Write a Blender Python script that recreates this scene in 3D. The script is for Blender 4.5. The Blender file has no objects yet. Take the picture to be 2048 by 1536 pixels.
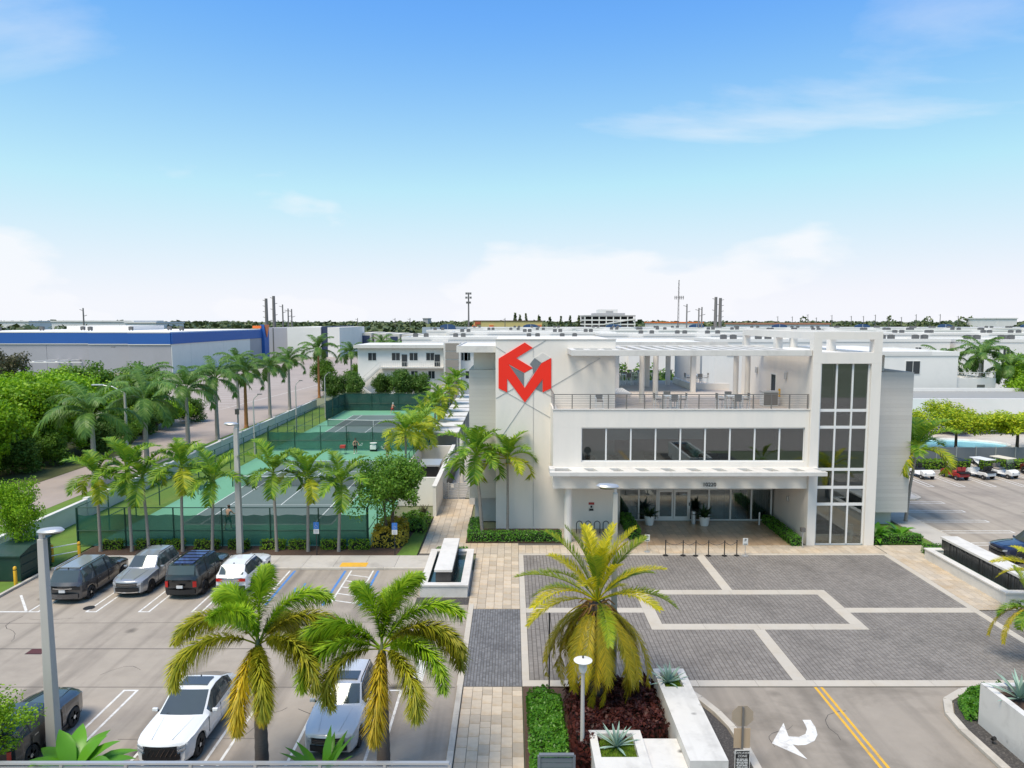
import bpy, bmesh, math, random
import numpy as np
from mathutils import Vector, Matrix
from mathutils.geometry import tessellate_polygon
R = math.radians
rnd = random.Random(7)
SC = bpy.context.scene
COL = SC.collection
# ---------------------------------------------------------------- camera, sky, sun, exposure
F = 1420.0; CH = 14.8; TH = math.atan(126 / F)
cd = bpy.data.cameras.new('camera'); cam = bpy.data.objects.new('camera', cd); COL.objects.link(cam)
cam.location = (0, 0, CH); cam.rotation_euler = (R(90) - TH, 0, 0)
cd.sensor_width = 36; cd.lens = 36 * F / 2048; cd.clip_start = 0.5; cd.clip_end = 20000
SC.camera = cam
SUN_EL, SUN_AZ = 64.0, 222.0        # azimuth the light comes from, clockwise from +Y
SUN_STR, SUN_ANG, SKY_STR, EXPO = 2.8, 28.0, 0.145, 0.66
world = bpy.data.worlds.new('World'); SC.world = world; world.use_nodes = True
wt = world.node_tree; wt.nodes.clear()
def wn(t, **k):
    n = wt.nodes.new(t)
    for a, b in k.items(): setattr(n, a, b)
    return n
sky = wn('ShaderNodeTexSky', sky_type='NISHITA', sun_disc=False)
sky.sun_elevation = R(SUN_EL); sky.sun_rotation = R(SUN_AZ); sky.altitude = 10
sky.air_density = 1.0; sky.dust_density = 0.35; sky.ozone_density = 2.0
tc = wn('ShaderNodeTexCoord'); sep = wn('ShaderNodeSeparateXYZ'); wt.links.new(tc.outputs['Generated'], sep.inputs[0])
def wmath(op, a, b=None, c=None, clamp=False):
    n = wn('ShaderNodeMath', operation=op); n.use_clamp = clamp
    for i, v in enumerate((a, b, c)):
        if v is None: continue
        if isinstance(v, (int, float)): n.inputs[i].default_value = v
        else: wt.links.new(v, n.inputs[i])
    return n.outputs[0]
# clouds live on a flat layer overhead: direction / height
hz = wmath('MAXIMUM', sep.outputs['Z'], 0.02)
hz2 = wmath('ADD', hz, 0.10)
px = wmath('DIVIDE', sep.outputs['X'], hz2); py = wmath('DIVIDE', sep.outputs['Y'], hz2)
cmb = wn('ShaderNodeCombineXYZ'); wt.links.new(px, cmb.inputs[0]); wt.links.new(py, cmb.inputs[1])
n1 = wn('ShaderNodeTexNoise'); n1.inputs['Scale'].default_value = 0.55; n1.inputs['Detail'].default_value = 9; n1.inputs['Roughness'].default_value = 0.56; n1.inputs['Distortion'].default_value = 0.5
mp = wn('ShaderNodeMapping'); mp.inputs['Location'].default_value = (7.7, 1.3, 0); mp.inputs['Scale'].default_value = (0.8, 1.5, 1)
wt.links.new(cmb.outputs[0], mp.inputs[0]); wt.links.new(mp.outputs[0], n1.inputs['Vector'])
wisp = wmath('MULTIPLY_ADD', n1.outputs['Fac'], 4.6, -2.2, clamp=True)
# cumulus bank near the horizon, all the way round
n2 = wn('ShaderNodeTexNoise'); n2.inputs['Scale'].default_value = 3.2; n2.inputs['Detail'].default_value = 7; n2.inputs['Roughness'].default_value = 0.5
mp2 = wn('ShaderNodeMapping'); mp2.inputs['Scale'].default_value = (1, 1, 2.6); mp2.inputs['Location'].default_value = (0.35, 0, 0)
wt.links.new(tc.outputs['Generated'], mp2.inputs[0]); wt.links.new(mp2.outputs[0], n2.inputs['Vector'])
lim = wmath('MULTIPLY_ADD', n2.outputs['Fac'], 0.62, -0.17)
bank = wmath('MULTIPLY', wmath('SUBTRACT', lim, sep.outputs['Z']), 7.5, clamp=True)
bank = wmath('MULTIPLY', bank, 0.85)
cl = wmath('MAXIMUM', wmath('MULTIPLY', wisp, 0.5), bank, clamp=True)
hzf = wmath('POWER', wmath('SUBTRACT', 1.0, wmath('MULTIPLY', hz, 2.4, clamp=True), clamp=True), 1.75)
cl = wmath('MAXIMUM', cl, wmath('MULTIPLY', hzf, 0.85), clamp=True)
mixc = wn('ShaderNodeMix', data_type='RGBA'); wt.links.new(cl, mixc.inputs[0])
tint = wn('ShaderNodeMix', data_type='RGBA', blend_type='MULTIPLY'); tint.inputs[0].default_value = 1.0
tint.inputs[7].default_value = (0.47, 0.82, 1.07, 1); wt.links.new(sky.outputs[0], tint.inputs[6])
vmin = wn('ShaderNodeVectorMath', operation='MINIMUM'); wt.links.new(tint.outputs[2], vmin.inputs[0]); vmin.inputs[1].default_value = (3.0, 3.25, 4.1); wt.links.new(vmin.outputs[0], mixc.inputs[6]); mixc.inputs[7].default_value = (4.3, 4.3, 4.4, 1)
bg = wn('ShaderNodeBackground'); bg.inputs['Strength'].default_value = SKY_STR
wt.links.new(mixc.outputs[2], bg.inputs[0]); wo = wn('ShaderNodeOutputWorld'); wt.links.new(bg.outputs[0], wo.inputs[0])
sd = bpy.data.lights.new('sun', 'SUN'); sd.energy = SUN_STR; sd.angle = R(SUN_ANG); sd.color = (1.0, 0.88, 0.72)
sun = bpy.data.objects.new('sun', sd); COL.objects.link(sun)
az = R(SUN_AZ); el = R(SUN_EL)
sdir = Vector((math.sin(az) * math.cos(el), math.cos(az) * math.cos(el), math.sin(el)))
sun.rotation_euler = sdir.to_track_quat('Z', 'Y').to_euler(); sun.location = (0, 0, 60)
vs = SC.view_settings; vs.view_transform = 'Standard'; vs.look = 'None'; vs.gamma = 1; vs.exposure = EXPO; vs.use_curve_mapping = False
SC.render.engine = 'CYCLES'
SC.cycles.max_bounces = 7; SC.cycles.transparent_max_bounces = 16; SC.cycles.diffuse_bounces = 3; SC.cycles.glossy_bounces = 3
SC.cycles.caustics_reflective = False; SC.cycles.caustics_refractive = False

# ---------------------------------------------------------------- pixel (2048x1536) -> place
def ray(u, v):
    x = (u - 1024) / F; z = -(v - 768) / F
    return (x, math.cos(TH) + math.sin(TH) * z, -math.sin(TH) + math.cos(TH) * z)
def G(u, v, z=0.0):
    d = ray(u, v); t = (z - CH) / d[2]; return (d[0] * t, d[1] * t)
def P(u, v, Y):
    d = ray(u, v); t = Y / d[1]; return (d[0] * t, CH + d[2] * t)

# ---------------------------------------------------------------- materials
MATS = {}
def _n(t, typ, **k):
    n = t.nodes.new(typ)
    for a, b in k.items(): setattr(n, a, b)
    return n
def mat(name, col, rough=0.6, var=0.12, scale=4.0, metal=0.0, bump=0.0, bscale=None, coat=0.0, island=0.0, objv=0.0, spec=0.5,
        stain=None, stain_amt=0.0, stain_scale=0.3, stretch=(1, 1, 1), detail=6, emit=0.0, spots=0.0, spot_scale=0.8):
    """principled paint/stone with noise variation; stain = second colour in large irregular patches"""
    if name in MATS: return MATS[name]
    m = bpy.data.materials.new(name); m.use_nodes = True; MATS[name] = m
    t = m.node_tree; b = t.nodes['Principled BSDF']; L = t.links.new
    b.inputs['Roughness'].default_value = rough; b.inputs['Metallic'].default_value = metal
    b.inputs['Coat Weight'].default_value = coat; b.inputs['Coat Roughness'].default_value = 0.06
    b.inputs['Specular IOR Level'].default_value = spec
    tcn = _n(t, 'ShaderNodeTexCoord'); mpn = _n(t, 'ShaderNodeMapping'); mpn.inputs['Scale'].default_value = stretch
    L(tcn.outputs['Object'], mpn.inputs[0])
    nz = _n(t, 'ShaderNodeTexNoise'); nz.inputs['Scale'].default_value = scale; nz.inputs['Detail'].default_value = detail; nz.inputs['Roughness'].default_value = 0.6
    L(mpn.outputs[0], nz.inputs['Vector'])
    val = _n(t, 'ShaderNodeMath', operation='MULTIPLY_ADD'); L(nz.outputs['Fac'], val.inputs[0])
    val.inputs[1].default_value = 2 * var; val.inputs[2].default_value = 1 - var
    cur = val.outputs[0]
    if island:
        g = _n(t, 'ShaderNodeNewGeometry'); a = _n(t, 'ShaderNodeMath', operation='MULTIPLY_ADD'); L(g.outputs['Random Per Island'], a.inputs[0])
        a.inputs[1].default_value = 2 * island; a.inputs[2].default_value = 1 - island
        mu = _n(t, 'ShaderNodeMath', operation='MULTIPLY'); L(cur, mu.inputs[0]); L(a.outputs[0], mu.inputs[1]); cur = mu.outputs[0]
    if objv:
        o = _n(t, 'ShaderNodeObjectInfo'); a = _n(t, 'ShaderNodeMath', operation='MULTIPLY_ADD'); L(o.outputs['Random'], a.inputs[0])
        a.inputs[1].default_value = 2 * objv; a.inputs[2].default_value = 1 - objv
        mu = _n(t, 'ShaderNodeMath', operation='MULTIPLY'); L(cur, mu.inputs[0]); L(a.outputs[0], mu.inputs[1]); cur = mu.outputs[0]
    base = None
    if stain is not None:
        sn = _n(t, 'ShaderNodeTexNoise'); sn.inputs['Scale'].default_value = stain_scale; sn.inputs['Detail'].default_value = 8; sn.inputs['Roughness'].default_value = 0.65; sn.inputs['Distortion'].default_value = 0.4
        L(mpn.outputs[0], sn.inputs['Vector'])
        rp = _n(t, 'ShaderNodeMapRange'); rp.inputs[1].default_value = 0.48; rp.inputs[2].default_value = 0.72; rp.inputs[4].default_value = stain_amt
        L(sn.outputs['Fac'], rp.inputs[0])
        mx = _n(t, 'ShaderNodeMix', data_type='RGBA'); L(rp.outputs[0], mx.inputs[0]); mx.inputs[6].default_value = (*col, 1); mx.inputs[7].default_value = (*stain, 1)
        base = mx.outputs[2]
    if spots:       # scattered oil drips and tyre-dark patches
        vo = _n(t, 'ShaderNodeTexVoronoi'); vo.inputs['Scale'].default_value = spot_scale; vo.inputs['Randomness'].default_value = 1.0
        dn = _n(t, 'ShaderNodeTexNoise'); dn.inputs['Scale'].default_value = 3.0; L(mpn.outputs[0], dn.inputs['Vector'])
        ad = _n(t, 'ShaderNodeMix', data_type='VECTOR'); ad.inputs[0].default_value = 0.12; L(mpn.outputs[0], ad.inputs[4]); L(dn.outputs['Color'], ad.inputs[5]); L(ad.outputs[1], vo.inputs['Vector'])
        r1 = _n(t, 'ShaderNodeMapRange'); r1.inputs[1].default_value = 0.03; r1.inputs[2].default_value = 0.13; r1.inputs[3].default_value = 1.0 - spots; r1.inputs[4].default_value = 1.0; L(vo.outputs['Distance'], r1.inputs[0])
        mu = _n(t, 'ShaderNodeMath', operation='MULTIPLY'); L(cur, mu.inputs[0]); L(r1.outputs[0], mu.inputs[1]); cur = mu.outputs[0]
        w2 = _n(t, 'ShaderNodeTexNoise'); w2.inputs['Scale'].default_value = 0.5; w2.inputs['Detail'].default_value = 3; m3 = _n(t, 'ShaderNodeMapping'); m3.inputs['Scale'].default_value = (2.2, 0.12, 1); L(tcn.outputs['Object'], m3.inputs[0]); L(m3.outputs[0], w2.inputs['Vector'])
        r2 = _n(t, 'ShaderNodeMapRange'); r2.inputs[1].default_value = 0.5; r2.inputs[2].default_value = 0.75; r2.inputs[3].default_value = 1.0; r2.inputs[4].default_value = 1.0 - spots * 0.45; L(w2.outputs['Fac'], r2.inputs[0])
        mu = _n(t, 'ShaderNodeMath', operation='MULTIPLY'); L(cur, mu.inputs[0]); L(r2.outputs[0], mu.inputs[1]); cur = mu.outputs[0]
    mul = _n(t, 'ShaderNodeVectorMath', operation='SCALE'); L(cur, mul.inputs['Scale'])
    if base is None: mul.inputs[0].default_value = col
    else: L(base, mul.inputs[0])
    L(mul.outputs[0], b.inputs['Base Color'])
    if bump:
        bn = _n(t, 'ShaderNodeTexNoise'); bn.inputs['Scale'].default_value = bscale or scale * 8; bn.inputs['Detail'].default_value = 4; L(mpn.outputs[0], bn.inputs['Vector'])
        bp = _n(t, 'ShaderNodeBump'); bp.inputs['Strength'].default_value = bump; bp.inputs['Distance'].default_value = 0.03
        L(bn.outputs['Fac'], bp.inputs['Height']); L(bp.outputs[0], b.inputs['Normal'])
    if emit:
        b.inputs['Emission Strength'].default_value = emit; b.inputs['Emission Color'].default_value = (*col, 1)
    return m
def leafmat(name, c1, c2, trans=0.38, rough=0.5, objv=0.15):
    """leaf: each leaf its own shade between c1 and c2, some light passes through"""
    if name in MATS: return MATS[name]
    m = bpy.data.materials.new(name); m.use_nodes = True; MATS[name] = m
    c1 = tuple(v * 1.7 for v in c1); c2 = tuple(v * 1.7 for v in c2)
    t = m.node_tree; b = t.nodes['Principled BSDF']; L = t.links.new; out = t.nodes['Material Output']
    b.inputs['Roughness'].default_value = rough; b.inputs['Specular IOR Level'].default_value = 0.35
    g = _n(t, 'ShaderNodeNewGeometry'); mx = _n(t, 'ShaderNodeMix', data_type='RGBA'); L(g.outputs['Random Per Island'], mx.inputs[0])
    mx.inputs[6].default_value = (*c1, 1); mx.inputs[7].default_value = (*c2, 1)
    o = _n(t, 'ShaderNodeObjectInfo'); a = _n(t, 'ShaderNodeMath', operation='MULTIPLY_ADD'); L(o.outputs['Random'], a.inputs[0])
    a.inputs[1].default_value = 2 * objv; a.inputs[2].default_value = 1 - objv
    s = _n(t, 'ShaderNodeVectorMath', operation='SCALE'); L(mx.outputs[2], s.inputs[0]); L(a.outputs[0], s.inputs['Scale'])
    L(s.outputs[0], b.inputs['Base Color'])
    tr = _n(t, 'ShaderNodeBsdfTranslucent'); L(s.outputs[0], tr.inputs['Color'])
    ms = _n(t, 'ShaderNodeMixShader'); ms.inputs[0].default_value = trans; L(b.outputs[0], ms.inputs[1]); L(tr.outputs[0], ms.inputs[2]); L(ms.outputs[0], out.inputs[0])
    return m
def glassmat(name, tint=(0.66, 0.71, 0.71), refl=0.10):
    """thin window glass: see-through with a mirror share that grows at grazing angles"""
    if name in MATS: return MATS[name]
    m = bpy.data.materials.new(name); m.use_nodes = True; MATS[name] = m
    t = m.node_tree; L = t.links.new; out = t.nodes['Material Output']; t.nodes.remove(t.nodes['Principled BSDF'])
    tr = _n(t, 'ShaderNodeBsdfTransparent'); tr.inputs[0].default_value = (*tint, 1)
    gl = _n(t, 'ShaderNodeBsdfGlossy'); gl.inputs['Roughness'].default_value = 0.015; gl.inputs[0].default_value = (0.9, 0.95, 0.95, 1)
    fr = _n(t, 'ShaderNodeFresnel'); fr.inputs[0].default_value = 1.5
    a = _n(t, 'ShaderNodeMath', operation='ADD'); L(fr.outputs[0], a.inputs[0]); a.inputs[1].default_value = refl; a.use_clamp = True
    ms = _n(t, 'ShaderNodeMixShader'); L(a.outputs[0], ms.inputs[0]); L(tr.outputs[0], ms.inputs[1]); L(gl.outputs[0], ms.inputs[2]); L(ms.outputs[0], out.inputs[0])
    return m
def screenmat(name, col, cover, weave=60.0):
    """open woven mesh: part of it is hole"""
    if name in MATS: return MATS[name]
    m = bpy.data.materials.new(name); m.use_nodes = True; MATS[name] = m
    t = m.node_tree; L = t.links.new; out = t.nodes['Material Output']; b = t.nodes['Principled BSDF']
    b.inputs['Roughness'].default_value = 0.75
    tcn = _n(t, 'ShaderNodeTexCoord'); nz = _n(t, 'ShaderNodeTexNoise'); nz.inputs['Scale'].default_value = 0.7; nz.inputs['Detail'].default_value = 5; L(tcn.outputs['Object'], nz.inputs['Vector'])
    s = _n(t, 'ShaderNodeVectorMath', operation='SCALE'); s.inputs[0].default_value = col
    a = _n(t, 'ShaderNodeMath', operation='MULTIPLY_ADD'); L(nz.outputs['Fac'], a.inputs[0]); a.inputs[1].default_value = 0.8; a.inputs[2].default_value = 0.6
    L(a.outputs[0], s.inputs['Scale']); L(s.outputs[0], b.inputs['Base Color'])
    tr = _n(t, 'ShaderNodeBsdfTransparent'); ms = _n(t, 'ShaderNodeMixShader'); ms.inputs[0].default_value = cover
    L(tr.outputs[0], ms.inputs[1]); L(b.outputs[0], ms.inputs[2]); L(ms.outputs[0], out.inputs[0])
    return m

# ---------------------------------------------------------------- mesh builder and object helpers
class MB:
    def __init__(s): s.v = []; s.f = []
    def add(s, vs_, fs_):
        o = len(s.v); s.v += [tuple(p) for p in vs_]; s.f += [tuple(i + o for i in f) for f in fs_]; return s
    def box(s, x0, x1, y0, y1, z0, z1):
        return s.add([(x0, y0, z0), (x1, y0, z0), (x1, y1, z0), (x0, y1, z0), (x0, y0, z1), (x1, y0, z1), (x1, y1, z1), (x0, y1, z1)],
                     [(0, 3, 2, 1), (4, 5, 6, 7), (0, 1, 5, 4), (1, 2, 6, 5), (2, 3, 7, 6), (3, 0, 4, 7)])
    def quad(s, a, b, c, d): return s.add([a, b, c, d], [(0, 1, 2, 3)])
    def bar(s, p, q, w, h=None, up=(0, 0, 1)):
        p = Vector(p); q = Vector(q); h = h or w; d = (q - p).normalized(); u = Vector(up)
        if abs(d.dot(u)) > 0.95: u = Vector((0, 1, 0))
        sx = d.cross(u).normalized() * (w / 2); sz = sx.cross(d).normalized() * (h / 2)
        c = [p - sx - sz, p + sx - sz, p + sx + sz, p - sx + sz, q - sx - sz, q + sx - sz, q + sx + sz, q - sx + sz]
        return s.add(c, [(3, 2, 1, 0), (4, 5, 6, 7), (0, 1, 5, 4), (1, 2, 6, 5), (2, 3, 7, 6), (3, 0, 4, 7)])
    def prism(s, poly, z0, z1):
        n = len(poly); tris = tessellate_polygon([[Vector((p[0], p[1], 0)) for p in poly]])
        a = sum(poly[i][0] * poly[(i + 1) % n][1] - poly[(i + 1) % n][0] * poly[i][1] for i in range(n))
        vs_ = [(p[0], p[1], z0) for p in poly] + [(p[0], p[1], z1) for p in poly]; fs = []
        for t in tris:
            A, B, C = [poly[i] for i in t]; up = (B[0] - A[0]) * (C[1] - A[1]) - (B[1] - A[1]) * (C[0] - A[0]) > 0
            t = tuple(t) if up else tuple(reversed(t)); fs.append(tuple(i + n for i in t)); fs.append(tuple(reversed(t)))
        for i in range(n):
            j = (i + 1) % n; fs.append((i, j, j + n, i + n) if a > 0 else (j, i, i + n, j + n))
        return s.add(vs_, fs)
    def prism_y(s, poly, y0, y1):           # poly in (x,z), thickness along y
        m = MB().prism([(p[0], p[1]) for p in poly], -y1, -y0)
        return s.add([(x, -z, y) for x, y, z in m.v], m.f)
    def tube(s, path, rad, n=8, cap=True):
        path = [Vector(p) for p in path]; k = len(path)
        if not hasattr(rad, '__len__'): rad = [rad] * k
        o = len(s.v); prev = None
        for i, p in enumerate(path):
            d = (path[min(i + 1, k - 1)] - path[max(i - 1, 0)]).normalized()
            if prev is None:
                u = d.cross(Vector((0, 0, 1)) if abs(d.z) < 0.9 else Vector((1, 0, 0))).normalized()
            else:
                u = (prev - d * prev.dot(d)).normalized()
            prev = u; w = d.cross(u)
            for j in range(n):
                a = 2 * math.pi * j / n; s.v.append(tuple(p + (u * math.cos(a) + w * math.sin(a)) * rad[i]))
        for i in range(k - 1):
            for j in range(n):
                a = o + i * n + j; b = o + i * n + (j + 1) % n; s.f.append((a, b, b + n, a + n))
        if cap:
            s.f.append(tuple(o + j for j in reversed(range(n)))); s.f.append(tuple(o + (k - 1) * n + j for j in range(n)))
        return s
    def lathe(s, prof, n=16, c=(0, 0, 0), axis='z'):
        o = len(s.v)
        for r, z in prof:
            for j in range(n):
                a = 2 * math.pi * j / n
                p = (r * math.cos(a), r * math.sin(a), z)
                if axis == 'x': p = (z, p[0], p[1])
                s.v.append((p[0] + c[0], p[1] + c[1], p[2] + c[2]))
        k = len(prof)
        for i in range(k - 1):
            for j in range(n):
                a = o + i * n + j; b = o + i * n + (j + 1) % n; s.f.append((a, b, b + n, a + n))
        s.f.append(tuple(o + j for j in reversed(range(n)))); s.f.append(tuple(o + (k - 1) * n + j for j in range(n)))
        return s
    def mesh(s, name, m=None, smooth=None):
        me = bpy.data.meshes.new(name); me.from_pydata(s.v, [], s.f); me.update()
        if m: me.materials.append(m)
        if smooth:
            me.polygons.foreach_set('use_smooth', [True] * len(me.polygons)); me.set_sharp_from_angle(angle=R(smooth))
        return me
    def build(s, name, m, parent=None, smooth=None, bevel=0.0):
        o = ORG.get(parent.name, (0, 0, 0)) if parent else (0, 0, 0)
        if o != (0, 0, 0): s.v = [(x - o[0], y - o[1], z - o[2]) for x, y, z in s.v]
        ob = put(name, s.mesh(name, m, smooth), parent)
        ORG[ob.name] = o
        if bevel:
            b = ob.modifiers.new('edge', 'BEVEL'); b.width = bevel; b.segments = 2; b.limit_method = 'ANGLE'; b.angle_limit = R(40)
        return ob
ORG = {}
def put(name, me, parent=None, loc=None, rot=None, scale=None):
    ob = bpy.data.objects.new(name, me); COL.objects.link(ob)
    if parent: ob.parent = parent
    if loc is not None: ob.location = loc
    if rot is not None: ob.rotation_euler = rot
    if scale is not None: ob.scale = scale if hasattr(scale, '__len__') else (scale,) * 3
    return ob
def tag(o, label=None, cat=None, group=None, kind=None):
    if label: o['label'] = label
    if cat: o['category'] = cat
    if group: o['group'] = group
    if kind: o['kind'] = kind
    return o
def thing(name, label, cat, loc=(0, 0, 0), rz=0.0, group=None, local=False):
    """an Empty at the base of a thing; parts are given in world coordinates unless local"""
    o = bpy.data.objects.new(name, None); COL.objects.link(o); o.location = loc; o.rotation_euler = (0, 0, rz); o.empty_display_size = 0.3
    tag(o, label, cat, group)
    if not local: ORG[o.name] = tuple(loc)
    return o
def copy_tree(o, parent=None):
    c = o.copy(); COL.objects.link(c); c.parent = parent
    for ch in [x for x in KIDS.get(o.name, ())]: copy_tree(ch, c)
    return c
KIDS = {}
def note_kids(root):
    KIDS.clear()
    for ob in COL.objects:
        if ob.parent: KIDS.setdefault(ob.parent.name, []).append(ob)
def dup(root, loc, rz, label=None, group=None, scale=None):
    note_kids(root); c = copy_tree(root); c.location = loc; c.rotation_euler = (0, 0, rz)
    if scale: c.scale = (scale,) * 3
    if label: c['label'] = label
    if group: c['group'] = group
    return c
def sheet(name, pts, z, m, kind='structure', thick=0.0):
    mb = MB()
    if thick: mb.prism(pts, z - thick, z)
    else:
        tris = tessellate_polygon([[Vector((p[0], p[1], 0)) for p in pts]])
        fs = []
        for t in tris:
            A, B, C = [pts[i] for i in t]; up = (B[0] - A[0]) * (C[1] - A[1]) - (B[1] - A[1]) * (C[0] - A[0]) > 0
            fs.append(tuple(t) if up else tuple(reversed(t)))
        mb.add([(p[0], p[1], z) for p in pts], fs)
    o = mb.build(name, m)
    if kind: o['kind'] = kind
    return o
def rect(x0, x1, y0, y1): return [(x0, y0), (x1, y0), (x1, y1), (x0, y1)]
def text_mesh(txt, size, depth=0.01, name='lettering', m=None, align='CENTER'):
    """flat lettering in the x-z plane facing -Y"""
    cu = bpy.data.curves.new('t', 'FONT'); cu.body = txt; cu.size = size; cu.extrude = depth / 2; cu.align_x = align; cu.align_y = 'CENTER'
    ob = bpy.data.objects.new('t', cu); COL.objects.link(ob)
    dg = bpy.context.evaluated_depsgraph_get(); me = bpy.data.meshes.new_from_object(ob.evaluated_get(dg)); me.name = name
    me.transform(Matrix.Rotation(R(90), 4, 'X'))
    bpy.data.objects.remove(ob); me.materials.clear()
    if m: me.materials.append(m)
    return me

ORD = ('first', 'second', 'third', 'fourth', 'fifth', 'sixth', 'seventh', 'eighth', 'ninth', 'tenth', 'eleventh', 'twelfth', 'thirteenth', 'fourteenth', 'fifteenth')
# ---------------------------------------------------------------- palette
WHITE = mat('white_stucco', (0.77, 0.725, 0.67), 0.75, 0.05, 1.5, bump=0.05, bscale=60, stain=(0.62, 0.62, 0.60), stain_amt=0.4, stain_scale=0.7, stretch=(1, 1, 0.22))
WHITE2 = mat('white_concrete', (0.66, 0.635, 0.60), 0.7, 0.07, 2.5, bump=0.06, stain=(0.42, 0.41, 0.39), stain_amt=0.55, stain_scale=0.9)
FARWHITE = mat('far_white_stucco', (0.78, 0.755, 0.725), 0.8, 0.05, 0.4, stain=(0.58, 0.58, 0.58), stain_amt=0.3, stain_scale=0.15)
ROOFW = mat('white_roof_membrane', (0.70, 0.69, 0.67), 0.8, 0.06, 0.6, stain=(0.60, 0.58, 0.55), stain_amt=0.4, stain_scale=0.3)
GREYBOARD = mat('grey_cladding', (0.56, 0.53, 0.495), 0.7, 0.06, 6, bump=0.1, bscale=30, objv=0.05, stretch=(0.3, 1, 3))
BASEGREY = mat('grey_base_wall', (0.50, 0.51, 0.52), 0.7, 0.06, 2)
TAUPE = mat('taupe_panel', (0.30, 0.265, 0.235), 0.75, 0.05, 2)
ALU = mat('aluminium_white', (0.72, 0.72, 0.71), 0.4, 0.03, 3)
STEEL = mat('grey_rail_metal', (0.20, 0.19, 0.18), 0.4, 0.06, 6, metal=0.4)
SILVER = mat('silver_metal', (0.52, 0.53, 0.54), 0.4, 0.05, 5, metal=0.5)
DARKMET = mat('dark_metal', (0.03, 0.032, 0.035), 0.45, 0.1, 6, metal=0.2)
BLACK = mat('black_plastic', (0.012, 0.012, 0.013), 0.45, 0.1, 8)
GLASS = glassmat('window_glass')
FARGLASS = mat('far_window_glass', (0.035, 0.042, 0.05), 0.12, 0.2, 0.8, spec=0.7)
TRAV = mat('travertine', (0.50, 0.42, 0.32), 0.6, 0.16, 5, bump=0.12, bscale=25, objv=0.16, stain=(0.50, 0.31, 0.12), stain_amt=0.75, stain_scale=0.6, spots=0.45, spot_scale=1.3)
TRAVF = mat('travertine_field', (0.50, 0.425, 0.335), 0.6, 0.16, 5, bump=0.12, bscale=25, island=0.12, stain=(0.50, 0.33, 0.15), stain_amt=0.6, stain_scale=0.4)
TRAVD = mat('travertine_honed', (0.48, 0.34, 0.22), 0.3, 0.2, 4, island=0.15, stain=(0.30, 0.19, 0.10), stain_amt=0.6, stain_scale=0.6)
JOINT = mat('joint_sand', (0.10, 0.09, 0.08), 0.9, 0.2, 12)
PAVER = mat('grey_paver', (0.235, 0.213, 0.194), 0.8, 0.10, 3, bump=0.1, bscale=60, island=0.14, stain=(0.13, 0.118, 0.108), stain_amt=0.65, stain_scale=0.3, spots=0.3, spot_scale=0.3)
COBBLE = mat('dark_cobble', (0.165, 0.165, 0.17), 0.75, 0.10, 3, bump=0.1, bscale=60, island=0.2, stain=(0.08, 0.08, 0.085), stain_amt=0.6, stain_scale=0.5)
BAND = mat('cream_concrete_band', (0.49, 0.445, 0.38), 0.75, 0.08, 3, bump=0.08, stain=(0.45, 0.38, 0.28), stain_amt=0.45, stain_scale=0.7, objv=0.04)
KERB = mat('kerb_concrete', (0.50, 0.46, 0.40), 0.8, 0.10, 3, bump=0.1, stain=(0.26, 0.23, 0.19), stain_amt=0.6, stain_scale=0.8, objv=0.05)
SLAB = mat('sidewalk_slab', (0.47, 0.44, 0.40), 0.8, 0.08, 2.5, bump=0.1, stain=(0.24, 0.22, 0.20), stain_amt=0.6, stain_scale=0.5, objv=0.06)
ASPH = mat('old_asphalt', (0.36, 0.312, 0.258), 0.85, 0.16, 1.2, bump=0.25, bscale=90, stain=(0.20, 0.17, 0.145), stain_amt=0.75, stain_scale=0.16, detail=10, spots=0.8, spot_scale=0.38)
ASPH2 = mat('drive_asphalt', (0.32, 0.278, 0.23), 0.85, 0.14, 1.5, bump=0.25, bscale=90, stain=(0.13, 0.11, 0.085), stain_amt=0.8, stain_scale=0.22, detail=10, spots=0.65, spot_scale=0.33)
ROAD = mat('road_asphalt', (0.36, 0.30, 0.265), 0.85, 0.10, 0.6, bump=0.2, bscale=60, stain=(0.24, 0.21, 0.19), stain_amt=0.5, stain_scale=0.08, detail=10)
PAINT = mat('white_paint', (0.70, 0.69, 0.66), 0.7, 0.12, 6, stain=(0.36, 0.33, 0.30), stain_amt=0.8, stain_scale=3.5)
BLUEP = mat('blue_paint', (0.07, 0.22, 0.55), 0.7, 0.2, 5, stain=(0.20, 0.22, 0.26), stain_amt=0.7, stain_scale=1.5)
YELP = mat('yellow_paint', (0.72, 0.40, 0.035), 0.7, 0.15, 5, stain=(0.40, 0.27, 0.10), stain_amt=0.7, stain_scale=2.2)
GRASS = mat('lawn', (0.105, 0.19, 0.022), 0.9, 0.3, 1.3, bump=0.5, bscale=25, stain=(0.17, 0.20, 0.03), stain_amt=0.6, stain_scale=0.25, detail=10)
MULCH = mat('brown_mulch', (0.085, 0.052, 0.036), 0.95, 0.4, 9, bump=0.8, bscale=30, detail=10)
GRAVEL = mat('dark_mulch_chips', (0.055, 0.05, 0.047), 0.9, 0.5, 14, bump=0.8, bscale=40, stain=(0.20, 0.18, 0.16), stain_amt=0.5, stain_scale=14, detail=10)
COURT_OUT = mat('court_light_green', (0.13, 0.33, 0.20), 0.8, 0.06, 0.8, stain=(0.17, 0.38, 0.27), stain_amt=0.5, stain_scale=0.15)
COURT_IN = mat('court_slate', (0.11, 0.15, 0.135), 0.8, 0.06, 0.8, stain=(0.14, 0.18, 0.165), stain_amt=0.6, stain_scale=0.15)
COURTLINE = mat('court_line', (0.72, 0.75, 0.72), 0.7, 0.04, 4)
LAND = mat('far_land', (0.15, 0.165, 0.09), 0.95, 0.3, 0.02, stain=(0.30, 0.28, 0.24), stain_amt=0.8, stain_scale=0.006, detail=10)
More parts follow.
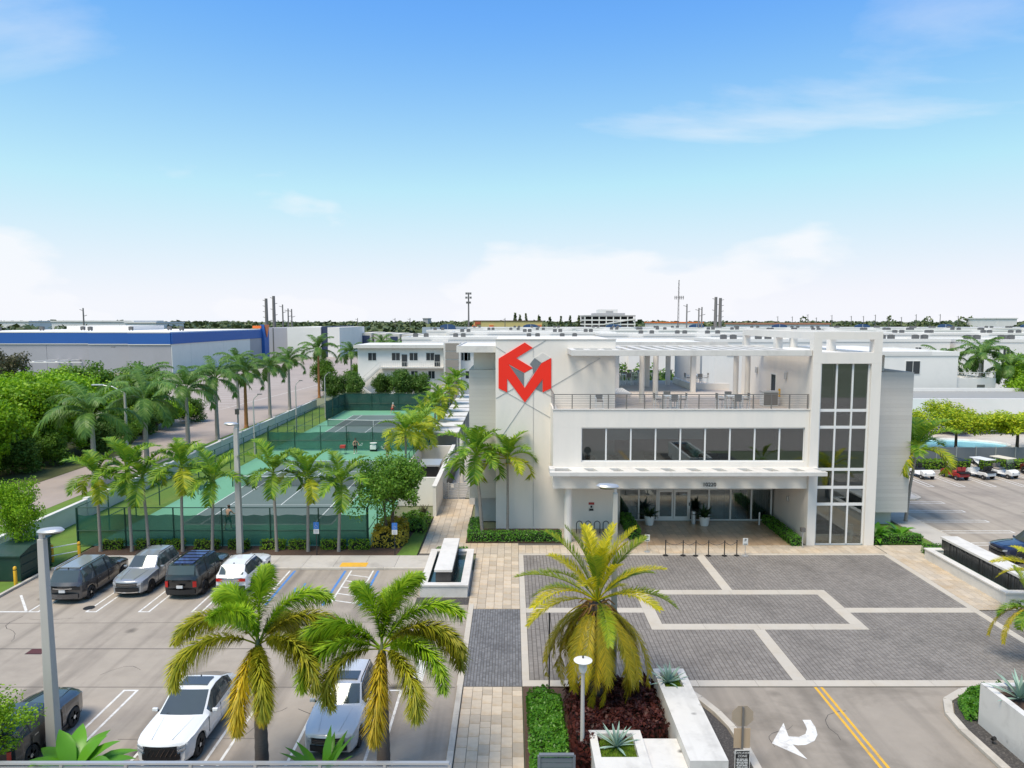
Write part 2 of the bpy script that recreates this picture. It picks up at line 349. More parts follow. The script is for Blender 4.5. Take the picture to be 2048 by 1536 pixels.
WATER = mat('pool_water', (0.25, 0.62, 0.72), 0.06, 0.1, 1.0, bump=0.15, bscale=3)
POND = mat('fountain_water', (0.035, 0.07, 0.06), 0.05, 0.2, 2, bump=0.25, bscale=9)
STONE = mat('black_fountain_stone', (0.045, 0.045, 0.045), 0.3, 0.7, 5, bump=0.4, bscale=16, stretch=(1, 1, 0.25))
BARK = mat('palm_bark', (0.30, 0.27, 0.24), 0.9, 0.3, 5, bump=0.4, bscale=10, stretch=(1, 1, 5))
BARKD = mat('dark_bark', (0.085, 0.065, 0.05), 0.95, 0.35, 6, bump=0.6, bscale=14, stretch=(1, 1, 0.4))
BARKG = mat('royal_palm_bark', (0.34, 0.31, 0.28), 0.9, 0.2, 3, bump=0.2, stretch=(1, 1, 4))
FOXBARK = mat('foxtail_bark', (0.13, 0.105, 0.09), 0.9, 0.3, 5, bump=0.4, bscale=10, stretch=(1, 1, 6))
SHAFT = mat('crownshaft_green', (0.14, 0.22, 0.05), 0.5, 0.2, 4)
ORANGEBARK = mat('dead_frond_sheath', (0.34, 0.15, 0.05), 0.8, 0.3, 5, bump=0.3)
CONCP = mat('concrete_pole', (0.46, 0.44, 0.41), 0.8, 0.08, 3, bump=0.06, stain=(0.33, 0.33, 0.31), stain_amt=0.5, stain_scale=0.8, stretch=(1, 1, 0.3))
FENCEG = mat('court_fence_green', (0.012, 0.065, 0.042), 0.5, 0.1, 4)
SCREEN = screenmat('green_windscreen', (0.012, 0.125, 0.085), 0.84)
SCREEND = screenmat('dark_green_windscreen', (0.012, 0.075, 0.06), 0.97)
CHAIN = screenmat('chain_link_mesh', (0.02, 0.07, 0.05), 0.13)
NET = screenmat('tennis_net', (0.02, 0.022, 0.022), 0.45)
YELLOW = mat('bollard_yellow', (0.75, 0.42, 0.02), 0.5, 0.1, 4)
# leaves
L_ADO = leafmat('adonidia_leaf', (0.050, 0.14, 0.012), (0.19, 0.27, 0.018))
L_ADY = leafmat('adonidia_yellow_leaf', (0.14, 0.21, 0.012), (0.36, 0.35, 0.018))
L_ROY = leafmat('royal_leaf', (0.045, 0.115, 0.022), (0.13, 0.21, 0.04), rough=0.4)
L_FOX = leafmat('foxtail_leaf', (0.085, 0.19, 0.008), (0.27, 0.37, 0.016))
L_FOXY = leafmat('foxtail_old_leaf', (0.20, 0.18, 0.010), (0.44, 0.31, 0.014))
L_FOXB = leafmat('foxtail_ageing_leaf', (0.12, 0.15, 0.010), (0.30, 0.27, 0.018))
L_DAT = leafmat('date_green_leaf', (0.075, 0.150, 0.015), (0.26, 0.28, 0.014))
L_DAY = leafmat('date_yellow_leaf', (0.20, 0.22, 0.012), (0.50, 0.42, 0.012))
L_DAO = leafmat('date_skirt_leaf', (0.15, 0.155, 0.010), (0.38, 0.28, 0.012))
L_BRT = leafmat('bright_leaf', (0.075, 0.17, 0.006), (0.20, 0.32, 0.010))
L_MID = leafmat('mid_leaf', (0.040, 0.105, 0.010), (0.105, 0.19, 0.016))
L_DRK = leafmat('dark_leaf', (0.032, 0.082, 0.012), (0.085, 0.15, 0.022))
L_OLV = leafmat('olive_leaf', (0.055, 0.060, 0.030), (0.11, 0.10, 0.05))
L_YEL = leafmat('poinciana_leaf', (0.10, 0.19, 0.008), (0.34, 0.36, 0.012))
L_HDG = leafmat('hedge_leaf', (0.030, 0.110, 0.010), (0.085, 0.20, 0.016), rough=0.35)
L_HDY = leafmat('hedge_tip_leaf', (0.060, 0.15, 0.010), (0.17, 0.26, 0.014))
L_RED = leafmat('copperleaf', (0.022, 0.007, 0.008), (0.085, 0.022, 0.016))
L_CRO = leafmat('croton_leaf', (0.20, 0.17, 0.02), (0.44, 0.33, 0.03))
L_AGA = leafmat('agave_leaf', (0.13, 0.20, 0.165), (0.20, 0.27, 0.22), trans=0.05)
L_BIG = leafmat('philodendron_leaf', (0.050, 0.17, 0.012), (0.12, 0.28, 0.02), rough=0.3)
L_POT = leafmat('pot_plant_leaf', (0.010, 0.030, 0.010), (0.03, 0.065, 0.02), rough=0.3)
L_GRS = leafmat('grass_blade', (0.09, 0.18, 0.012), (0.19, 0.27, 0.03))
L_FAR = leafmat('far_wood_leaf', (0.030, 0.050, 0.018), (0.085, 0.105, 0.035), trans=0.1)

# ---------------------------------------------------------------- the setting
sheet('ground', [(math.cos(i / 48 * 2 * math.pi) * 9000, 2000 + math.sin(i / 48 * 2 * math.pi) * 9000) for i in range(48)], -0.06, LAND)
sheet('street', rect(-250, 250, -45, 11.9), -0.03, ROAD)  # unseen street behind the camera, added so the windows reflect lighter ground
PLW = mat('planter_white', (0.64, 0.62, 0.585), 0.7, 0.07, 2.5, bump=0.06, stain=(0.40, 0.385, 0.36), stain_amt=0.6, stain_scale=1.1, spots=0.75, spot_scale=1.1)
sheet('parking_lot', rect(-27.5, -2.12, 12, 41.2), 0.0, ASPH)
sheet('entry_drive', rect(6.6, 22.5, 12, 27.6), 0.0, ASPH2)
sheet('side_parking_lot', [(30.1, 24), (90, 24), (90, 69.0), (26, 69.0), (26, 62.3), (30.1, 62.3)], 0.0, ASPH)
sheet('road', [(-43.8, 15), (-36.7, 15), (-37.2, 120), (-38.5, 175), (-30, 260), (-78, 300), (-84, 150), (-56, 112), (-43.5, 78)], -0.02, ROAD)
sheet('roadside_lawn', [(-36.6, 15), (-27.7, 15), (-27.7, 46), (-25.6, 48.2), (-25.6, 121), (-37.1, 121)], 0.01, GRASS)
sheet('verge', rect(-70, -43.7, 15, 110), -0.03, mat('verge_earth', (0.09, 0.10, 0.03), 0.95, 0.4, 0.8, bump=0.4, detail=10))
sheet('planting_strip', rect(-27.4, -2.6, 20.5, 21.9), 0.014, MULCH)
sheet('court_bed', [(-27.4, 43.55), (-6.0, 43.55), (-5.95, 52.7), (-9.2, 52.7), (-9.2, 45.6), (-27.4, 45.6)], 0.06, MULCH)
sheet('bed_grass', [(-7.3, 43.65), (-6.02, 43.65), (-5.97, 52.6), (-6.5, 52.6)], 0.07, GRASS)
sheet('courts', [(-27.7, 45.75), (-9.3, 45.75), (-9.3, 117.2), (-27.7, 117.2)], 0.03, COURT_OUT)

# painted tennis courts
def court(x0, x1, y0, y1, tagname):
    sheet('court_surface', rect(x0, x1, y0, y1), 0.036, COURT_IN)
    mb = MB(); w = 0.06; z = 0.042; xm = (x0 + x1) / 2; ym = (y0 + y1) / 2; s = 1.37
    def ln(a, b, c, d): mb.quad((a, c, z), (b, c, z), (b, d, z), (a, d, z))
    for x in (x0, x1 - w, x0 + s, x1 - s): ln(x, x + w, y0 + (0.1 if True else 0), y1 - 0.1)
    ln(x0, x1, y0, y0 + 0.1); ln(x0, x1, y1 - 0.1, y1)
    z = 0.046
    ln(x0 + s + w, x1 - s, ym - 6.4, ym - 6.34); ln(x0 + s + w, x1 - s, ym + 6.34, ym + 6.4); ln(xm - w / 2, xm + w / 2, ym - 6.34, ym + 6.34)
    tag(mb.build('court_lines', COURTLINE), kind='structure')
    n = thing('tennis_net', 'black tennis net with white band across the ' + tagname + ' court', 'net', (xm, ym, 0.04))
    for sx in (x0 - 0.9, x1 + 0.9): MB().tube([(sx, ym, 0.03), (sx, ym, 1.09)], 0.045, 8).build('post', FENCEG, n)
    nb = MB(); seg = 10; xs = [x0 - 0.88 + (x1 - x0 + 1.76) * i / seg for i in range(seg + 1)]; top = [1.05 - 0.14 * (1 - abs(2 * i / seg - 1)) for i in range(seg + 1)]
    tb = MB()
    for i in range(seg):
        nb.quad((xs[i], ym, 0.08), (xs[i + 1], ym, 0.08), (xs[i + 1], ym, top[i + 1] - 0.06), (xs[i], ym, top[i] - 0.06))
        tb.bar((xs[i], ym, top[i] - 0.02), (xs[i + 1], ym, top[i + 1] - 0.02), 0.03, 0.09)
    nb.build('netting', NET, n); tb.build('headband', COURTLINE, n)
    MB().box(xm - 0.03, xm + 0.03, ym - 0.02, ym + 0.02, 0.05, 0.9).build('center_strap', COURTLINE, n)
court(-24.1, -13.13, 50.6, 74.37, 'near')
court(-25.0, -14.03, 87.1, 110.87, 'far')

# pavers, tiles, bands -------------------------------------------------------
def block_field(name, x0, x1, y0, y1, w, d, m, parent=None, z=0.0, gap=0.008, gapx=None, stagger=0.5, holes=(), h=0.02, jit=0.0015, across=False):
    """every block its own little prism, joined into one object; rows staggered"""
    V = []; Fs = []; r = random.Random(int(x0 * 31 + y0 * 17)); nrow = max(1, int(round((x1 - x0) / w))); w = (x1 - x0) / nrow
    for c in range(nrow):
        gx = gapx or gap; xa = x0 + c * w + gx / 2; xb = x0 + (c + 1) * w - gx / 2; y = y0 - (d * stagger if c % 2 else 0)
        while y < y1 - 0.01:
            ya = max(y, y0) + gap / 2; yb = min(y + d, y1) - gap / 2; y += d
            if yb - ya < 0.02: continue
            cx, cy = (xa + xb) / 2, (ya + yb) / 2
            if any(a <= cx <= b and c_ <= cy <= e for a, b, c_, e in holes): continue
            zt = z + h + r.uniform(-jit, jit); e = 0.006; o = len(V)
            V += [(xa, ya, z), (xb, ya, z), (xb, yb, z), (xa, yb, z), (xa + e, ya + e, zt), (xb - e, ya + e, zt), (xb - e, yb - e, zt), (xa + e, yb - e, zt)]
            Fs += [(o + 4, o + 5, o + 6, o + 7), (o, o + 1, o + 5, o + 4), (o + 1, o + 2, o + 6, o + 5), (o + 2, o + 3, o + 7, o + 6), (o + 3, o, o + 4, o + 7)]
    mb = MB(); mb.v = V; mb.f = Fs; ob = mb.build(name, m, parent); ob['kind'] = 'stuff'; return ob
plaza = sheet('plaza', rect(0.45, 40, 27.62, 44.3), 0.003, JOINT)
BX = 0.42
# white bands (x0,x1,y0,y1), butted end to end
bands = [(0.42, 0.72, 28.12, 43.85), (23.55, 23.95, 28.12, 43.85), (0.42, 23.95, 43.85, 44.15), (0.42, 22.0, 27.64, 28.12),
         (0.72, 6.72, 34.95, 35.55), (17.2, 23.55, 34.95, 35.55), (11.6, 12.15, 38.0, 43.85), (11.6, 12.15, 28.12, 32.95),
         (6.72, 17.2, 37.35, 38.0), (6.72, 17.2, 32.95, 33.6), (6.72, 7.35, 33.6, 37.35), (16.55, 17.2, 33.6, 37.35)]
for (a, b, c, d) in bands:
    along_x = (b - a) > (d - c); n = max(1, int(round((b - a if along_x else d - c) / 2.4)))
    for i in range(n):
        g = 0.006
        if along_x: q = (a + (b - a) * i / n + g, a + (b - a) * (i + 1) / n - g, c, d)
        else: q = (a, b, c + (d - c) * i / n + g, c + (d - c) * (i + 1) / n - g)
        MB().box(*q, 0.004, 0.028).build('band_slab', BAND, plaza)
for q in [(0.73, 11.59, 38.01, 43.84), (12.16, 23.54, 38.01, 43.84), (0.73, 6.71, 35.56, 38.0), (17.21, 23.54, 35.56, 38.0), (7.36, 16.54, 33.61, 37.34),
          (0.73, 11.59, 28.13, 32.94), (12.16, 23.54, 28.13, 32.94), (0.73, 6.71, 32.95, 34.94), (17.21, 23.54, 32.95, 34.94), (23.96, 34, 27.7, 35.2)]:
    block_field('paving_block', *q, 0.20, 0.10, PAVER, plaza, 0.004, gap=0.008, gapx=0.024)
# walkway beside the lot: travertine, a cobbled crossing, travertine again
walk = sheet('walkway', [(-1.98, 12), (0.42, 12), (0.42, 27.62), (-1.98, 27.62)], 0.004, JOINT)
walk2 = sheet('upper_walkway', [(-2.3, 35.42), (0.42, 35.42), (0.42, 44.2), (2.6, 44.2), (27.8, 44.2), (27.8, 45.9), (19.4, 45.9), (19.4, 51.6), (3.3, 51.6), (3.3, 46.3), (-3.08, 46.3), (-3.08, 58.2), (-5.9, 58.2), (-5.95, 43.55), (-5.0, 43.55), (-5.0, 44.2), (-2.3, 44.2)], 0.004, JOINT)
sheet('crossing', rect(-1.98, 0.42, 27.62, 35.42), 0.0035, JOINT)
block_field('cobble', -1.98, 0.41, 27.64, 35.40, 0.125, 0.17, COBBLE, None, 0.004, gap=0.012)
tile_me = {}
ntile = [0]
def tiles(x0, x1, y0, y1, w, d, parent, m=TRAV, one=True, z=0.005, seed=1):
    r = random.Random(seed); nc = max(1, int(round((x1 - x0) / w))); w = (x1 - x0) / nc
    if not one: return block_field('travertine_tile', x0, x1, y0, y1, w, d, TRAVF if m is TRAV else m, parent, z, gap=0.008, h=0.02, stagger=0.37)
    for c in range(nc):
        y = y0 - r.choice((0, 0.3, 0.5)) * d
        while y < y1 - 0.05:
            l = d * r.choice((0.66, 1.0, 1.0, 1.34)); ya = max(y, y0); yb = min(y + l, y1); y += l
            if yb - ya < 0.05: continue
            key = (round(w, 3), round(yb - ya, 2))
            if key not in tile_me:
                mb = MB(); W, D = w / 2 - 0.004, key[1] / 2 - 0.004; e = 0.006
                mb.add([(-W, -D, 0), (W, -D, 0), (W, D, 0), (-W, D, 0), (-W + e, -D + e, 0.02), (W - e, -D + e, 0.02), (W - e, D - e, 0.02), (-W + e, D - e, 0.02)],
                       [(4, 5, 6, 7), (0, 1, 5, 4), (1, 2, 6, 5), (2, 3, 7, 6), (3, 0, 4, 7)])
                tile_me[key] = mb.mesh('tile', m)
            t = put('tile', tile_me[key], parent, (x0 + (c + 0.5) * w, (ya + yb) / 2, z + r.uniform(-0.001, 0.001))); ntile[0] += 1
tiles(-1.97, 0.41, 18.5, 27.60, 0.40, 0.62, walk, seed=3)
tiles(-2.28, 0.41, 35.44, 44.18, 0.45, 0.66, walk2, seed=5)
tiles(0.43, 23.9, 44.21, 45.85, 0.45, 0.6, walk2, one=False)
tiles(23.97, 27.6, 35.3, 45.85, 0.45, 0.6, walk2, one=False)
tiles(8.0, 19.3, 45.86, 51.55, 0.5, 0.62, walk2, m=TRAVD, one=False)
tiles(3.4, 7.95, 45.86, 50.9, 0.45, 0.6, walk2, one=False)
tiles(-5.9, 0.42, 44.21, 46.28, 0.45, 0.6, walk2, one=False)
tiles(-5.9, -3.1, 46.3, 58.1, 0.45, 0.6, walk2, one=False)
sheet('east_walk_bed', rect(23.96, 28.0, 35.25, 44.19), 0.003, JOINT)
# kerbs ------------------------------------------------------------------------
def kerb_line(pts, w=0.2, h=0.14, seg=2.4, m=KERB, name='kerb', label=None):
    """kerb stones laid along a line; root carries the stones"""
    base = MB()
    for a, b in zip(pts[:-1], pts[1:]):
        base.bar((a[0], a[1], 0.0), (b[0], b[1], 0.0), w * 0.7, 0.06)
    root = base.build(name, m); root['kind'] = 'structure'
    for a, b in zip(pts[:-1], pts[1:]):
        l = math.hypot(b[0] - a[0], b[1] - a[1]); n = max(1, int(round(l / seg)))
        for i in range(n):
            t0, t1 = i / n, (i + 1) / n; g = 0.004 / max(l, 0.1)
            p = [a[k] + (b[k] - a[k]) * (t0 + g) for k in (0, 1)]; q = [a[k] + (b[k] - a[k]) * (t1 - g) for k in (0, 1)]
            MB().bar((*p, h / 2), (*q, h / 2), w, h).build('kerb_stone', m, root, bevel=0.015)
    return root
def arc(cx, cy, r, a0, a1, n=8): return [(cx + r * math.cos(R(a0 + (a1 - a0) * i / n)), cy + r * math.sin(R(a0 + (a1 - a0) * i / n))) for i in range(n + 1)]
kerb_line([(-2.1, 12), (-2.1, 27.6)], w=0.22, h=0.13)
kerb_line([(-2.12, 27.65), (-2.12, 36.0)], w=0.26, h=0.05, m=BAND, name='flush_kerb')
kerb_line([(-27.6, 24), (-27.6, 41.0)], w=0.2, h=0.13)
kerb_line([(-27.5, 41.28), (-5.2, 41.28)], w=0.18, h=0.13)
kerb_line([(22.0, 27.7), (19.6, 27.55), (18.0, 27.15), (16.95, 26.45), (16.45, 25.5), (16.3, 24.4), (16.3, 20.0)], w=0.3, h=0.14, seg=2.2)
kerb_line([(6.9, 27.4), (7.35, 26.6), (7.75, 25.6), (8.0, 24.6), (8.1, 23.4), (8.1, 19)], w=0.28, h=0.14, seg=2.0)
kerb_line([(30.0, 30), (30.0, 57.6)], w=0.2, h=0.13)
kerb_line([(28, 57.8), (33.4, 57.8), (34.1, 58.3), (34.3, 59.4), (34.1, 61.0), (33.3, 62.2)], w=0.22, h=0.14, seg=2)
kerb_line([(36, 69.1), (75, 69.1)], w=0.2, h=0.14)
# sidewalks with separate slabs
sw = sheet('sidewalk', [(-27.4, 41.38), (-5.2, 41.38), (-5.2, 43.5), (-27.4, 43.5)], 0.05, SLAB, thick=0.05)
x = -27.4
for i in range(12):
    MB().box(x + 0.008, x + 1.85 - 0.008, 41.38, 43.5, 0.05, 0.125).build('slab', SLAB, sw); x += 1.85
MB().box(-10.35, -8.75, 41.42, 42.15, 0.126, 0.134).build('tactile_mat', YELP, sw)
sw2 = sheet('east_sidewalk', rect(28.0, 29.9, 30, 57.7), 0.05, SLAB, thick=0.05)
for i in range(15): MB().box(28.0, 29.9, 30 + i * 1.85 + 0.008, 30 + (i + 1) * 1.85 - 0.008, 0.05, 0.125).build('slab', SLAB, sw2)
sheet('island', [(28, 57.95), (33.3, 57.95), (34.0, 58.4), (34.15, 59.4), (33.95, 60.9), (33.2, 62.1), (28, 62.1)], 0.12, SLAB, thick=0.12)
sheet('south_bed', [(0.45, 12), (6.8, 12), (6.8, 27.3), (0.45, 27.6)], 0.02, MULCH)
sheet('drive_bed', [(7.9, 14), (7.9, 23.3), (7.8, 24.6), (7.5, 25.6), (7.1, 26.5), (6.6, 27.3), (5.5, 27.3), (5.5, 14)], 0.07, GRAVEL)
sheet('east_bed', [(16.45, 14), (16.45, 24.4), (16.6, 25.4), (17.1, 26.3), (18.1, 27.0), (19.6, 27.4), (24, 27.55), (24, 14)], 0.09, GRAVEL)
sheet('entrance_bed', rect(-3.1, 3.3, 46.35, 49.55), 0.05, MULCH)
sheet('east_lawn', rect(23.9, 28.0, 45.95, 57.7), 0.05, GRASS)
sheet('court_side_ground', rect(-9.25, -3.9, 57.6, 128), 0.02, mat('service_paving', (0.42, 0.38, 0.33), 0.8, 0.1, 2))
sheet('pool_deck', rect(35, 110, 75.4, 104), 0.03, SLAB)
sheet('north_lawn', rect(-25, 150, 118, 240), -0.01, mat('north_ground', (0.30, 0.27, 0.24), 0.9, 0.15, 0.3))
# painted markings -------------------------------------------------------------
def stripes(name, quads, m, z=0.005):
    mb = MB()
    for q in quads: mb.add([(p[0], p[1], z) for p in q], [(0, 1, 2, 3)])
    return tag(mb.build(name, m), kind='structure')
def line(a, b, w=0.1):
    d = Vector((b[0] - a[0], b[1] - a[1])).normalized(); n = Vector((-d.y, d.x)) * w / 2
    return [(a[0] - n.x, a[1] - n.y), (b[0] - n.x, b[1] - n.y), (b[0] + n.x, b[1] + n.y), (a[0] + n.x, a[1] + n.y)]
def hairpin(x, y_open, y_end, gap=0.5, w=0.1):
    s = -1 if y_end < y_open else 1
    return [line((x - gap / 2, y_open), (x - gap / 2, y_end - s * w / 2 * 0), w), line((x + gap / 2, y_open), (x + gap / 2, y_end), w), line((x - gap / 2 + w / 2, y_end - s * w / 2), (x + gap / 2 - w / 2, y_end - s * w / 2), w)]
q = []
for xs in (-24.45, -21.5, -18.8, -16.1): q += hairpin(xs, 41.1, 35.05)
q += [line((-40, 35.1), (-24.72, 35.1), 0.12), line((-26.6, 37.3), (-24.9, 35.22), 0.12), line((-26.0, 39.4), (-24.75, 37.6), 0.12)]
q += [line((-13.2, 41.1), (-13.2, 36.5), 0.1)]
for xs in (-18.05, -15.33, -12.6, -10.1, -7.3, -4.72): q += hairpin(xs, 21.9, 27.4, 0.52)
q += [line((-3.9, 29.9), (-3.9, 28.05), 0.42)]
stripes('parking_lines', q, PAINT)
q = [line((-12.9, 41.1), (-12.9, 35.9), 0.14), line((-9.9, 41.1), (-9.9, 35.9), 0.14), line((-7.95, 41.1), (-7.95, 35.9), 0.14)]
hx, hy = -11.6, 38.3
q += [line((hx - 0.35, hy - 0.5), (hx + 0.3, hy - 0.6), 0.12), line((hx - 0.35, hy - 0.45), (hx - 0.45, hy + 0.1), 0.12), line((hx - 0.1, hy + 0.75), (hx - 0.05, hy + 0.1), 0.12), line((hx - 0.05, hy + 0.1), (hx + 0.4, hy + 0.05), 0.12), line((hx + 0.4, hy), (hx + 0.62, hy - 0.5), 0.12)]
stripes('accessible_bay_lines', q, BLUEP)
q = [line((-9.55, 41.1), (-9.55, 36.2), 0.1), line((-8.25, 41.1), (-8.25, 36.2), 0.1)]
for i in range(5): q.append(line((-9.5, 36.6 + i * 0.95), (-8.3, 36.2 + i * 0.95), 0.1))
stripes('access_aisle_lines', q, PAINT, 0.0055)
stripes('double_yellow_line', [line((12.3, 27.6), (12.2, 12), 0.11), line((12.55, 27.6), (12.45, 12), 0.11)], YELP)
ar = [G(u, v) for u, v in ((1544, 1487), (1567, 1446), (1576, 1472))]
hooked = [G(u, v) for u, v in [(1605, 1440), (1621, 1440), (1631, 1455), (1635, 1470), (1629, 1482), (1612, 1490), (1596, 1491), (1585, 1489), (1615, 1519), (1544, 1487), (1567, 1446), (1577, 1473), (1598, 1474), (1611, 1468), (1614, 1458), (1610, 1449)]]
sheet('turn_arrow', hooked, 0.006, PAINT)
q = []
for yy in (57.0, 54.35, 51.6, 48.9, 46.15): q += [[(30.2, yy - 0.3), (35.2, yy - 0.3), (35.2, yy - 0.2), (30.2, yy - 0.2)], [(30.2, yy + 0.2), (35.2, yy + 0.2), (35.2, yy + 0.3), (30.2, yy + 0.3)], [(35.2, yy - 0.3), (35.3, yy - 0.3), (35.3, yy + 0.3), (35.2, yy + 0.3)]]
for xx in (37.6, 40.4, 43.2, 46.0, 48.8, 51.6): q += hairpin(xx, 68.9, 62.6)
stripes('side_lot_lines', q, PAINT)
q = []
for i in range(16):
    yy = 118 + i * 4.2; q.append(line((-57 - i * 0.9, yy), (-49 - i * 0.4, yy + 1.0), 0.2))
q.append(line((-49, 119), (-43.5, 184), 0.15))
for i in range(3): q.append(line((-51 - i * 0.7, 92 + 5 * i), (-44.5, 93 + 5 * i), 0.2))
stripes('road_bay_lines', q, PAINT, -0.015)
# asphalt repair seams in the lot
q = [line((-27.4, 30.98), (-2.3, 31.0), 0.05), line((-27.4, 27.62), (-2.3, 27.6), 0.035), line((-27.4, 33.7), (-2.3, 33.9), 0.03), line((-14, 24.0), (-9, 24.05), 0.02)]
rk = random.Random(9)
for (cx, cy, n_) in [(rk.uniform(-26, -4), rk.uniform(22.5, 40), rk.randint(5, 11)) for _ in range(14)] + [(rk.uniform(9, 16), rk.uniform(21, 27), 7) for _ in range(4)] + [(rk.uniform(31, 48), rk.uniform(44, 64), 12) for _ in range(6)]:
    a = rk.uniform(0, 6.28); p = (cx, cy)
    for k in range(n_):
        a += rk.uniform(-0.6, 0.6); l = rk.uniform(0.15, 0.5); p2 = (p[0] + math.cos(a) * l, p[1] + math.sin(a) * l)
        if not (-27 < p2[0] < -2.5 or 8.4 < p2[0] < 16 or 31 < p2[0] < 50) or (p2[1] > 40.8 and p2[0] < 0) or (p2[1] > 27.3 and 0 < p2[0] < 20): break
        q.append(line(p, p2, rk.uniform(0.012, 0.03))); p = p2
stripes('asphalt_seams', q, mat('seam_tar', (0.07, 0.062, 0.057), 0.8, 0.3, 3), 0.003)
# ---------------------------------------------------------------- vegetation builders
def leaf3(mb, p, d, up, l, w, droop):
    """a leaflet: base, waist, tip, bending down"""
    sd = d.cross(up)
    if sd.length < 1e-4: sd = Vector((0, 1, 0))
    sd.normalize(); sd *= w / 2
    m = p + d * (l * 0.45) + Vector((0, 0, -droop * l * 0.18)); t = p + d * (l * 0.95) + Vector((0, 0, -droop * l * 0.75))
    o = len(mb.v); mb.v += [tuple(p - sd * 0.5), tuple(p + sd * 0.5), tuple(m + sd), tuple(m - sd), tuple(t)]
    mb.f += [(o, o + 1, o + 2, o + 3), (o + 3, o + 2, o + 4)]
def frond_mesh(name, m, L, e0, bend, n, ll, lw, seed=0, plume=False, droop=0.6, vee=0.35, stem=0.16, fwd=0.55, power=1.3, rw=0.03):
    r = random.Random(seed); mb = MB(); K = 14; pts = []; p = Vector((0, 0, 0)); side = r.uniform(-0.12, 0.12)
    for i in range(K + 1):
        t = i / K; a = e0 - bend * t ** power; pts.append((p.copy(), Vector((math.cos(a), side * t, math.sin(a))).normalized()))
        p = p + pts[-1][1] * (L / K)
    def at(t):
        x = t * K; i = min(int(x), K - 1); f = x - i
        return pts[i][0].lerp(pts[i + 1][0], f), pts[i][1].lerp(pts[i + 1][1], f).normalized()
    mb.tube([q[0] for q in pts], [rw * (1 - 0.85 * i / K) for i in range(K + 1)], 4)
    for i in range(n):
        t = stem + (1 - stem) * (i + r.random() * 0.6) / n; t = min(t, 0.999); q, d = at(t)
        sh = min(1.0, 0.35 + 2.2 * (t - stem)) * (1 - 0.62 * max(0, (t - 0.55) / 0.45) ** 1.6); l = ll * sh * r.uniform(0.85, 1.1)
        sdv = d.cross(Vector((0, 0, 1)))
        if sdv.length < 0.05: sdv = Vector((0, 1, 0))
        sdv.normalize(); upv = sdv.cross(d)
        if plume:
            for k in range(4):
                a = r.uniform(0, 2 * math.pi); out = (sdv * math.cos(a) + upv * math.sin(a))
                leaf3(mb, q, (d * r.uniform(0.35, 0.7) + out).normalized(), d, l * r.uniform(0.7, 1.05), lw, droop * 0.6)
        else:
            for s in (-1, 1):
                a = vee + r.uniform(-0.22, 0.22); f = fwd * r.uniform(0.7, 1.3) + 0.5 * max(0, t - 0.7)
                dd = (sdv * s * math.cos(a) + upv * math.sin(a) + d * f).normalized(); leaf3(mb, q, dd, upv, l, lw, droop * r.uniform(0.6, 1.3))
    return mb.mesh(name, m)
FR = {}
def fr(key, *a, **k):
    FR.setdefault(key, []).append(frond_mesh('frond', *a, **k)); return FR[key]
for i, e in enumerate((1.25, 1.0, 0.75, 0.45, 0.15)):
    fr('ado', L_ADO, 2.1, e, 1.15 + 0.22 * i, 40, 0.70, 0.07, seed=i, droop=0.38, vee=0.55)
    fr('ady', L_ADY, 2.1, e, 1.2 + 0.22 * i, 40, 0.70, 0.07, seed=i + 9, droop=0.4, vee=0.5)
    fr('roy', L_ROY, 4.6, e + 0.1, 1.6 + 0.15 * i, 84, 1.05, 0.095, seed=i + 20, droop=0.9, vee=0.3, rw=0.05)
for i, e in enumerate((1.45, 1.15, 0.9, 0.6, 0.25)):
    fr('fox', L_FOX, 3.3, e, 1.85 + 0.15 * i, 230, 0.76, 0.046, seed=i + 40, plume=True, droop=0.7, stem=0.12, rw=0.035)
    fr('foxb', L_FOXB, 3.3, e, 1.95 + 0.15 * i, 220, 0.70, 0.044, seed=i + 50, plume=True, droop=0.8, stem=0.14, rw=0.03)
    fr('foxy', L_FOXY, 3.0, e - 0.25, 1.85, 230, 0.66, 0.044, seed=i + 45, plume=True, droop=0.9, stem=0.06, rw=0.03, power=0.6)
for i, e in enumerate((1.45, 1.2, 0.95, 0.65, 0.3)):
    fr('dat', L_DAT, 2.9, e, 0.7 + 0.12 * i, 110, 0.56, 0.030, seed=i + 60, droop=0.15, vee=0.55, stem=0.22, fwd=0.9)
    fr('day', L_DAY, 2.9, e, 0.8 + 0.12 * i, 110, 0.54, 0.030, seed=i + 66, droop=0.2, vee=0.5, stem=0.22, fwd=0.9)
for i, e in enumerate((-0.05, -0.25, -0.5)):
    fr('dao', L_DAO, 3.3, e + 0.55, 2.0 - 0.05 * i, 110, 0.42, 0.026, seed=i + 70, droop=0.5, vee=0.25, stem=0.16, fwd=0.9, power=0.5)
def trunk_mb(path, rad, n=10, ring=0.0, steps=24):
    P_ = [Vector(p) for p in path]; pts = []; rs = []
    for i in range(steps + 1):
        t = i / steps * (len(P_) - 1); k = min(int(t), len(P_) - 2); f = t - k
        pts.append(P_[k].lerp(P_[k + 1], f)); rs.append((rad[k] * (1 - f) + rad[k + 1] * f) * (1 + (ring if i % 2 else 0)))
    return MB().tube(pts, rs, n)
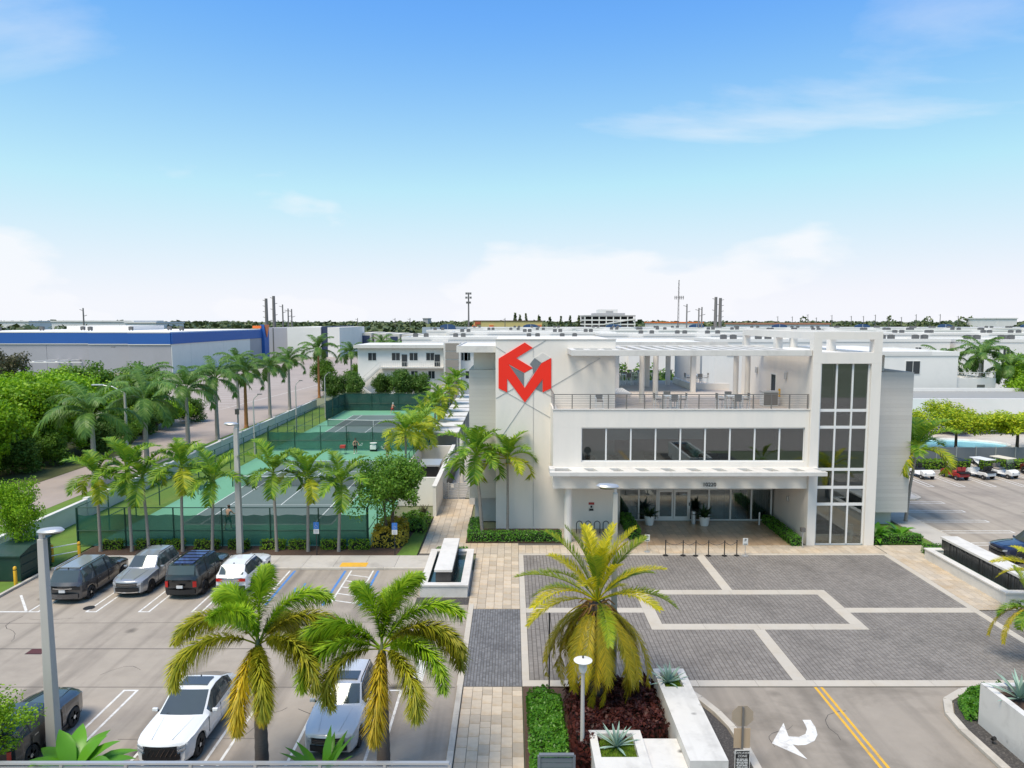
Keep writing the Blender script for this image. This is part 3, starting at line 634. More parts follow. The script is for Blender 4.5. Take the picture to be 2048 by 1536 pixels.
def palm(name, label, cat, loc, h, kinds, nf, rng, trunk=BARK, r0=0.10, r1=0.07, shaft=None, group=None, lean=(0, 0), scale=1.0, spread=(0.0, 1.0), dead=0, fscale=1.0, shaft_h=0.55, shaft_r=0.11, az0=0):
    """trunk, crownshaft and separate fronds; kinds: frond families, picked from upright to hanging"""
    x, y = loc[0], loc[1]; z = loc[2] if len(loc) > 2 else 0.0
    root = thing(name, label, cat, (x, y, z), 0, group, local=True)
    top = Vector((lean[0], lean[1], h)); mid = Vector((lean[0] * 0.35, lean[1] * 0.35, h * 0.5))
    trunk_mb([(0, 0, -0.05), (0, 0, 0.25), mid, top], [r0 * 1.35, r0, (r0 + r1) / 2, r1], 10, 0.06, 30).build('trunk', trunk, root, smooth=60)
    ct = top.copy()
    if shaft:
        MB().lathe([(r1, 0), (shaft_r, shaft_h * 0.15), (shaft_r * 0.95, shaft_h * 0.5), (shaft_r * 0.5, shaft_h), (0.02, shaft_h + 0.15)], 10, tuple(top - Vector((0, 0, 0.05)))).build('crownshaft', shaft, root, smooth=60)
        ct = top + Vector((0, 0, shaft_h * 0.8))
    for i in range(nf):
        t = (i + 0.5) / nf; t = spread[0] + (spread[1] - spread[0]) * t
        fam = FR[kinds[min(int(t * len(kinds)), len(kinds) - 1)]]; j = min(len(fam) - 1, max(0, int(t * len(fam) + rng.uniform(-0.5, 0.5))))
        az_ = az0 + i * 2.39996 + rng.uniform(-0.25, 0.25)
        put('frond', fam[j], root, ct - Vector((0, 0, 0.25 * t * shaft_h if shaft else 0.05 * t)), (rng.uniform(-0.12, 0.12), rng.uniform(-0.1, 0.1), az_), fscale * rng.uniform(0.88, 1.08))
    if dead:
        mb = MB()
        for k in range(26):
            a = rng.uniform(0, 6.28); p = Vector((math.cos(a) * r1, math.sin(a) * r1, 0)) + top - Vector((0, 0, 0.02))
            mb.tube([p, p + Vector((math.cos(a) * 0.25, math.sin(a) * 0.25, 0.0)), p + Vector((math.cos(a) * 0.4, math.sin(a) * 0.4, -0.3))], [0.012, 0.008, 0.004], 3)
        mb.build('flower_stalk', L_CRO, root)
    if scale != 1.0: root.scale = (scale,) * 3
    return root
def leaves(mb, centers, rad, n, size, rng, flat=0.35, aspect=0.55):
    """n leaf faces round each centre"""
    for c in centers:
        rr = rad * rng.uniform(0.75, 1.25)
        for i in range(n):
            d = Vector((rng.gauss(0, 1), rng.gauss(0, 1), rng.gauss(0, 1))).normalized(); p = Vector(c) + d * rr * rng.random() ** 0.45 * Vector((1, 1, 0.75)).length / 1.6
            nn = (d * 0.6 + Vector((rng.gauss(0, 0.6), rng.gauss(0, 0.6), rng.gauss(0, 0.5) + flat))).normalized()
            t = nn.orthogonal().normalized(); t = (Matrix.Rotation(rng.uniform(0, 6.28), 3, nn) @ t); b = nn.cross(t); l = size * rng.uniform(0.7, 1.3) / 2; w = l * aspect
            o = len(mb.v); mb.v += [tuple(p - t * l), tuple(p + b * w), tuple(p + t * l), tuple(p - b * w)]; mb.f.append((o, o + 1, o + 2, o + 3))
def crown_centers(rng, n, rx, ry, rz, cz, inner=0.55, lobes=7):
    lb = [(rng.uniform(-0.5, 0.5) * rx, rng.uniform(-0.5, 0.5) * ry, cz + rng.uniform(-0.35, 0.5) * rz, rng.uniform(0.4, 0.7)) for _ in range(lobes)]
    out = []
    for i in range(n):
        lx, ly, lz, s = rng.choice(lb); d = Vector((rng.gauss(0, 1), rng.gauss(0, 1), rng.gauss(0, 1) + 0.25)).normalized(); k = inner + (1 - inner) * rng.random()
        out.append((lx + d.x * rx * s * k, ly + d.y * ry * s * k, max(lz + d.z * rz * s * k, cz - rz * 0.9)))
    return out
TREE = {}
def tree_mesh(key, m, seed, rx, ry, rz, cz, clumps, per, size, crad, bark=BARKD, tr=0.14, lobes=7, stems=1, inner=0.5, flat=0.35):
    rng = random.Random(seed); cs = crown_centers(rng, clumps, rx, ry, rz, cz, inner, lobes)
    cb = MB(); leaves(cb, cs, crad, per, size, rng, flat)
    tb = MB()
    for s in range(stems):
        bx, by = (rng.uniform(-0.25, 0.25), rng.uniform(-0.25, 0.25)) if stems > 1 else (0, 0)
        fork = Vector((bx * 2.2, by * 2.2, cz - rz * 0.55)); tb.tube([(bx, by, -0.05), (bx * 1.3, by * 1.3, fork.z * 0.5), fork], [tr * 1.25, tr, tr * 0.8], 8)
        for c in rng.sample(cs, min(9, len(cs))):
            c = Vector(c); mid = fork.lerp(c, 0.5) + Vector((rng.uniform(-.2, .2), rng.uniform(-.2, .2), 0.15 * rz)); tb.tube([fork - Vector((0, 0, 0.1)), mid, c], [tr * 0.55, tr * 0.32, 0.015], 5)
    TREE[key] = (tb.mesh('trunk', bark, 60), cb.mesh('crown', m))
def tree(key, name, label, cat, loc, rz=0.0, s=1.0, group=None):
    root = thing(name, label, cat, (loc[0], loc[1], loc[2] if len(loc) > 2 else 0), rz, group, local=True); root.scale = (s, s, s) if not hasattr(s, '__len__') else s
    put('trunk', TREE[key][0], root); put('crown', TREE[key][1], root); return root
def hedge(label, x0, x1, y0, y1, z0, h, m=L_HDG, size=0.11, dens=230, seed=0, group=None, name='hedge', cat='hedge', round_=0.12, poly=None, core=None):
    """clipped hedge: woody core, leaf faces over sides and top"""
    rng = random.Random(seed); root = thing(name, label, cat, ((x0 + x1) / 2, (y0 + y1) / 2, z0), 0, group)
    e = 0.10; MB().box(x0 + e, x1 - e, y0 + e, y1 - e, z0 - 0.02, z0 + h - e).build('stems', core or mat('hedge_inside', (0.014, 0.022, 0.008), 0.95, 0.4, 9), root)
    mb = MB(); X, Y = x1 - x0, y1 - y0
    areas = [(X * Y, 't'), (X * h, 'f'), (X * h, 'b'), (Y * h, 'l'), (Y * h, 'r')]
    for A, k in areas:
        for i in range(int(A * dens)):
            a, b = rng.random(), rng.random(); dep = rng.gauss(0, 0.035) + 0.02 + 0.05 * math.sin(a * X * 5 + seed) * math.sin(b * 7 + a * 9)
            if k == 't': p = Vector((x0 + a * X, y0 + b * Y, z0 + h - dep)); n = Vector((0, 0, 1))
            elif k == 'f': p = Vector((x0 + a * X, y0 + dep, z0 + b * h)); n = Vector((0, -1, 0.3))
            elif k == 'b': p = Vector((x0 + a * X, y1 - dep, z0 + b * h)); n = Vector((0, 1, 0.3))
            elif k == 'l': p = Vector((x0 + dep, y0 + a * Y, z0 + b * h)); n = Vector((-1, 0, 0.3))
            else: p = Vector((x1 - dep, y0 + a * Y, z0 + b * h)); n = Vector((1, 0, 0.3))
            cx, cy = (x0 + x1) / 2, (y0 + y1) / 2
            ed = max(abs(p.x - cx) - (X / 2 - round_), 0) ** 2 + max(p.z - z0 - h + round_, 0) ** 2 + max(abs(p.y - cy) - (Y / 2 - round_), 0) ** 2
            if ed > round_ ** 2 * 1.5: continue
            nn = (n + Vector((rng.gauss(0, 0.5), rng.gauss(0, 0.5), rng.gauss(0, 0.5)))).normalized(); t = nn.orthogonal().normalized()
            t = Matrix.Rotation(rng.uniform(0, 6.28), 3, nn) @ t; bb = nn.cross(t); l = size * rng.uniform(0.7, 1.4) / 2; w = l * 0.55; o = len(mb.v)
            mb.v += [tuple(p - t * l), tuple(p + bb * w), tuple(p + t * l), tuple(p - bb * w)]; mb.f.append((o, o + 1, o + 2, o + 3))
    mb.build('foliage', m, root); return root
def mound(label, poly, z0, h, m, size=0.12, n=2500, seed=0, name='shrub', cat='shrub', group=None):
    """bushy planting that fills a plan outline"""
    rng = random.Random(seed); xs = [p[0] for p in poly]; ys = [p[1] for p in poly]; cx, cy = sum(xs) / len(xs), sum(ys) / len(ys)
    root = thing(name, label, cat, (cx, cy, z0), 0, group)
    MB().prism([(cx + (p[0] - cx) * 0.86, cy + (p[1] - cy) * 0.86) for p in poly], z0 - 0.02, z0 + h * 0.58).build('stems', mat('hedge_inside', (0.014, 0.022, 0.008), 0.95, 0.4, 9), root)
    def inside(x, y):
        c = False; j = len(poly) - 1
        for i in range(len(poly)):
            if (poly[i][1] > y) != (poly[j][1] > y) and x < (poly[j][0] - poly[i][0]) * (y - poly[i][1]) / (poly[j][1] - poly[i][1]) + poly[i][0]: c = not c
            j = i
        return c
    mb = MB(); k = 0
    while k < n:
        x = rng.uniform(min(xs), max(xs)); y = rng.uniform(min(ys), max(ys))
        if not inside(x, y): continue
        k += 1; hh = h * (0.82 + 0.18 * math.sin(x * 5.1 + seed) * math.sin(y * 4.3 + 1.3)); inn = inside(cx + (x - cx) * 1.13, cy + (y - cy) * 1.13)
        z = z0 + (hh * rng.uniform(0.86, 1.03) if inn else hh * rng.uniform(0.05, 0.98)); p = Vector((x, y, z))
        nn = Vector((rng.gauss(0, 0.5) + (0 if inn else (x - cx)), rng.gauss(0, 0.5) + (0 if inn else (y - cy)), rng.uniform(0.2, 1.0))).normalized(); t = nn.orthogonal().normalized()
        t = Matrix.Rotation(rng.uniform(0, 6.28), 3, nn) @ t; bb = nn.cross(t); l = size * rng.uniform(0.7, 1.4) / 2; w = l * 0.55; o = len(mb.v)
        mb.v += [tuple(p - t * l), tuple(p + bb * w), tuple(p + t * l), tuple(p - bb * w)]; mb.f.append((o, o + 1, o + 2, o + 3))
    mb.build('foliage', m, root); return root
def blade(mb, base, az_, el_, l, w, curl, fold=0.25, seg=6):
    """broad strap leaf, channelled, tapering to a point"""
    p = Vector(base); prev = None; o = len(mb.v)
    for i in range(seg + 1):
        t = i / seg; e = el_ - curl * t; d = Vector((math.cos(az_) * math.cos(e), math.sin(az_) * math.cos(e), math.sin(e))); s = Vector((-math.sin(az_), math.cos(az_), 0)); up = s.cross(d) * -1
        ww = w * (0.55 + 0.9 * t if t < 0.45 else 0.955 * (1 - ((t - 0.45) / 0.55) ** 1.4)) + 0.003
        mb.v += [tuple(p - s * ww / 2 + up * ww * fold), tuple(p), tuple(p + s * ww / 2 + up * ww * fold)]; p = p + d * (l / seg)
    for i in range(seg):
        a = o + i * 3; mb.f += [(a, a + 1, a + 4, a + 3), (a + 1, a + 2, a + 5, a + 4)]
def agave(label, loc, s=1.0, seed=0, n=26, group=None):
    rng = random.Random(seed); root = thing('agave', label, 'agave', loc, 0, group, local=True); root.scale = (s, s, s)
    for i in range(n):
        t = i / n; mb = MB(); blade(mb, (0, 0, 0.02), i * 2.4, 1.42 - 1.25 * t + rng.uniform(-.08, .08), 0.62 + 0.25 * min(t * 2, 1), 0.105, 0.25 * t - 0.05 + rng.uniform(0, .15)); mb.build('leaf', L_AGA, root, smooth=50)
    return root
def bigleaf(label, loc, n, l, w, seed=0, m=L_BIG, name='tropical_plant', cat='plant', el=(0.5, 1.35), curl=0.9, group=None):
    rng = random.Random(seed); root = thing(name, label, cat, loc, 0, group, local=True)
    for i in range(n):
        a = i * 2.4 + rng.uniform(-.3, .3); e = el[0] + (el[1] - el[0]) * rng.random(); st = MB(); k = Vector((math.cos(a) * math.cos(e), math.sin(a) * math.cos(e), math.sin(e))) * (l * 0.35)
        st.tube([(0, 0, -0.02), tuple(k * 0.6), tuple(k)], [0.018, 0.013, 0.01], 5); blade(st, k, a, e - 0.15, l * rng.uniform(0.75, 1.1), w, curl, 0.12); st.build('leaf', m, root, smooth=50)
    return root
def tuft(name, poly, z, m, n, h, seed):
    """short growth nobody could count"""
    rng = random.Random(seed); xs = [p[0] for p in poly]; ys = [p[1] for p in poly]; mb = MB()
    for i in range(n):
        x = rng.uniform(min(xs), max(xs)); y = rng.uniform(min(ys), max(ys)); a = rng.uniform(0, 6.28); l = h * rng.uniform(0.5, 1.3); o = len(mb.v)
        mb.v += [(x - 0.008 * math.sin(a), y + 0.008 * math.cos(a), z), (x + 0.008 * math.sin(a), y - 0.008 * math.cos(a), z), (x + math.cos(a) * l * 0.5, y + math.sin(a) * l * 0.5, z + l)]; mb.f.append((o, o + 1, o + 2))
    ob = mb.build(name, m); ob['kind'] = 'stuff'; return ob
tree_mesh('thick1', L_BRT, 1, 3.6, 3.6, 3.2, 4.6, 150, 75, 0.34, 0.85)
tree_mesh('thick2', L_MID, 2, 3.4, 3.4, 3.4, 4.4, 150, 75, 0.34, 0.85)
tree_mesh('thick3', L_DRK, 3, 3.2, 3.2, 3.2, 4.0, 140, 75, 0.34, 0.85)
tree_mesh('olive', L_OLV, 4, 2.6, 2.6, 3.4, 6.6, 80, 60, 0.34, 0.8)
tree_mesh('shade', L_MID, 5, 2.7, 2.7, 1.75, 3.75, 150, 110, 0.17, 0.55, tr=0.09, stems=2, lobes=9)
tree_mesh('screen', L_DRK, 6, 2.6, 1.8, 2.6, 3.4, 130, 70, 0.28, 0.7, tr=0.1, stems=2)
tree_mesh('bright', L_BRT, 7, 1.7, 1.7, 2.0, 2.9, 110, 90, 0.15, 0.5, tr=0.07)
tree_mesh('poinciana', L_YEL, 8, 3.8, 3.4, 1.3, 3.7, 150, 60, 0.24, 0.7, tr=0.12, lobes=9, flat=0.9)
tree_mesh('lot', L_BRT, 9, 1.6, 1.6, 1.7, 2.6, 120, 110, 0.11, 0.42, tr=0.06)
# ---------------------------------------------------------------- the clubhouse
CB = thing('clubhouse', 'white three-storey clubhouse with a red angular emblem, glazed corner tower and roof terrace', 'building', (10, 46, 0))
def part(name, m, *boxes, parent=None, bevel=0.0, smooth=None):
    mb = MB()
    for b in boxes: mb.box(*b)
    return mb.build(name, m, parent or CB, bevel=bevel, smooth=smooth)
# emblem block
part('wall', WHITE, (-1.15, 7.25, 49.6, 60, 0, 13.5), bevel=0.02)
part('parapet_cap', WHITE2, (-1.2, 7.3, 49.55, 49.95, 13.502, 13.56))
# left clad box: planks on a core
def clad(x0, x1, y0, y1, z0, z1, nb):
    core = part('clad_box', GREYBOARD, (x0, x1, y0 + 0.012, y1, z0, z1)); h = (z1 - z0) / nb
    me = MB().box(0, x1 - x0, 0, 0.012, 0.003, h - 0.003).mesh('plank', GREYBOARD)
    o = ORG[core.name]
    for i in range(nb): put('plank', me, core, (x0 - o[0], y0 - o[1], z0 + i * h - o[2]))
    return core
clad(-3.1, -1.152, 51.0, 59.5, 1.9, 11.3, 34)
part('base_wall', BASEGREY, (-2.75, -1.152, 51.6, 59, 0, 1.9))
part('upper_wall', WHITE, (-2.8, -1.152, 51.8, 59.2, 11.3, 12.62))
rs = part('roof_slab', ROOFW, (-3.85, -1.16, 49.9, 60.5, 12.64, 12.98), bevel=0.02)
part('fascia', WHITE2, (-3.9, -1.16, 49.84, 49.898, 12.6, 13.06), (-3.9, -3.852, 49.898, 60.5, 12.6, 13.06), parent=rs)
# front box
part('front_wall', WHITE, (2.7, 19.44, 46, 46.3, 3.8, 5.57), (2.7, 4.55, 46, 46.3, 5.572, 7.86), (19.18, 19.44, 46, 46.3, 5.572, 7.86), (2.7, 19.44, 46, 46.3, 7.862, 9.02))
part('side_wall', WHITE, (2.7, 3.0, 46.302, 49.598, 3.8, 9.02))
part('coping', WHITE2, (2.64, 19.44, 45.95, 46.36, 9.022, 9.07))
part('soffit', WHITE, (3.0, 19.44, 46.302, 51.9, 3.8, 4.05))
deck = part('terrace_deck', mat('terrace_tile', (0.50, 0.44, 0.39), 0.7, 0.1, 1.5, stain=(0.36, 0.31, 0.27), stain_amt=0.5, stain_scale=0.6), (7.252, 19.44, 46.302, 73, 8.5, 8.7), (3.0, 7.252, 46.302, 49.598, 8.5, 8.7))
part('room_floor', mat('room_floor', (0.20, 0.18, 0.16), 0.5, 0.2, 2), (3.0, 19.44, 46.5, 51.9, 4.052, 4.2))
part('room_back_wall', mat('room_wall', (0.30, 0.29, 0.28), 0.8, 0.1, 1), (7.252, 19.44, 51.9, 52.1, 4.052, 8.49))
wb = part('window_band_frame', ALU, (4.55, 19.18, 46.12, 46.22, 5.572, 5.66), (4.55, 19.18, 46.12, 46.22, 7.77, 7.86))
pitch = (19.18 - 4.55) / 9
for i in range(10):
    x = 4.55 + i * pitch; MB().box(max(4.552, x - 0.05), min(19.178, x + 0.05), 46.11, 46.23, 5.662, 7.768).build('mullion', ALU, wb)
blind = mat('roller_blind', (0.42, 0.50, 0.52), 0.8, 0.05, 3)
for i in range(9):
    x = 4.55 + i * pitch; MB().box(x + 0.052, x + pitch - 0.052, 46.16, 46.175, 5.662, 7.768).build('pane', GLASS, wb)
    if 1 <= i <= 4: MB().box(x + 0.07, x + pitch - 0.07, 46.32, 46.33, 7.05 if i > 1 else 7.0, 7.76).build('roller_blind', blind, CB)
for (x, w_, h_, c) in ((5.0, 0.6, 0.55, BLACK), (6.6, 0.6, 0.6, BLACK), (12.6, 1.4, 0.7, STONE), (9.0, 1.8, 0.75, BLACK), (16.4, 1.6, 0.8, TAUPE)):
    part('office_furniture', c, (x, x + w_, 47.2, 47.9, 4.202, 4.2 + h_ + 0.9), bevel=0.05)
# canopy over the entrance
cn = part('canopy', WHITE2, (2.4, 19.98, 44.25, 44.62, 5.0, 5.26), (2.4, 19.98, 45.55, 45.99, 5.06, 5.26), bevel=0.015)
for i in range(10):
    x = 3.9 + i * 1.66; MB().add([(x, 44.62, 5.1), (x + 1.0, 44.62, 5.1), (x + 0.75, 45.55, 5.1), (x - 0.25, 45.55, 5.1), (x, 44.62, 5.24), (x + 1.0, 44.62, 5.24), (x + 0.75, 45.55, 5.24), (x - 0.25, 45.55, 5.24)],
        [(3, 2, 1, 0), (4, 5, 6, 7), (0, 1, 5, 4), (1, 2, 6, 5), (2, 3, 7, 6), (3, 0, 4, 7)]).build('crossbar', WHITE2, cn)
MB().box(2.4, 2.75, 44.62, 45.55, 5.06, 5.4).build('end_fin', WHITE2, cn)
part('fascia_beam', WHITE, (3.9, 19.2, 45.9, 45.998, 4.55, 4.72))
num = text_mesh('10220', 0.36, 0.04, 'house_number', mat('number_dark', (0.05, 0.055, 0.06), 0.5)); put('house_number', num, CB, (13.0 - 10, 45.97 - 46, 4.06))
# column, ground floor walls, glazing
MB().lathe([(0.26, 0), (0.26, 3.8)], 24, (3.75, 46.55, 0)).build('column', WHITE, CB, smooth=60)
part('porch_wall', WHITE, (7.252, 7.9, 51.0, 51.7, 0, 3.798))
sgn = part('warning_sign', PAINT, (5.45, 5.85, 49.57, 49.598, 1.3, 1.95)); MB().box(5.45, 5.85, 49.562, 49.569, 1.78, 1.95).build('red_header', mat('sign_red', (0.35, 0.03, 0.03), 0.5), sgn)
MB().box(5.5, 5.8, 49.562, 49.569, 1.34, 1.5).build('print', DARKMET, sgn); MB().box(5.58, 5.72, 49.562, 49.569, 1.55, 1.72).build('pictogram', DARKMET, sgn)
ef = part('entrance_frame', ALU, (7.9, 19.3, 51.66, 51.76, 0.02, 0.12), (7.9, 19.3, 51.66, 51.76, 2.36, 2.46), (7.9, 19.3, 51.66, 51.76, 3.66, 3.798))
for x in (7.95, 9.4, 10.75, 13.15, 14.6, 16.2, 17.75, 19.22): MB().box(x - 0.06, x + 0.06, 51.65, 51.77, 0.122, 3.658).build('mullion', ALU, ef)
for a, b in ((8.01, 9.34), (9.46, 10.69), (13.21, 14.54), (14.66, 16.14), (16.26, 17.69), (17.81, 19.16)): MB().box(a, b, 51.70, 51.715, 0.125, 3.655).build('pane', GLASS, ef)
for s in (0, 1):
    d0 = 10.83 + s * 1.16; dr = part('door', ALU, (d0, d0 + 0.12, 51.62, 51.69, 0.125, 2.352), (d0 + 1.0, d0 + 1.12, 51.62, 51.69, 0.125, 2.352), (d0 + 0.122, d0 + 0.998, 51.62, 51.69, 0.125, 0.35), (d0 + 0.122, d0 + 0.998, 51.62, 51.69, 2.2, 2.352), parent=ef)
    MB().box(d0 + 0.122, d0 + 0.998, 51.645, 51.66, 0.352, 2.198).build('door_pane', GLASS, dr)
    hx = d0 + (0.98 if s == 0 else 0.14); MB().tube([(hx, 51.56, 0.95), (hx, 51.56, 1.4)], 0.018, 6).build('handle', SILVER, dr)
MB().box(10.83, 13.09, 51.7, 51.715, 2.464, 3.655).build('transom_pane', GLASS, ef)
for a in (8.2, 9.6, 14.8, 16.4, 18.0):      # curtains behind the glass
    mb = MB(); n = 12
    for k in range(n): mb.box(a + k * 0.09, a + k * 0.09 + 0.07, 51.9 + 0.02 * (k % 2), 51.94 + 0.02 * (k % 2), 0.1, 3.6)
    mb.build('curtain', mat('grey_curtain', (0.16, 0.18, 0.20), 0.9, 0.1, 2), CB)
part('lobby_floor', mat('lobby_floor', (0.25, 0.2, 0.15), 0.3, 0.1, 1), (7.9, 19.4, 51.78, 59, 0.004, 0.02)); part('lobby_wall', mat('room_wall', (0.3, 0.29, 0.28)), (7.26, 19.4, 59, 59.2, 0, 3.78)); part('lobby_ceiling', WHITE, (7.26, 19.4, 52.2, 59, 3.7, 3.78))
part('door_reader', BLACK, (13.1, 13.17, 51.6, 51.645, 1.15, 1.4)); part('wall_lamp', SILVER, (19.3, 19.44, 48.9, 49.1, 2.2, 2.55), bevel=0.03)
# tower
part('tower_wall', WHITE, (19.45, 20.0, 45.8, 46.4, 0, 12.05), (23.25, 23.9, 45.8, 46.4, 0, 12.05), (19.45, 23.9, 45.8, 46.4, 12.052, 12.78), bevel=0.01)
part('tower_side_wall', WHITE, (19.45, 19.75, 46.402, 60, 0, 12.6), (23.6, 23.9, 46.402, 60, 0, 12.6), (19.752, 23.598, 59.7, 60, 0, 12.6))
part('tower_roof', ROOFW, (19.752, 23.598, 46.402, 59.698, 12.3, 12.6))
part('tower_crown', WHITE, (19.45, 23.9, 45.8, 46.4, 13.61, 14.1), (19.45, 19.95, 46.402, 60, 13.61, 14.1), (23.4, 23.9, 46.402, 60, 13.61, 14.1), (19.952, 23.398, 59.5, 60, 13.61, 14.1))
for (a, b, c, d) in ((19.45, 20.0, 45.8, 46.4), (23.35, 23.9, 45.8, 46.4)): part('crown_post', WHITE, (a, b, c, d, 12.782, 13.608))
for y in (52.4, 59.5):
    part('crown_post', WHITE, (19.45, 19.95, y, y + 0.5, 12.602, 13.608)); part('crown_post', WHITE, (23.4, 23.9, y, y + 0.5, 12.602, 13.608))
tf = part('tower_glazing', ALU, (20.0, 23.25, 46.0, 46.12, 0.0, 0.08)); rows = [0.08, 2.75, 3.88, 5.08, 7.88, 8.99, 12.05]
for z in rows[1:-1]: MB().box(20.0, 23.25, 45.99, 46.13, z - 0.09, z + 0.09).build('transom', ALU, tf)
for k in range(4):
    x = 20.06 + k * (3.13 / 3); MB().box(x - 0.055, x + 0.055, 45.98, 46.14, 0.081, 12.048).build('mullion', ALU, tf)
for k in range(3):
    for j in range(6):
        x = 20.06 + k * (3.13 / 3); MB().box(x + 0.057, x + 3.13 / 3 - 0.057, 46.05, 46.065, rows[j] + (0.092 if j else 0.002), rows[j + 1] - (0.092 if j < 5 else 0.002)).build('pane', GLASS, tf)
for z in (4.0, 8.5): part('stair_landing', mat('room_wall', (0.3, 0.29, 0.28)), (19.752, 23.598, 47.5, 59.69, z, z + 0.25))
part('stair_wall', mat('room_wall', (0.3, 0.29, 0.28)), (19.752, 23.598, 52, 52.2, 0, 12.29)); part('lobby_sofa', TAUPE, (20.4, 22.2, 46.9, 47.9, 0.02, 0.5), (20.4, 22.2, 47.6, 47.9, 0.5, 0.9), bevel=0.05)
for x in (20.25, 22.75): MB().lathe([(0.15, 0.02), (0.2, 0.5), (0.19, 1.15), (0.15, 1.16)], 14, (x, 46.7, 0)).build('lobby_urn', mat('pale_urn', (0.55, 0.6, 0.62), 0.4), CB, smooth=50)
# right clad box
clad(23.902, 28.4, 50.0, 58, 1.1, 11.2, 36); part('base_wall', BASEGREY, (23.902, 27.6, 50.7, 57.5, 0, 1.1)); part('upper_wall', WHITE, (23.902, 27.0, 51.4, 57.6, 11.2, 12.45))
rs2 = part('roof_slab', ROOFW, (23.902, 29.0, 49.0, 60, 12.45, 12.72), bevel=0.02)
# terrace: railing, pergola, rear roof and walls
tr_ = part('terrace_railing', STEEL, (2.72, 19.4, 46.13, 46.19, 9.99, 10.04), (2.72, 2.78, 46.192, 49.58, 9.99, 10.04))
for i in range(15): MB().box(2.72 + i * 1.185, 2.78 + i * 1.185, 46.12, 46.2, 9.0, 9.988).build('baluster', STEEL, tr_)
for k in range(7):
    z = 9.2 + k * 0.11; MB().tube([(2.75, 46.16, z), (19.4, 46.16, z)], 0.012, 5).build('cable', STEEL, tr_); MB().tube([(2.75, 46.16, z), (2.75, 49.58, z)], 0.012, 5).build('cable', STEEL, tr_)
pg = part('pergola', WHITE2, (3.85, 19.42, 45.9, 46.25, 12.55, 12.93), (3.85, 4.2, 46.252, 49.58, 12.55, 12.93), (7.3, 19.42, 54.7, 55.05, 12.55, 12.93), (4.2, 7.25, 49.3, 49.58, 12.55, 12.93), (7.26, 7.6, 49.6, 54.7, 12.55, 12.93), bevel=0.015)
for i in range(15):
    x = 4.9 + i * 0.98; y1 = 49.28 if x < 7.6 else 54.69; MB().box(x, x + 0.42, 46.252, y1, 12.66, 12.86).build('slat', WHITE2, pg)
for (x, y) in ((9.73, 53.0), (10.75, 53.0), (17.2, 54.4), (18.1, 54.4), (9.9, 47.6), (14.0, 54.4)):
    if (x, y) in ((9.9, 47.6), (14.0, 54.4)): continue
    MB().lathe([(0.2, 8.7), (0.2, 12.549)], 18, (x, y, 0)).build('pergola_column', WHITE, CB, smooth=60)
rr = part('rear_roof', ROOFW, (7.3, 16.6, 60.1, 73.5, 12.7, 13.0)); part('rear_roof_beam', WHITE2, (7.3, 16.6, 59.8, 60.098, 12.55, 13.05), (16.602, 19.44, 64, 64.3, 12.55, 12.95), parent=rr)
for (x, y) in ((12.6, 66.0), (14.9, 67.7), (15.6, 61), (18.8, 71.8), (9.0, 61)): part('square_column', WHITE, (x - 0.2, x + 0.2, y - 0.2, y + 0.2, 8.7, 12.55))
part('rear_wall', BASEGREY, (16.7, 19.44, 72.5, 72.8, 8.7, 12.5)); part('terrace_kerb', WHITE, (15.9, 19.44, 63.2, 63.6, 8.7, 9.25), (15.9, 16.2, 63.602, 70, 8.7, 9.25))
part('lower_body', WHITE, (7.252, 19.44, 59.3, 73, 0, 8.49))
br = part('rear_railing', STEEL, (7.3, 16.6, 72.9, 72.95, 9.75, 9.8))
for i in range(8): MB().box(7.3 + i * 1.3, 7.35 + i * 1.3, 72.88, 72.96, 8.7, 9.748).build('baluster', STEEL, br)
for k in range(7): MB().tube([(7.3, 72.92, 8.85 + k * 0.12), (16.5, 72.92, 8.85 + k * 0.12)], 0.012, 4).build('cable', STEEL, br)
dr = part('terrace_door', ALU, (19.40, 19.448, 52.0, 52.1, 8.7, 10.95), (19.40, 19.448, 53.0, 53.1, 8.7, 10.95), (19.40, 19.448, 52.1, 53.0, 10.85, 10.95)); MB().box(19.42, 19.448, 52.102, 52.998, 8.72, 10.848).build('door_pane', FARGLASS, dr)
for y in (50.0, 56.0): part('wall_sconce', SILVER, (19.3, 19.449, y, y + 0.3, 10.7, 11.2), bevel=0.05)
part('notice', YELLOW, (19.41, 19.449, 51.2, 51.5, 9.3, 9.9))
# emblem: raised red shape and grooves, from the wall plane
EY = 49.6
def wp(pts, sc=2.926, ox=600, oy=560): return [P(ox + a / sc, oy + b / sc, EY) for a, b in pts]
def plate(name, m, pts, d0, d1):
    MB().prism_y(wp(pts), EY - d1, EY - d0).build(name, m, CB)
RED = mat('emblem_red', (0.86, 0.02, 0.004), 0.5, 0.04, 2); EGR = mat('emblem_grey', (0.17, 0.19, 0.205), 0.5, 0.05, 2)
plate('emblem', RED, [(1315, 366), (1362, 397), (1265, 457), (1362, 515), (1312, 543), (1220, 492), (1316, 632), (1413, 487), (1470, 457), (1470, 633), (1420, 657), (1420, 580), (1316, 716), (1212, 577), (1212, 657), (1162, 633), (1162, 460)], 0.0, 0.06)
plate('emblem_facet', EGR, [(1226, 502), (1311, 546), (1311, 622)], 0.0, 0.03); plate('emblem_facet', EGR, [(1372, 457), (1411, 487), (1366, 551), (1362, 512), (1345, 492)], 0.0, 0.03)
plate('emblem_facet', EGR, [(1375, 637), (1418, 583), (1418, 655)], 0.0, 0.03); plate('emblem_face', WHITE2, [(1374, 456), (1420, 426), (1468, 456), (1413, 485)], 0.0, 0.045); plate('emblem_face', WHITE2, [(1313, 545), (1361, 517), (1362, 548), (1316, 628)], 0.0, 0.045)
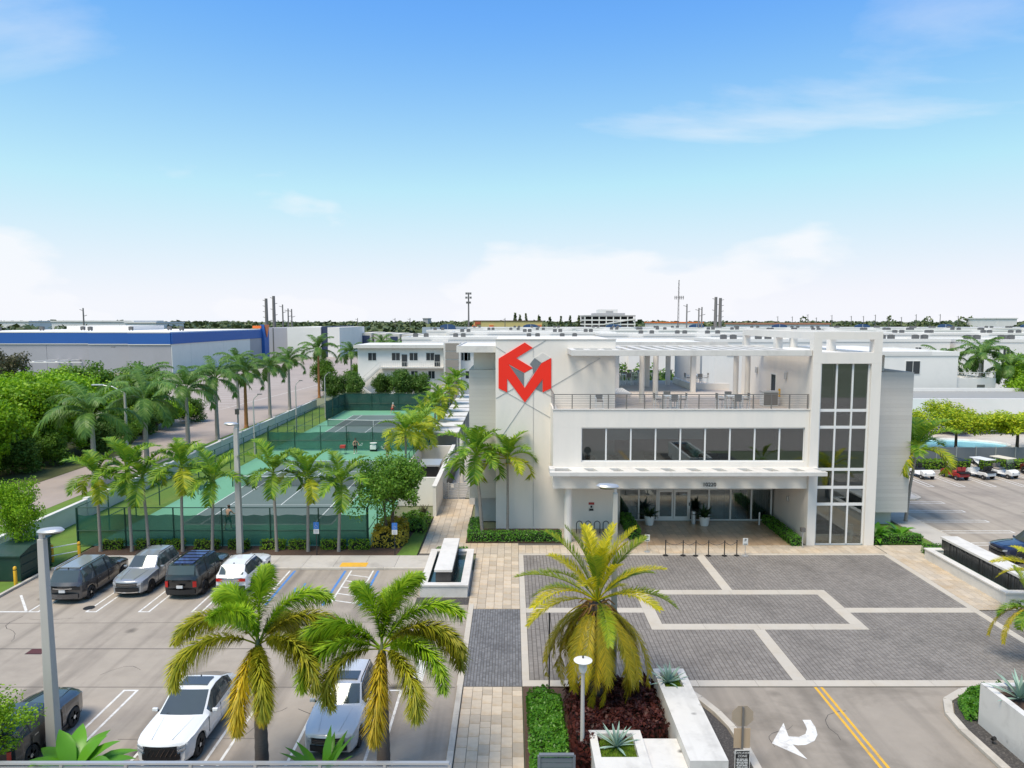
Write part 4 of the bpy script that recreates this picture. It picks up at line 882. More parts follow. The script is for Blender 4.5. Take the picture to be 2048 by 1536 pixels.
for a, b in (((1146, 390), (1203, 426)), ((1363, 397), (1440, 352)), ((1472, 625), (1757, 457)), ((1146, 692), (1250, 634)), ((1213, 660), (1477, 812)), ((1425, 656), (1481, 686)), ((1314, 720), (1170, 930)), ((1365, 652), (1365, 1440)), ((1365, 398), (1365, 450))):
    (x0, z0), (x1, z1) = wp([a, b]); MB().bar((x0, EY - 0.004, z0), (x1, EY - 0.004, z1), 0.012, 0.055, up=(0, 1, 0)).build('reveal_strip', mat('reveal_grey', (0.30, 0.31, 0.32), 0.6), CB)
# the terrace furniture -------------------------------------------------------
CHW = mat('chair_white', (0.75, 0.75, 0.74), 0.5); SLING = mat('sling_grey', (0.22, 0.21, 0.20), 0.8)
def chair_proto():
    t = thing('terrace_chair', 'white bar chair with grey sling drawn up to a table on the roof terrace', 'chair', (0, 0, 0), 0, 'terrace chairs', local=True)
    for sx in (-0.24, 0.24):
        MB().bar((sx, -0.22, 0), (sx, -0.22, 0.9), 0.04).build('leg', CHW, t); MB().bar((sx, 0.22, 0), (sx, 0.26, 1.15), 0.04).build('leg', CHW, t)
        MB().bar((sx, -0.24, 0.92), (sx, 0.24, 0.92), 0.05).build('armrest', CHW, t)
    MB().box(-0.24, 0.24, -0.22, 0.24, 0.7, 0.74).build('seat', SLING, t); MB().box(-0.24, 0.24, 0.235, 0.27, 0.8, 1.17).build('backrest', SLING, t)
    MB().bar((-0.24, -0.22, 0.25), (0.24, -0.22, 0.25), 0.035).build('footrest', CHW, t); return t
ch0 = chair_proto(); used = [0]
def chair(x, y, rz):
    if not used[0]: used[0] = 1; ch0.location = (x, y, 8.7); ch0.rotation_euler = (0, 0, rz); return
    dup(ch0, (x, y, 8.7), rz)
def tset(x, y, first=[None]):
    t = thing('terrace_table', 'white square bar table standing on the roof terrace between grey sling chairs', 'table', (x, y, 8.7), 0, 'terrace tables')
    MB().box(x - 0.45, x + 0.45, y - 0.45, y + 0.45, 9.66, 9.71).build('tabletop', CHW, t)
    for sx in (-0.38, 0.38):
        for sy in (-0.38, 0.38): MB().bar((x + sx, y + sy, 8.7), (x + sx, y + sy, 9.66), 0.05).build('leg', CHW, t)
    chair(x - 0.85, y, math.pi / 2 + 0.1); chair(x + 0.85, y, -math.pi / 2); chair(x, y + 0.85, 0); chair(x + 0.05, y - 0.8, math.pi)
for x, y in ((10.9, 48.6), (15.2, 48.6), (11.0, 68), (17.6, 67.5), (13.0, 70.8), (8.9, 66)): tset(x, y)
chair(5.9, 47.6, 0.0)
for i in range(5):
    t = thing('sun_lounger', 'white slatted sun lounger in the row lying on the roof terrace', 'sun lounger', (8.6, 56.5 + i * 1.0, 8.7), 0, 'terrace loungers'); y = 56.5 + i
    for s in (0, 0.62): MB().bar((7.7, y + s, 9.0), (9.6, y + s, 9.0), 0.06).build('rail', CHW, t)
    for k in range(9): MB().box(7.75 + k * 0.2, 7.88 + k * 0.2, y + 0.03, y + 0.59, 9.03, 9.05).build('slat', CHW, t)
    for lx in (7.8, 9.5):
        for s in (0, 0.62): MB().bar((lx, y + s, 8.7), (lx, y + s, 9.0), 0.05).build('leg', CHW, t)
t = thing('grill_cabinet', 'grey metal cabinet with steel lid on the roof terrace by the door', 'cabinet', (18.6, 51.0, 8.7)); MB().box(18.0, 19.1, 50.6, 51.3, 8.7, 9.7).build('body', CHW, t, bevel=0.02); MB().box(18.05, 19.05, 50.58, 50.598, 8.8, 9.65).build('door', STEEL, t); MB().box(17.97, 19.13, 50.55, 51.33, 9.702, 9.78).build('lid', SILVER, t)
# ---------------------------------------------------------------- vehicles
TYRE = mat('tyre_rubber', (0.018, 0.018, 0.019), 0.75, 0.15, 12); CARGLASS = mat('car_glass', (0.10, 0.115, 0.12), 0.05, 0.1, 2, spec=0.8, metal=0.45)
CHROME = mat('chrome', (0.75, 0.75, 0.76), 0.15, 0.02, 4, metal=1.0); RIM = mat('alloy_rim', (0.55, 0.56, 0.57), 0.25, 0.05, 5, metal=0.8); RIMD = mat('dark_rim', (0.06, 0.06, 0.065), 0.3, 0.1, 5, metal=0.6)
LAMPW = mat('headlamp_lens', (0.55, 0.57, 0.60), 0.08, 0.2, 12, metal=0.3); LAMPR = mat('taillamp_red', (0.45, 0.015, 0.012), 0.12, 0.1, 6); PLATEW = mat('number_plate', (0.62, 0.63, 0.65), 0.5, 0.1, 20)
TRIM = mat('car_trim_black', (0.016, 0.016, 0.017), 0.55, 0.1, 10)
def paint(name, c, metal=0.0, rough=0.3): return mat(name, c, rough, 0.03, 1.5, metal=metal, coat=1.0)
def ip(x, xs, ys): return float(np.interp(x, xs, ys))
def wheel(parent, x, y, r, side, rim=RIM, w=0.23):
    o = thing('wheel', None, None, (0, 0, 0), 0, local=True); o.parent = parent; o.location = (x, y, r)
    for k in ('label', 'category'):
        if k in o: del o[k]
    pr = [(r * 0.62, -w / 2), (r * 0.9, -w / 2), (r * 0.985, -w * 0.36), (r, -w * 0.15), (r, w * 0.15), (r * 0.985, w * 0.36), (r * 0.9, w / 2), (r * 0.62, w / 2)]
    MB().lathe(pr, 28, axis='x').build('tyre', TYRE, o, smooth=40)
    rb = MB(); s = side; f = s * (w / 2 - 0.015)
    rb.lathe([(r * 0.66, f - 0.01 * s), (r * 0.66, f + 0.012 * s), (r * 0.60, f + 0.012 * s), (r * 0.58, f - 0.03 * s)], 24, axis='x')
    for k in range(5):
        a = k * 2 * math.pi / 5 + 0.3; rb.bar((f, math.cos(a) * 0.04, math.sin(a) * 0.04), (f, math.cos(a) * r * 0.62, math.sin(a) * r * 0.62), 0.075 if k >= 0 else 0, 0.03, up=(1, 0, 0))
    rb.lathe([(0.07, f - 0.02 * s), (0.07, f + 0.02 * s)], 12, axis='x'); rb.build('rim', rim, o, smooth=40)
    MB().lathe([(r * 0.58, f - 0.06 * s), (r * 0.58, f - 0.055 * s)], 20, axis='x').build('brake', TRIM, o); return o
def car(label, loc, rz, pm, L=4.7, W=1.88, H=1.68, kind='suv', wr=0.36, rim=RIM, name='car', roof=None, rack=False, front='slim', cladding=True, plate=True, sunroof=False, glassroof=None, cat='car', rear_red=True, badge=False, lip=None):
    """lofted body: dense cross-sections; glass is cut from the same skin. Nose towards local -Y"""
    root = thing(name, label, cat, (*loc, 0.0), rz, None, local=True)
    h2 = L / 2; fw, rw_ = -h2 + 0.92, h2 - 0.95
    if kind == 'suv':   hood0, cowl, wsT, rfE, tail = 0.98, -h2 + 1.55, -h2 + 2.2, h2 - 0.55, h2 - 0.12
    elif kind == 'van': hood0, cowl, wsT, rfE, tail = 0.95, -h2 + 1.2, -h2 + 2.05, h2 - 0.5, h2 - 0.1
    elif kind == 'box': hood0, cowl, wsT, rfE, tail = 1.08, -h2 + 1.5, -h2 + 1.95, h2 - 0.28, h2 - 0.08
    else:               hood0, cowl, wsT, rfE, tail = 0.99, -h2 + 1.5, -h2 + 2.35, h2 - 1.35, h2 - 0.25       # coupe-like
    belt = {'suv': 1.04, 'van': 1.02, 'box': 1.12, 'coupe': 1.0}[kind]; hc = belt + 0.07
    tz = ([-h2, -h2 + 0.05, -h2 + 0.3, cowl, wsT, (wsT + rfE) / 2, rfE, tail, h2], [hood0 - 0.14, hood0 - 0.05, hood0, hc, H - 0.05, H, H - 0.05, belt + (0.12 if kind != 'coupe' else 0.16), belt - 0.02])
    st = sorted(set([-h2, -h2 + 0.04, -h2 + 0.12, h2 - 0.12, h2 - 0.04, h2, cowl, wsT, rfE, tail] + [float(v) for v in np.linspace(-h2, h2, 76)] + [c + wr * 1.12 * math.cos(R(a)) for c in (fw, rw_) for a in range(0, 181, 12)]))
    ws = [-h2, -h2 + 0.12, -h2 + 0.55, -0.6, 0.8, h2 - 0.5, h2 - 0.1, h2]; wv = [0.80, 0.89, 0.97, 1.0, 1.0, 0.97, 0.92, 0.86]
    def sec(s):
        zt = ip(s, *tz); w = W / 2 * ip(s, ws, wv); zb = 0.25 + 0.06 * max(0, abs(s) - h2 + 0.5)
        arch = 0
        for c in (fw, rw_):
            d = abs(s - c); Ra = wr * 1.12
            if d < Ra: zb = max(zb, wr + math.sqrt(Ra * Ra - d * d) - 0.02); arch = 1
        zbelt = min(belt + 0.04 * (s / h2), zt - 0.07); cab = min(1, max(0, (zt - hc) / (H - hc)))
        wt_ = w * (0.86 - 0.14 * cab) if kind != 'box' else w * (0.87 - 0.07 * cab); ze = zt - 0.05
        zm = max(zb + 0.04, 0.62 if not arch else zb + 0.03); zm = min(zm, zbelt - 0.12)
        return [(w - 0.05, zb), (w - 0.008, zb + (zm - zb) * 0.35), (w, zm), (w * 0.995, zm + (zbelt - zm) * 0.6), (w * 0.975, zbelt), ((w * 0.975 + wt_) / 2 + 0.02 * cab, (zbelt + ze) / 2), (wt_, ze), (wt_ * 0.92, zt - 0.018), (wt_ * 0.45, zt - 0.004), (0, zt)]
    secs = [sec(s) for s in st]; K = 10
    def bow(s, x): 
        e = max(0, (abs(s) - (h2 - 0.75)) / 0.75); wq = (x / (W / 2)) ** 2
        y = s - math.copysign(1, s) * 0.24 * e * wq
        if cowl - 0.5 < s < wsT + 0.4: y += 0.16 * wq * math.sin(math.pi * (s - cowl + 0.5) / (wsT - cowl + 0.9))
        return y
    V = []; idx = {}
    for i, s in enumerate(st):
        for k in range(K):
            for sg in (1, -1):
                if k == K - 1 and sg == -1: idx[(i, k, -1)] = idx[(i, k, 1)]; continue
                x, z = secs[i][k]; idx[(i, k, sg)] = len(V); V.append((sg * x, bow(s, x), z))
    groups = {'body': [], 'windshield': [], 'rear_window': [], 'roof': []}; side = {}
    pil = {'suv': [0.18, 1.18], 'van': [-0.05, 1.05], 'box': [0.12, 1.12], 'coupe': [0.25, 1.2]}[kind]
    for i in range(len(st) - 1):
        sm = (st[i] + st[i + 1]) / 2
        for k in range(K - 1):
            tgt = 'body'; hgt = (secs[i][6][1] - secs[i][4][1] + secs[i + 1][6][1] - secs[i + 1][4][1]) / 2
            if k in (4, 5) and hgt > 0.17 and cowl + 0.12 < sm < rfE - 0.02 + (0.25 if kind != 'coupe' else 0.5):
                if not any(abs(sm - p) < 0.05 for p in pil): tgt = 'w%d' % sum(sm > p for p in pil)
                else: tgt = 'pillar'
            elif k in (7, 8) and cowl + 0.04 < sm < wsT: tgt = 'windshield'
            elif k in (7, 8) and rfE < sm < tail - 0.02: tgt = 'rear_window'
            elif k >= 6 and wsT <= sm <= rfE: tgt = 'roof'
            for sg in (1, -1):
                a, b, c, d = idx[(i, k, sg)], idx[(i, k + 1, sg)], idx[(i + 1, k + 1, sg)], idx[(i + 1, k, sg)]
                f = (a, b, c, d) if sg == -1 else (d, c, b, a)
                (groups[tgt] if tgt in groups else side.setdefault((tgt, sg), [])).append(f)
    for end in (0, len(st) - 1):                     # nose and tail panels
        for k in range(K - 1):
            a, b, c, d = idx[(end, k, 1)], idx[(end, k + 1, 1)], idx[(end, k + 1, -1)], idx[(end, k, -1)]
            f = [a, b, c, d] if end == 0 else [d, c, b, a]; f = [q for n, q in enumerate(f) if q not in f[:n]]
            groups['body'].append(tuple(f))
    def emit(nm, fs, m):
        used_ = sorted({q for f in fs for q in f}); mp_ = {q: n for n, q in enumerate(used_)}
        mb = MB(); mb.v = [V[q] for q in used_]; mb.f = [tuple(mp_[q] for q in f) for f in fs]
        return mb.build(nm, m, root, smooth=38)
    emit('body', groups['body'], pm); emit('roof', groups['roof'], roof or pm); emit('windshield', groups['windshield'], CARGLASS); emit('rear_window', groups['rear_window'], CARGLASS)
    for (nm, sg), fs in side.items(): emit('pillar' if nm == 'pillar' else 'side_window', fs, TRIM if nm == 'pillar' else CARGLASS)
    MB().box(-W / 2 + 0.17, W / 2 - 0.17, -h2 + 0.25, h2 - 0.25, 0.2, 0.8).build('underbody', TRIM, root)
    def fy(x, s=-1): e = 1; return s * (h2 - 0.24 * (x / (W / 2)) ** 2)
    def patch(nm, x0, x1, z0, z1, m, s=-1, off=0.012, z0b=None, z1b=None, dep=0.06):
        """panel that follows the curved nose or tail; z..b = heights at the x1 end"""
        mb = MB(); n = 6; z0b = z0 if z0b is None else z0b; z1b = z1 if z1b is None else z1b; o = []
        for i in range(n + 1):
            t = i / n; x = x0 + (x1 - x0) * t; y = fy(x, s) + s * off; yi = y - s * dep; a, b = z0 + (z0b - z0) * t, z1 + (z1b - z1) * t
            mb.v += [(x, y, a), (x, y, b), (x, yi, b), (x, yi, a)]
        for i in range(n):
            for k in range(4):
                a, b = i * 4 + k, i * 4 + (k + 1) % 4; f = (a, a + 4, b + 4, b); mb.f.append(f if (s < 0) == (x1 > x0) else tuple(reversed(f)))
        mb.f += [(0, 1, 2, 3), tuple(n * 4 + k for k in (3, 2, 1, 0))]; return mb.build(nm, m, root)
    for sg in (-1, 1): MB().bar((sg * 0.34, -h2 + 0.2, hood0 + 0.002), (sg * 0.52, cowl - 0.05, hc - 0.012), 0.02, 0.014).build('hood_crease', pm, root)
    wN = W / 2 * 0.80; zt = hood0 - 0.14
    gw = {'slim': 0.55, 'crest': 0.52, 'box': 0.6}[front]
    if front == 'crest':
        g = patch('grille', -gw, gw, zt - 0.34, zt - 0.06, TRIM, off=0.014)
        for k in range(7): MB().bar((-gw + 0.1 + k * 0.155, fy(0) - 0.022 + 0.01 * abs(k - 3), zt - 0.33), (-gw + 0.0 + k * 0.155 + 0.25, fy(0) - 0.022 + 0.012 * abs(k - 3), zt - 0.07), 0.012, 0.012).build('grille_bar', CHROME, root)
        for sg in (-1, 1):
            for dz in (0.0, 0.12): patch('headlight', sg * 0.56, sg * (wN + 0.02), zt - 0.1 - dz, zt - 0.035 - dz, LAMPW, z0b=zt - 0.06 - dz, z1b=zt + 0.01 - dz, off=0.016)
    else:
        g = patch('grille', -gw, gw, zt - 0.22, zt - 0.05, TRIM, off=0.014)
        for k in range(3): patch('grille_bar', -gw + 0.02, gw - 0.02, zt - 0.20 + k * 0.055, zt - 0.185 + k * 0.055, CHROME if k == 2 else STEEL, off=0.022, dep=0.02)
        for sg in (-1, 1): patch('headlight', sg * (gw + 0.01), sg * (wN + 0.01), zt - 0.17, zt - 0.06, LAMPW, z0b=zt - 0.10, z1b=zt + 0.0, off=0.016)
    if badge: MB().lathe([(0.055, fy(0) - 0.024), (0.055, fy(0) - 0.034)], 14).build('badge', CHROME, root).rotation_euler = (0, 0, 0)
    patch('lower_grille', -0.62, 0.62, 0.36, 0.55, TRIM, off=0.012)
    if lip: patch('skid_lip', -0.6, 0.6, 0.30, 0.35, CHROME, off=0.02)
    tz0 = belt - 0.02
    for sg in (-1, 1):
        if kind == 'box': patch('taillight', sg * 0.66, sg * (W / 2 * 0.855), tz0 - 0.42, tz0 - 0.12, LAMPR, s=1, off=0.014)
        else: patch('taillight', sg * 0.42, sg * (W / 2 * 0.855), tz0 - 0.20, tz0 - 0.10, LAMPR if rear_red else TRIM, s=1, off=0.014, z0b=tz0 - 0.24, z1b=tz0 - 0.06)
    patch('rear_bumper', -0.76, 0.76, 0.33, 0.56, TRIM if cladding else pm, s=1, off=0.03)
    patch('tailgate_trim', -0.5, 0.5, tz0 - 0.16, tz0 - 0.12, CHROME if kind != 'box' else TRIM, s=1, off=0.016)
    if plate:
        pl = patch('license_plate', -0.16, 0.16, 0.66, 0.80, PLATEW, s=1, off=0.02)
    for sg in (-1, 1):
        mb = MB(); mb.box(-0.10, 0.10, -0.045, 0.045, -0.065, 0.065); mm = mb.build('mirror', pm, root, bevel=0.03); mm.location = (sg * (W / 2 + 0.10), cowl + 0.42, belt + 0.06)
        MB().bar((sg * (W / 2 - 0.1), cowl + 0.42, belt), (sg * (W / 2 + 0.05), cowl + 0.42, belt + 0.03), 0.05).build('mirror_arm', TRIM, root)
        for p in pil:
            yy = p - 0.22; MB().box(sg * W / 2 - 0.012, sg * W / 2 + 0.012, yy - 0.1, yy + 0.1, belt - 0.16, belt - 0.125).build('door_handle', CHROME if pm is not None else pm, root)
        for p in (cowl + 0.15, pil[0] - 0.0, pil[1] - 0.0):
            MB().box(sg * W / 2 - 0.02, sg * W / 2 + 0.0025, p - 0.005, p + 0.005, 0.42, belt - 0.05).build('door_seam', TRIM, root)
        if cladding: MB().box(sg * (W / 2 - 0.03), sg * (W / 2 + 0.012), fw + wr * 1.2, rw_ - wr * 1.2, 0.24, 0.36).build('sill_trim', TRIM, root)
        if rack or kind in ('suv', 'van'):
            wt_ = W / 2 * (0.80 if kind == 'box' else 0.72) * 0.97; MB().tube([(sg * wt_, wsT + 0.15, H - 0.05), (sg * wt_, wsT + 0.25, H + 0.03), (sg * wt_, rfE - 0.2, H + 0.02), (sg * wt_, rfE - 0.08, H - 0.06)], 0.02, 6).build('roof_rail', CHROME if kind == 'van' else TRIM, root)
        for c in (fw, rw_): wheel(root, sg * (W / 2 - 0.13), c, wr, sg, rim)
    if rack:
        for k in range(4): MB().bar((-W / 2 * 0.72, wsT + 0.5 + k * 0.5, H + 0.035), (W / 2 * 0.72, wsT + 0.5 + k * 0.5, H + 0.035), 0.04, 0.025).build('rack_bar', TRIM, root)
    if sunroof: MB().box(-0.5, 0.5, wsT + 0.25, wsT + 0.85, H - 0.03, H + 0.008).build('sunroof', CARGLASS, root)
    if glassroof: MB().box(-0.52, 0.52, wsT + 0.2, rfE - 0.3, H - 0.04, H + 0.006).build('roof_panel', glassroof, root)
    MB().add([(0.0, rfE - 0.25, H - 0.03), (0.03, rfE - 0.12, H - 0.03), (-0.03, rfE - 0.12, H - 0.03), (0, rfE - 0.13, H + 0.06)], [(0, 1, 3), (1, 2, 3), (2, 0, 3), (2, 1, 0)]).build('antenna_fin', TRIM, root)
    MB().bar((-0.5, cowl + 0.1, hc + 0.03), (0.1, cowl + 0.14, hc + 0.045), 0.02).build('wiper', TRIM, root)
    return root
PI = math.pi
P_GREY = paint('paint_grey_metallic', (0.085, 0.082, 0.086), 0.5); P_SILV = paint('paint_silver', (0.36, 0.37, 0.385), 0.4); P_BLK = paint('paint_black', (0.010, 0.010, 0.012)); P_WHT = paint('paint_white', (0.78, 0.79, 0.80)); P_SIL2 = paint('paint_pale_silver', (0.62, 0.62, 0.63), 0.12); P_DRK = paint('paint_charcoal', (0.022, 0.025, 0.028)); P_BLU = paint('paint_dark_blue', (0.012, 0.018, 0.055), 0.3); P_RED = paint('paint_dark_red', (0.12, 0.012, 0.012))
car('dark grey minivan parked tail-out beside the green container', (-23.5, 38.5), PI, P_GREY, 5.1, 1.98, 1.75, 'van', cladding=False, name='parked_minivan', cat='minivan', rear_red=False, glassroof=P_SILV)
car('metallic grey SUV parked nose-out between the minivan and the black SUV', (-20.65, 39.15), 0, P_SILV, 4.65, 1.86, 1.68, 'suv', name='parked_suv', cat='suv', rim=RIMD, badge=True, lip=True)
car('black boxy SUV with a roof rack parked tail-out', (-17.65, 39.0), PI, P_BLK, 4.85, 1.95, 1.85, 'box', name='parked_suv', cat='suv', rim=RIMD, rack=True, wr=0.39, front='box', glassroof=mat('blue_tinted_glass', (0.05, 0.08, 0.2), 0.06))
car('white SUV parked tail-out beside the blue accessible bay', (-15.2, 39.35), PI, P_WHT, 4.5, 1.84, 1.62, 'suv', name='parked_suv', cat='suv', rim=RIMD)
car('white coupe-roofed SUV with a crest grille parked nose to the slatted fence', (-11.6, 24.55), 0, P_WHT, 4.75, 1.93, 1.62, 'coupe', name='parked_suv', cat='suv', front='crest', cladding=False, sunroof=True, wr=0.38)
car('pale silver SUV with sunroof parked nose to the slatted fence under a foxtail palm', (-6.2, 25.0), 0, P_SIL2, 4.65, 1.88, 1.66, 'suv', name='parked_suv', cat='suv', sunroof=True, badge=True)
car('dark compact SUV parked behind the tall lamp pole and bright green tree', (-16.9, 23.65), PI, P_DRK, 4.2, 1.8, 1.55, 'box', name='parked_suv', cat='suv', roof=P_BLK, front='box')
car('dark blue SUV parked beside the east fountain', (32.6, 43.2), -PI / 2 + 0.02, P_BLU, 5.0, 1.98, 1.72, 'suv', name='parked_suv', cat='suv', lip=True, badge=True, wr=0.39)
car('dark red SUV parked by the hedge beyond the golf carts', (50.6, 66.6), PI, P_RED, 4.6, 1.86, 1.68, 'suv', name='parked_suv', cat='suv')
def cart(label, x, y, rz, body, roofm, seatm, hasroof=True):
    t = thing('golf_cart', label, 'golf cart', (x, y, 0), rz, None, local=True)
    prof = [(-1.2, 0.35), (-1.2, 0.62), (-0.95, 0.8), (-0.62, 0.86), (-0.5, 0.42), (0.1, 0.42), (0.2, 0.66), (0.95, 0.7), (1.15, 0.62), (1.18, 0.35)]
    m = MB().prism([(a, b) for a, b in prof], -0.56, 0.56); MB().add([(z, a, b) for a, b, z in m.v], m.f).build('body', body, t, bevel=0.04)
    MB().box(-0.5, 0.5, 0.22, 0.72, 0.705, 0.84).build('seat', seatm, t, bevel=0.04)
    for s in (-0.26, 0.26): MB().box(s - 0.22, s + 0.22, 0.68, 0.78, 0.84, 1.22).build('backrest', seatm, t, bevel=0.03)
    MB().box(-0.5, 0.5, 0.85, 1.3, 0.702, 0.82).build('rear_deck', BLACK, t, bevel=0.03)
    for s in (-0.5, 0.5):
        if hasroof:
            MB().bar((s, -0.72, 0.8), (s, -0.5, 1.84), 0.035).build('post', DARKMET, t); MB().bar((s, 0.85, 0.7), (s, 0.82, 1.84), 0.035).build('post', DARKMET, t)
        for yy in (-0.8, 0.8): wheel(t, s * 1.02, yy, 0.23, 1 if s > 0 else -1, RIM, 0.18)
    if hasroof:
        mb = MB(); mb.box(-0.6, 0.6, -0.75, 1.05, 1.84, 1.9); mb.build('roof', roofm, t, bevel=0.05); MB().quad((-0.48, -0.72, 0.85), (0.48, -0.72, 0.85), (0.48, -0.53, 1.8), (-0.48, -0.53, 1.8)).build('windscreen', GLASS, t)
    MB().tube([(-0.25, -0.5, 0.86), (-0.25, -0.25, 1.05)], 0.02, 6).build('steering_column', BLACK, t)
    for s in (-0.4, 0.4): MB().box(s - 0.1, s + 0.1, -1.215, -1.15, 0.55, 0.66).build('headlight', LAMPW, t)
    return t
WHP = mat('cart_white', (0.75, 0.75, 0.74), 0.35, 0.04); RDP = mat('cart_red', (0.30, 0.015, 0.015), 0.3); REDSEAT = mat('red_seat', (0.5, 0.05, 0.05), 0.6)
cart('low white buggy without roof parked beside the red golf cart', 38.9, 66.4, 0.05, WHP, BLACK, BLACK, False)
cart('red golf cart with black roof and red seats', 41.8, 66.0, PI + 0.15, RDP, BLACK, REDSEAT)
cart('white golf cart with a white roof and grey bag behind', 44.4, 66.3, PI + 0.25, WHP, WHP, BLACK)
cart('white golf cart with a cream roof, nose to the lot', 46.8, 66.6, 0.35, WHP, mat('cream_roof', (0.70, 0.62, 0.48), 0.5), TAUPE)
# ---------------------------------------------------------------- planting round the clubhouse
rg = random.Random(11)
AL = 'slim christmas palm in the near court hedge bed'
for ki, (u, v, h) in enumerate(((195, 1108, 4.5), (258, 1108, 5.0), (305, 1100, 4.5), (362, 1107, 5.1), (427, 1103, 4.3), (551, 1107, 4.8), (614, 1107, 4.4), (678, 1104, 4.1))):
    x, y = G(u, v); palm('christmas_palm', AL + ', %s from the green container' % ORD[ki], 'palm', (x, 44.5, 0.06), h, (('ado', 'ado', 'ado', 'ado', 'ady') if ki % 3 == 0 else ('ado',)), 11, rg, r0=0.10, r1=0.075, shaft=SHAFT, group='palms along the near court fence', lean=(rg.uniform(-.25, .25), 0), dead=1, fscale=1.2)
palm('christmas_palm', 'christmas palm leaning from the clubhouse hedge beside the grey clad wall', 'palm', (-2.1, 48.6, 0.05), 5.2, ('ado', 'ado', 'ado'), 16, rg, r0=0.13, r1=0.10, shaft=SHAFT, lean=(-0.45, 0), dead=1, fscale=1.35, trunk=BARK)
palm('christmas_palm', 'straight christmas palm before the white emblem wall', 'palm', (-0.3, 48.7, 0.05), 4.9, ('ado', 'ado', 'ady'), 14, rg, r0=0.10, r1=0.08, shaft=SHAFT, dead=1, fscale=1.25)
palm('christmas_palm', 'leaning christmas palm at the east corner of the clubhouse by the side lot', 'palm', (29.0, 51.2, 0.05), 5.0, ('ado', 'ado', 'ady'), 15, rg, r0=0.12, r1=0.09, shaft=SHAFT, lean=(0.5, 0), fscale=1.6)
for i, (x, y, h) in enumerate(((-10.0, 66, 3.9), (-9.6, 70.5, 3.3), (-9.9, 79, 3.7), (-9.4, 86, 4.0), (-9.6, 95, 4.2), (-9.2, 104, 4.4), (-8.9, 113, 5.0), (-9.9, 74.5, 3.0))):
    palm('yellow_palm', 'yellowing palm between courts and carport, %s in the row from the white enclosure' % ORD[(0, 1, 3, 4, 5, 6, 7, 2)[i]], 'palm', (x, y, 0.03), h, ('ado', 'ady', 'ady') if i != 6 else ('ado', 'ado', 'ado'), 14, rg, r0=0.11, r1=0.09, shaft=SHAFT, group='palms between courts and carport', fscale=1.35, dead=1)
# royal palms along the road
for i, (x, y, h, f) in enumerate(((-37.6, 63, 5.6, 1.05), (-37.0, 71, 6.0, 1.05), (-36.9, 80, 6.2, 1.0), (-36.9, 88, 6.8, 1.05), (-37.0, 98, 6.8, 0.85), (-37.1, 108, 7.0, 0.85), (-37.2, 118, 7.2, 0.9), (-37.4, 137, 8.4, 1.05), (-34.0, 150, 7.2, 0.9), (-32.0, 166, 7.2, 0.9), (-33.8, 185, 8.0, 0.9), (-29.5, 178, 7.0, 0.9), (-45.8, 118, 7.0, 0.9), (-46.0, 88, 6.3, 0.95))):
    palm('royal_palm', ('royal palm beside the road, %s along it from the cobra-arm lamp' % ORD[i]) if i < 12 else 'royal palm at the thicket side of the road', 'palm', (x, y, 0), h, ('roy',), 15, rg, trunk=BARKG if i not in (4, 7) else ORANGEBARK, r0=0.26, r1=0.17, shaft=SHAFT, group='royal palms along the road', fscale=f, shaft_h=1.1, shaft_r=0.17)
# palms by the pool and behind
for (x, y, h) in ((74.0, 112, 8.2), (77, 116, 8.6), (79.5, 113, 6.5), (71.5, 118, 7.0)):
    palm('royal_palm', 'royal palm growing behind the pool pavilion beside the white apartment wall', 'palm', (x, y, 0), h, ('roy',), 14, rg, trunk=BARKG, r0=0.25, r1=0.17, shaft=SHAFT, group='palms behind the pool', shaft_h=1.0, shaft_r=0.17)
# two foxtail palms in front and the date palm
def fox(label, x, y, h, nf, a0, specs):
    t = palm('foxtail_palm', label, 'palm', (x, y, 0.02), h, ('fox',), 0, rg, trunk=FOXBARK, r0=0.22, r1=0.15, shaft=mat('foxtail_shaft', (0.10, 0.12, 0.05), 0.5, 0.2, 3), shaft_h=0.5, shaft_r=0.15)
    for (fam, j, az_, s, rx) in specs: put('frond', FR[fam][j], t, (0, 0, h + 0.35), (rx, 0, R(az_)), s)
    return t
fox('foxtail palm with bushy fronds between the two white cars at the slatted fence', -8.05, 21.7, 4.2, 0, 0, [('fox', 0, 100, 0.95, 0), ('fox', 1, 140, 0.98, 0), ('foxb', 2, 176, 1.0, 0.1), ('foxb', 3, 205, 1.02, 0), ('foxy', 4, 262, 0.95, 0), ('foxy', 4, 300, 0.85, 0), ('foxb', 3, 330, 1.0, 0), ('foxb', 2, 8, 1.0, 0), ('fox', 1, 40, 0.95, 0), ('foxb', 4, 290, 0.9, 0), ('fox', 0, 240, 0.8, 0), ('foxb', 3, 75, 0.9, 0)])
fox('foxtail palm with bright arching fronds in front of the pale silver SUV', -4.15, 21.8, 4.0, 0, 0, [('fox', 0, 60, 0.95, 0), ('fox', 0, 130, 0.85, 0), ('fox', 1, 10, 1.0, 0), ('fox', 2, 178, 0.98, 0), ('fox', 3, 205, 1.0, 0), ('foxb', 3, 165, 1.05, 0.1), ('fox', 3, 335, 0.95, 0), ('foxb', 3, 12, 1.05, 0), ('foxb', 4, 205, 0.9, 0), ('foxy', 4, 275, 1.0, 0), ('foxb', 4, 310, 0.95, 0), ('fox', 1, 90, 0.9, 0), ('foxb', 2, 350, 1.0, 0)])
DT = thing('date_palm', 'date palm with upright yellow-green fronds and a drooping golden skirt in the planting bed', 'palm', (3.2, 25.9, 0.02), 0, local=True)
trunk_mb([(0, 0, -0.05), (0, 0, 2.0), (0, 0, 4.1)], [0.27, 0.24, 0.30], 12, 0.14, 26).build('trunk', BARKD, DT); 
rd = random.Random(5)
mb = MB()
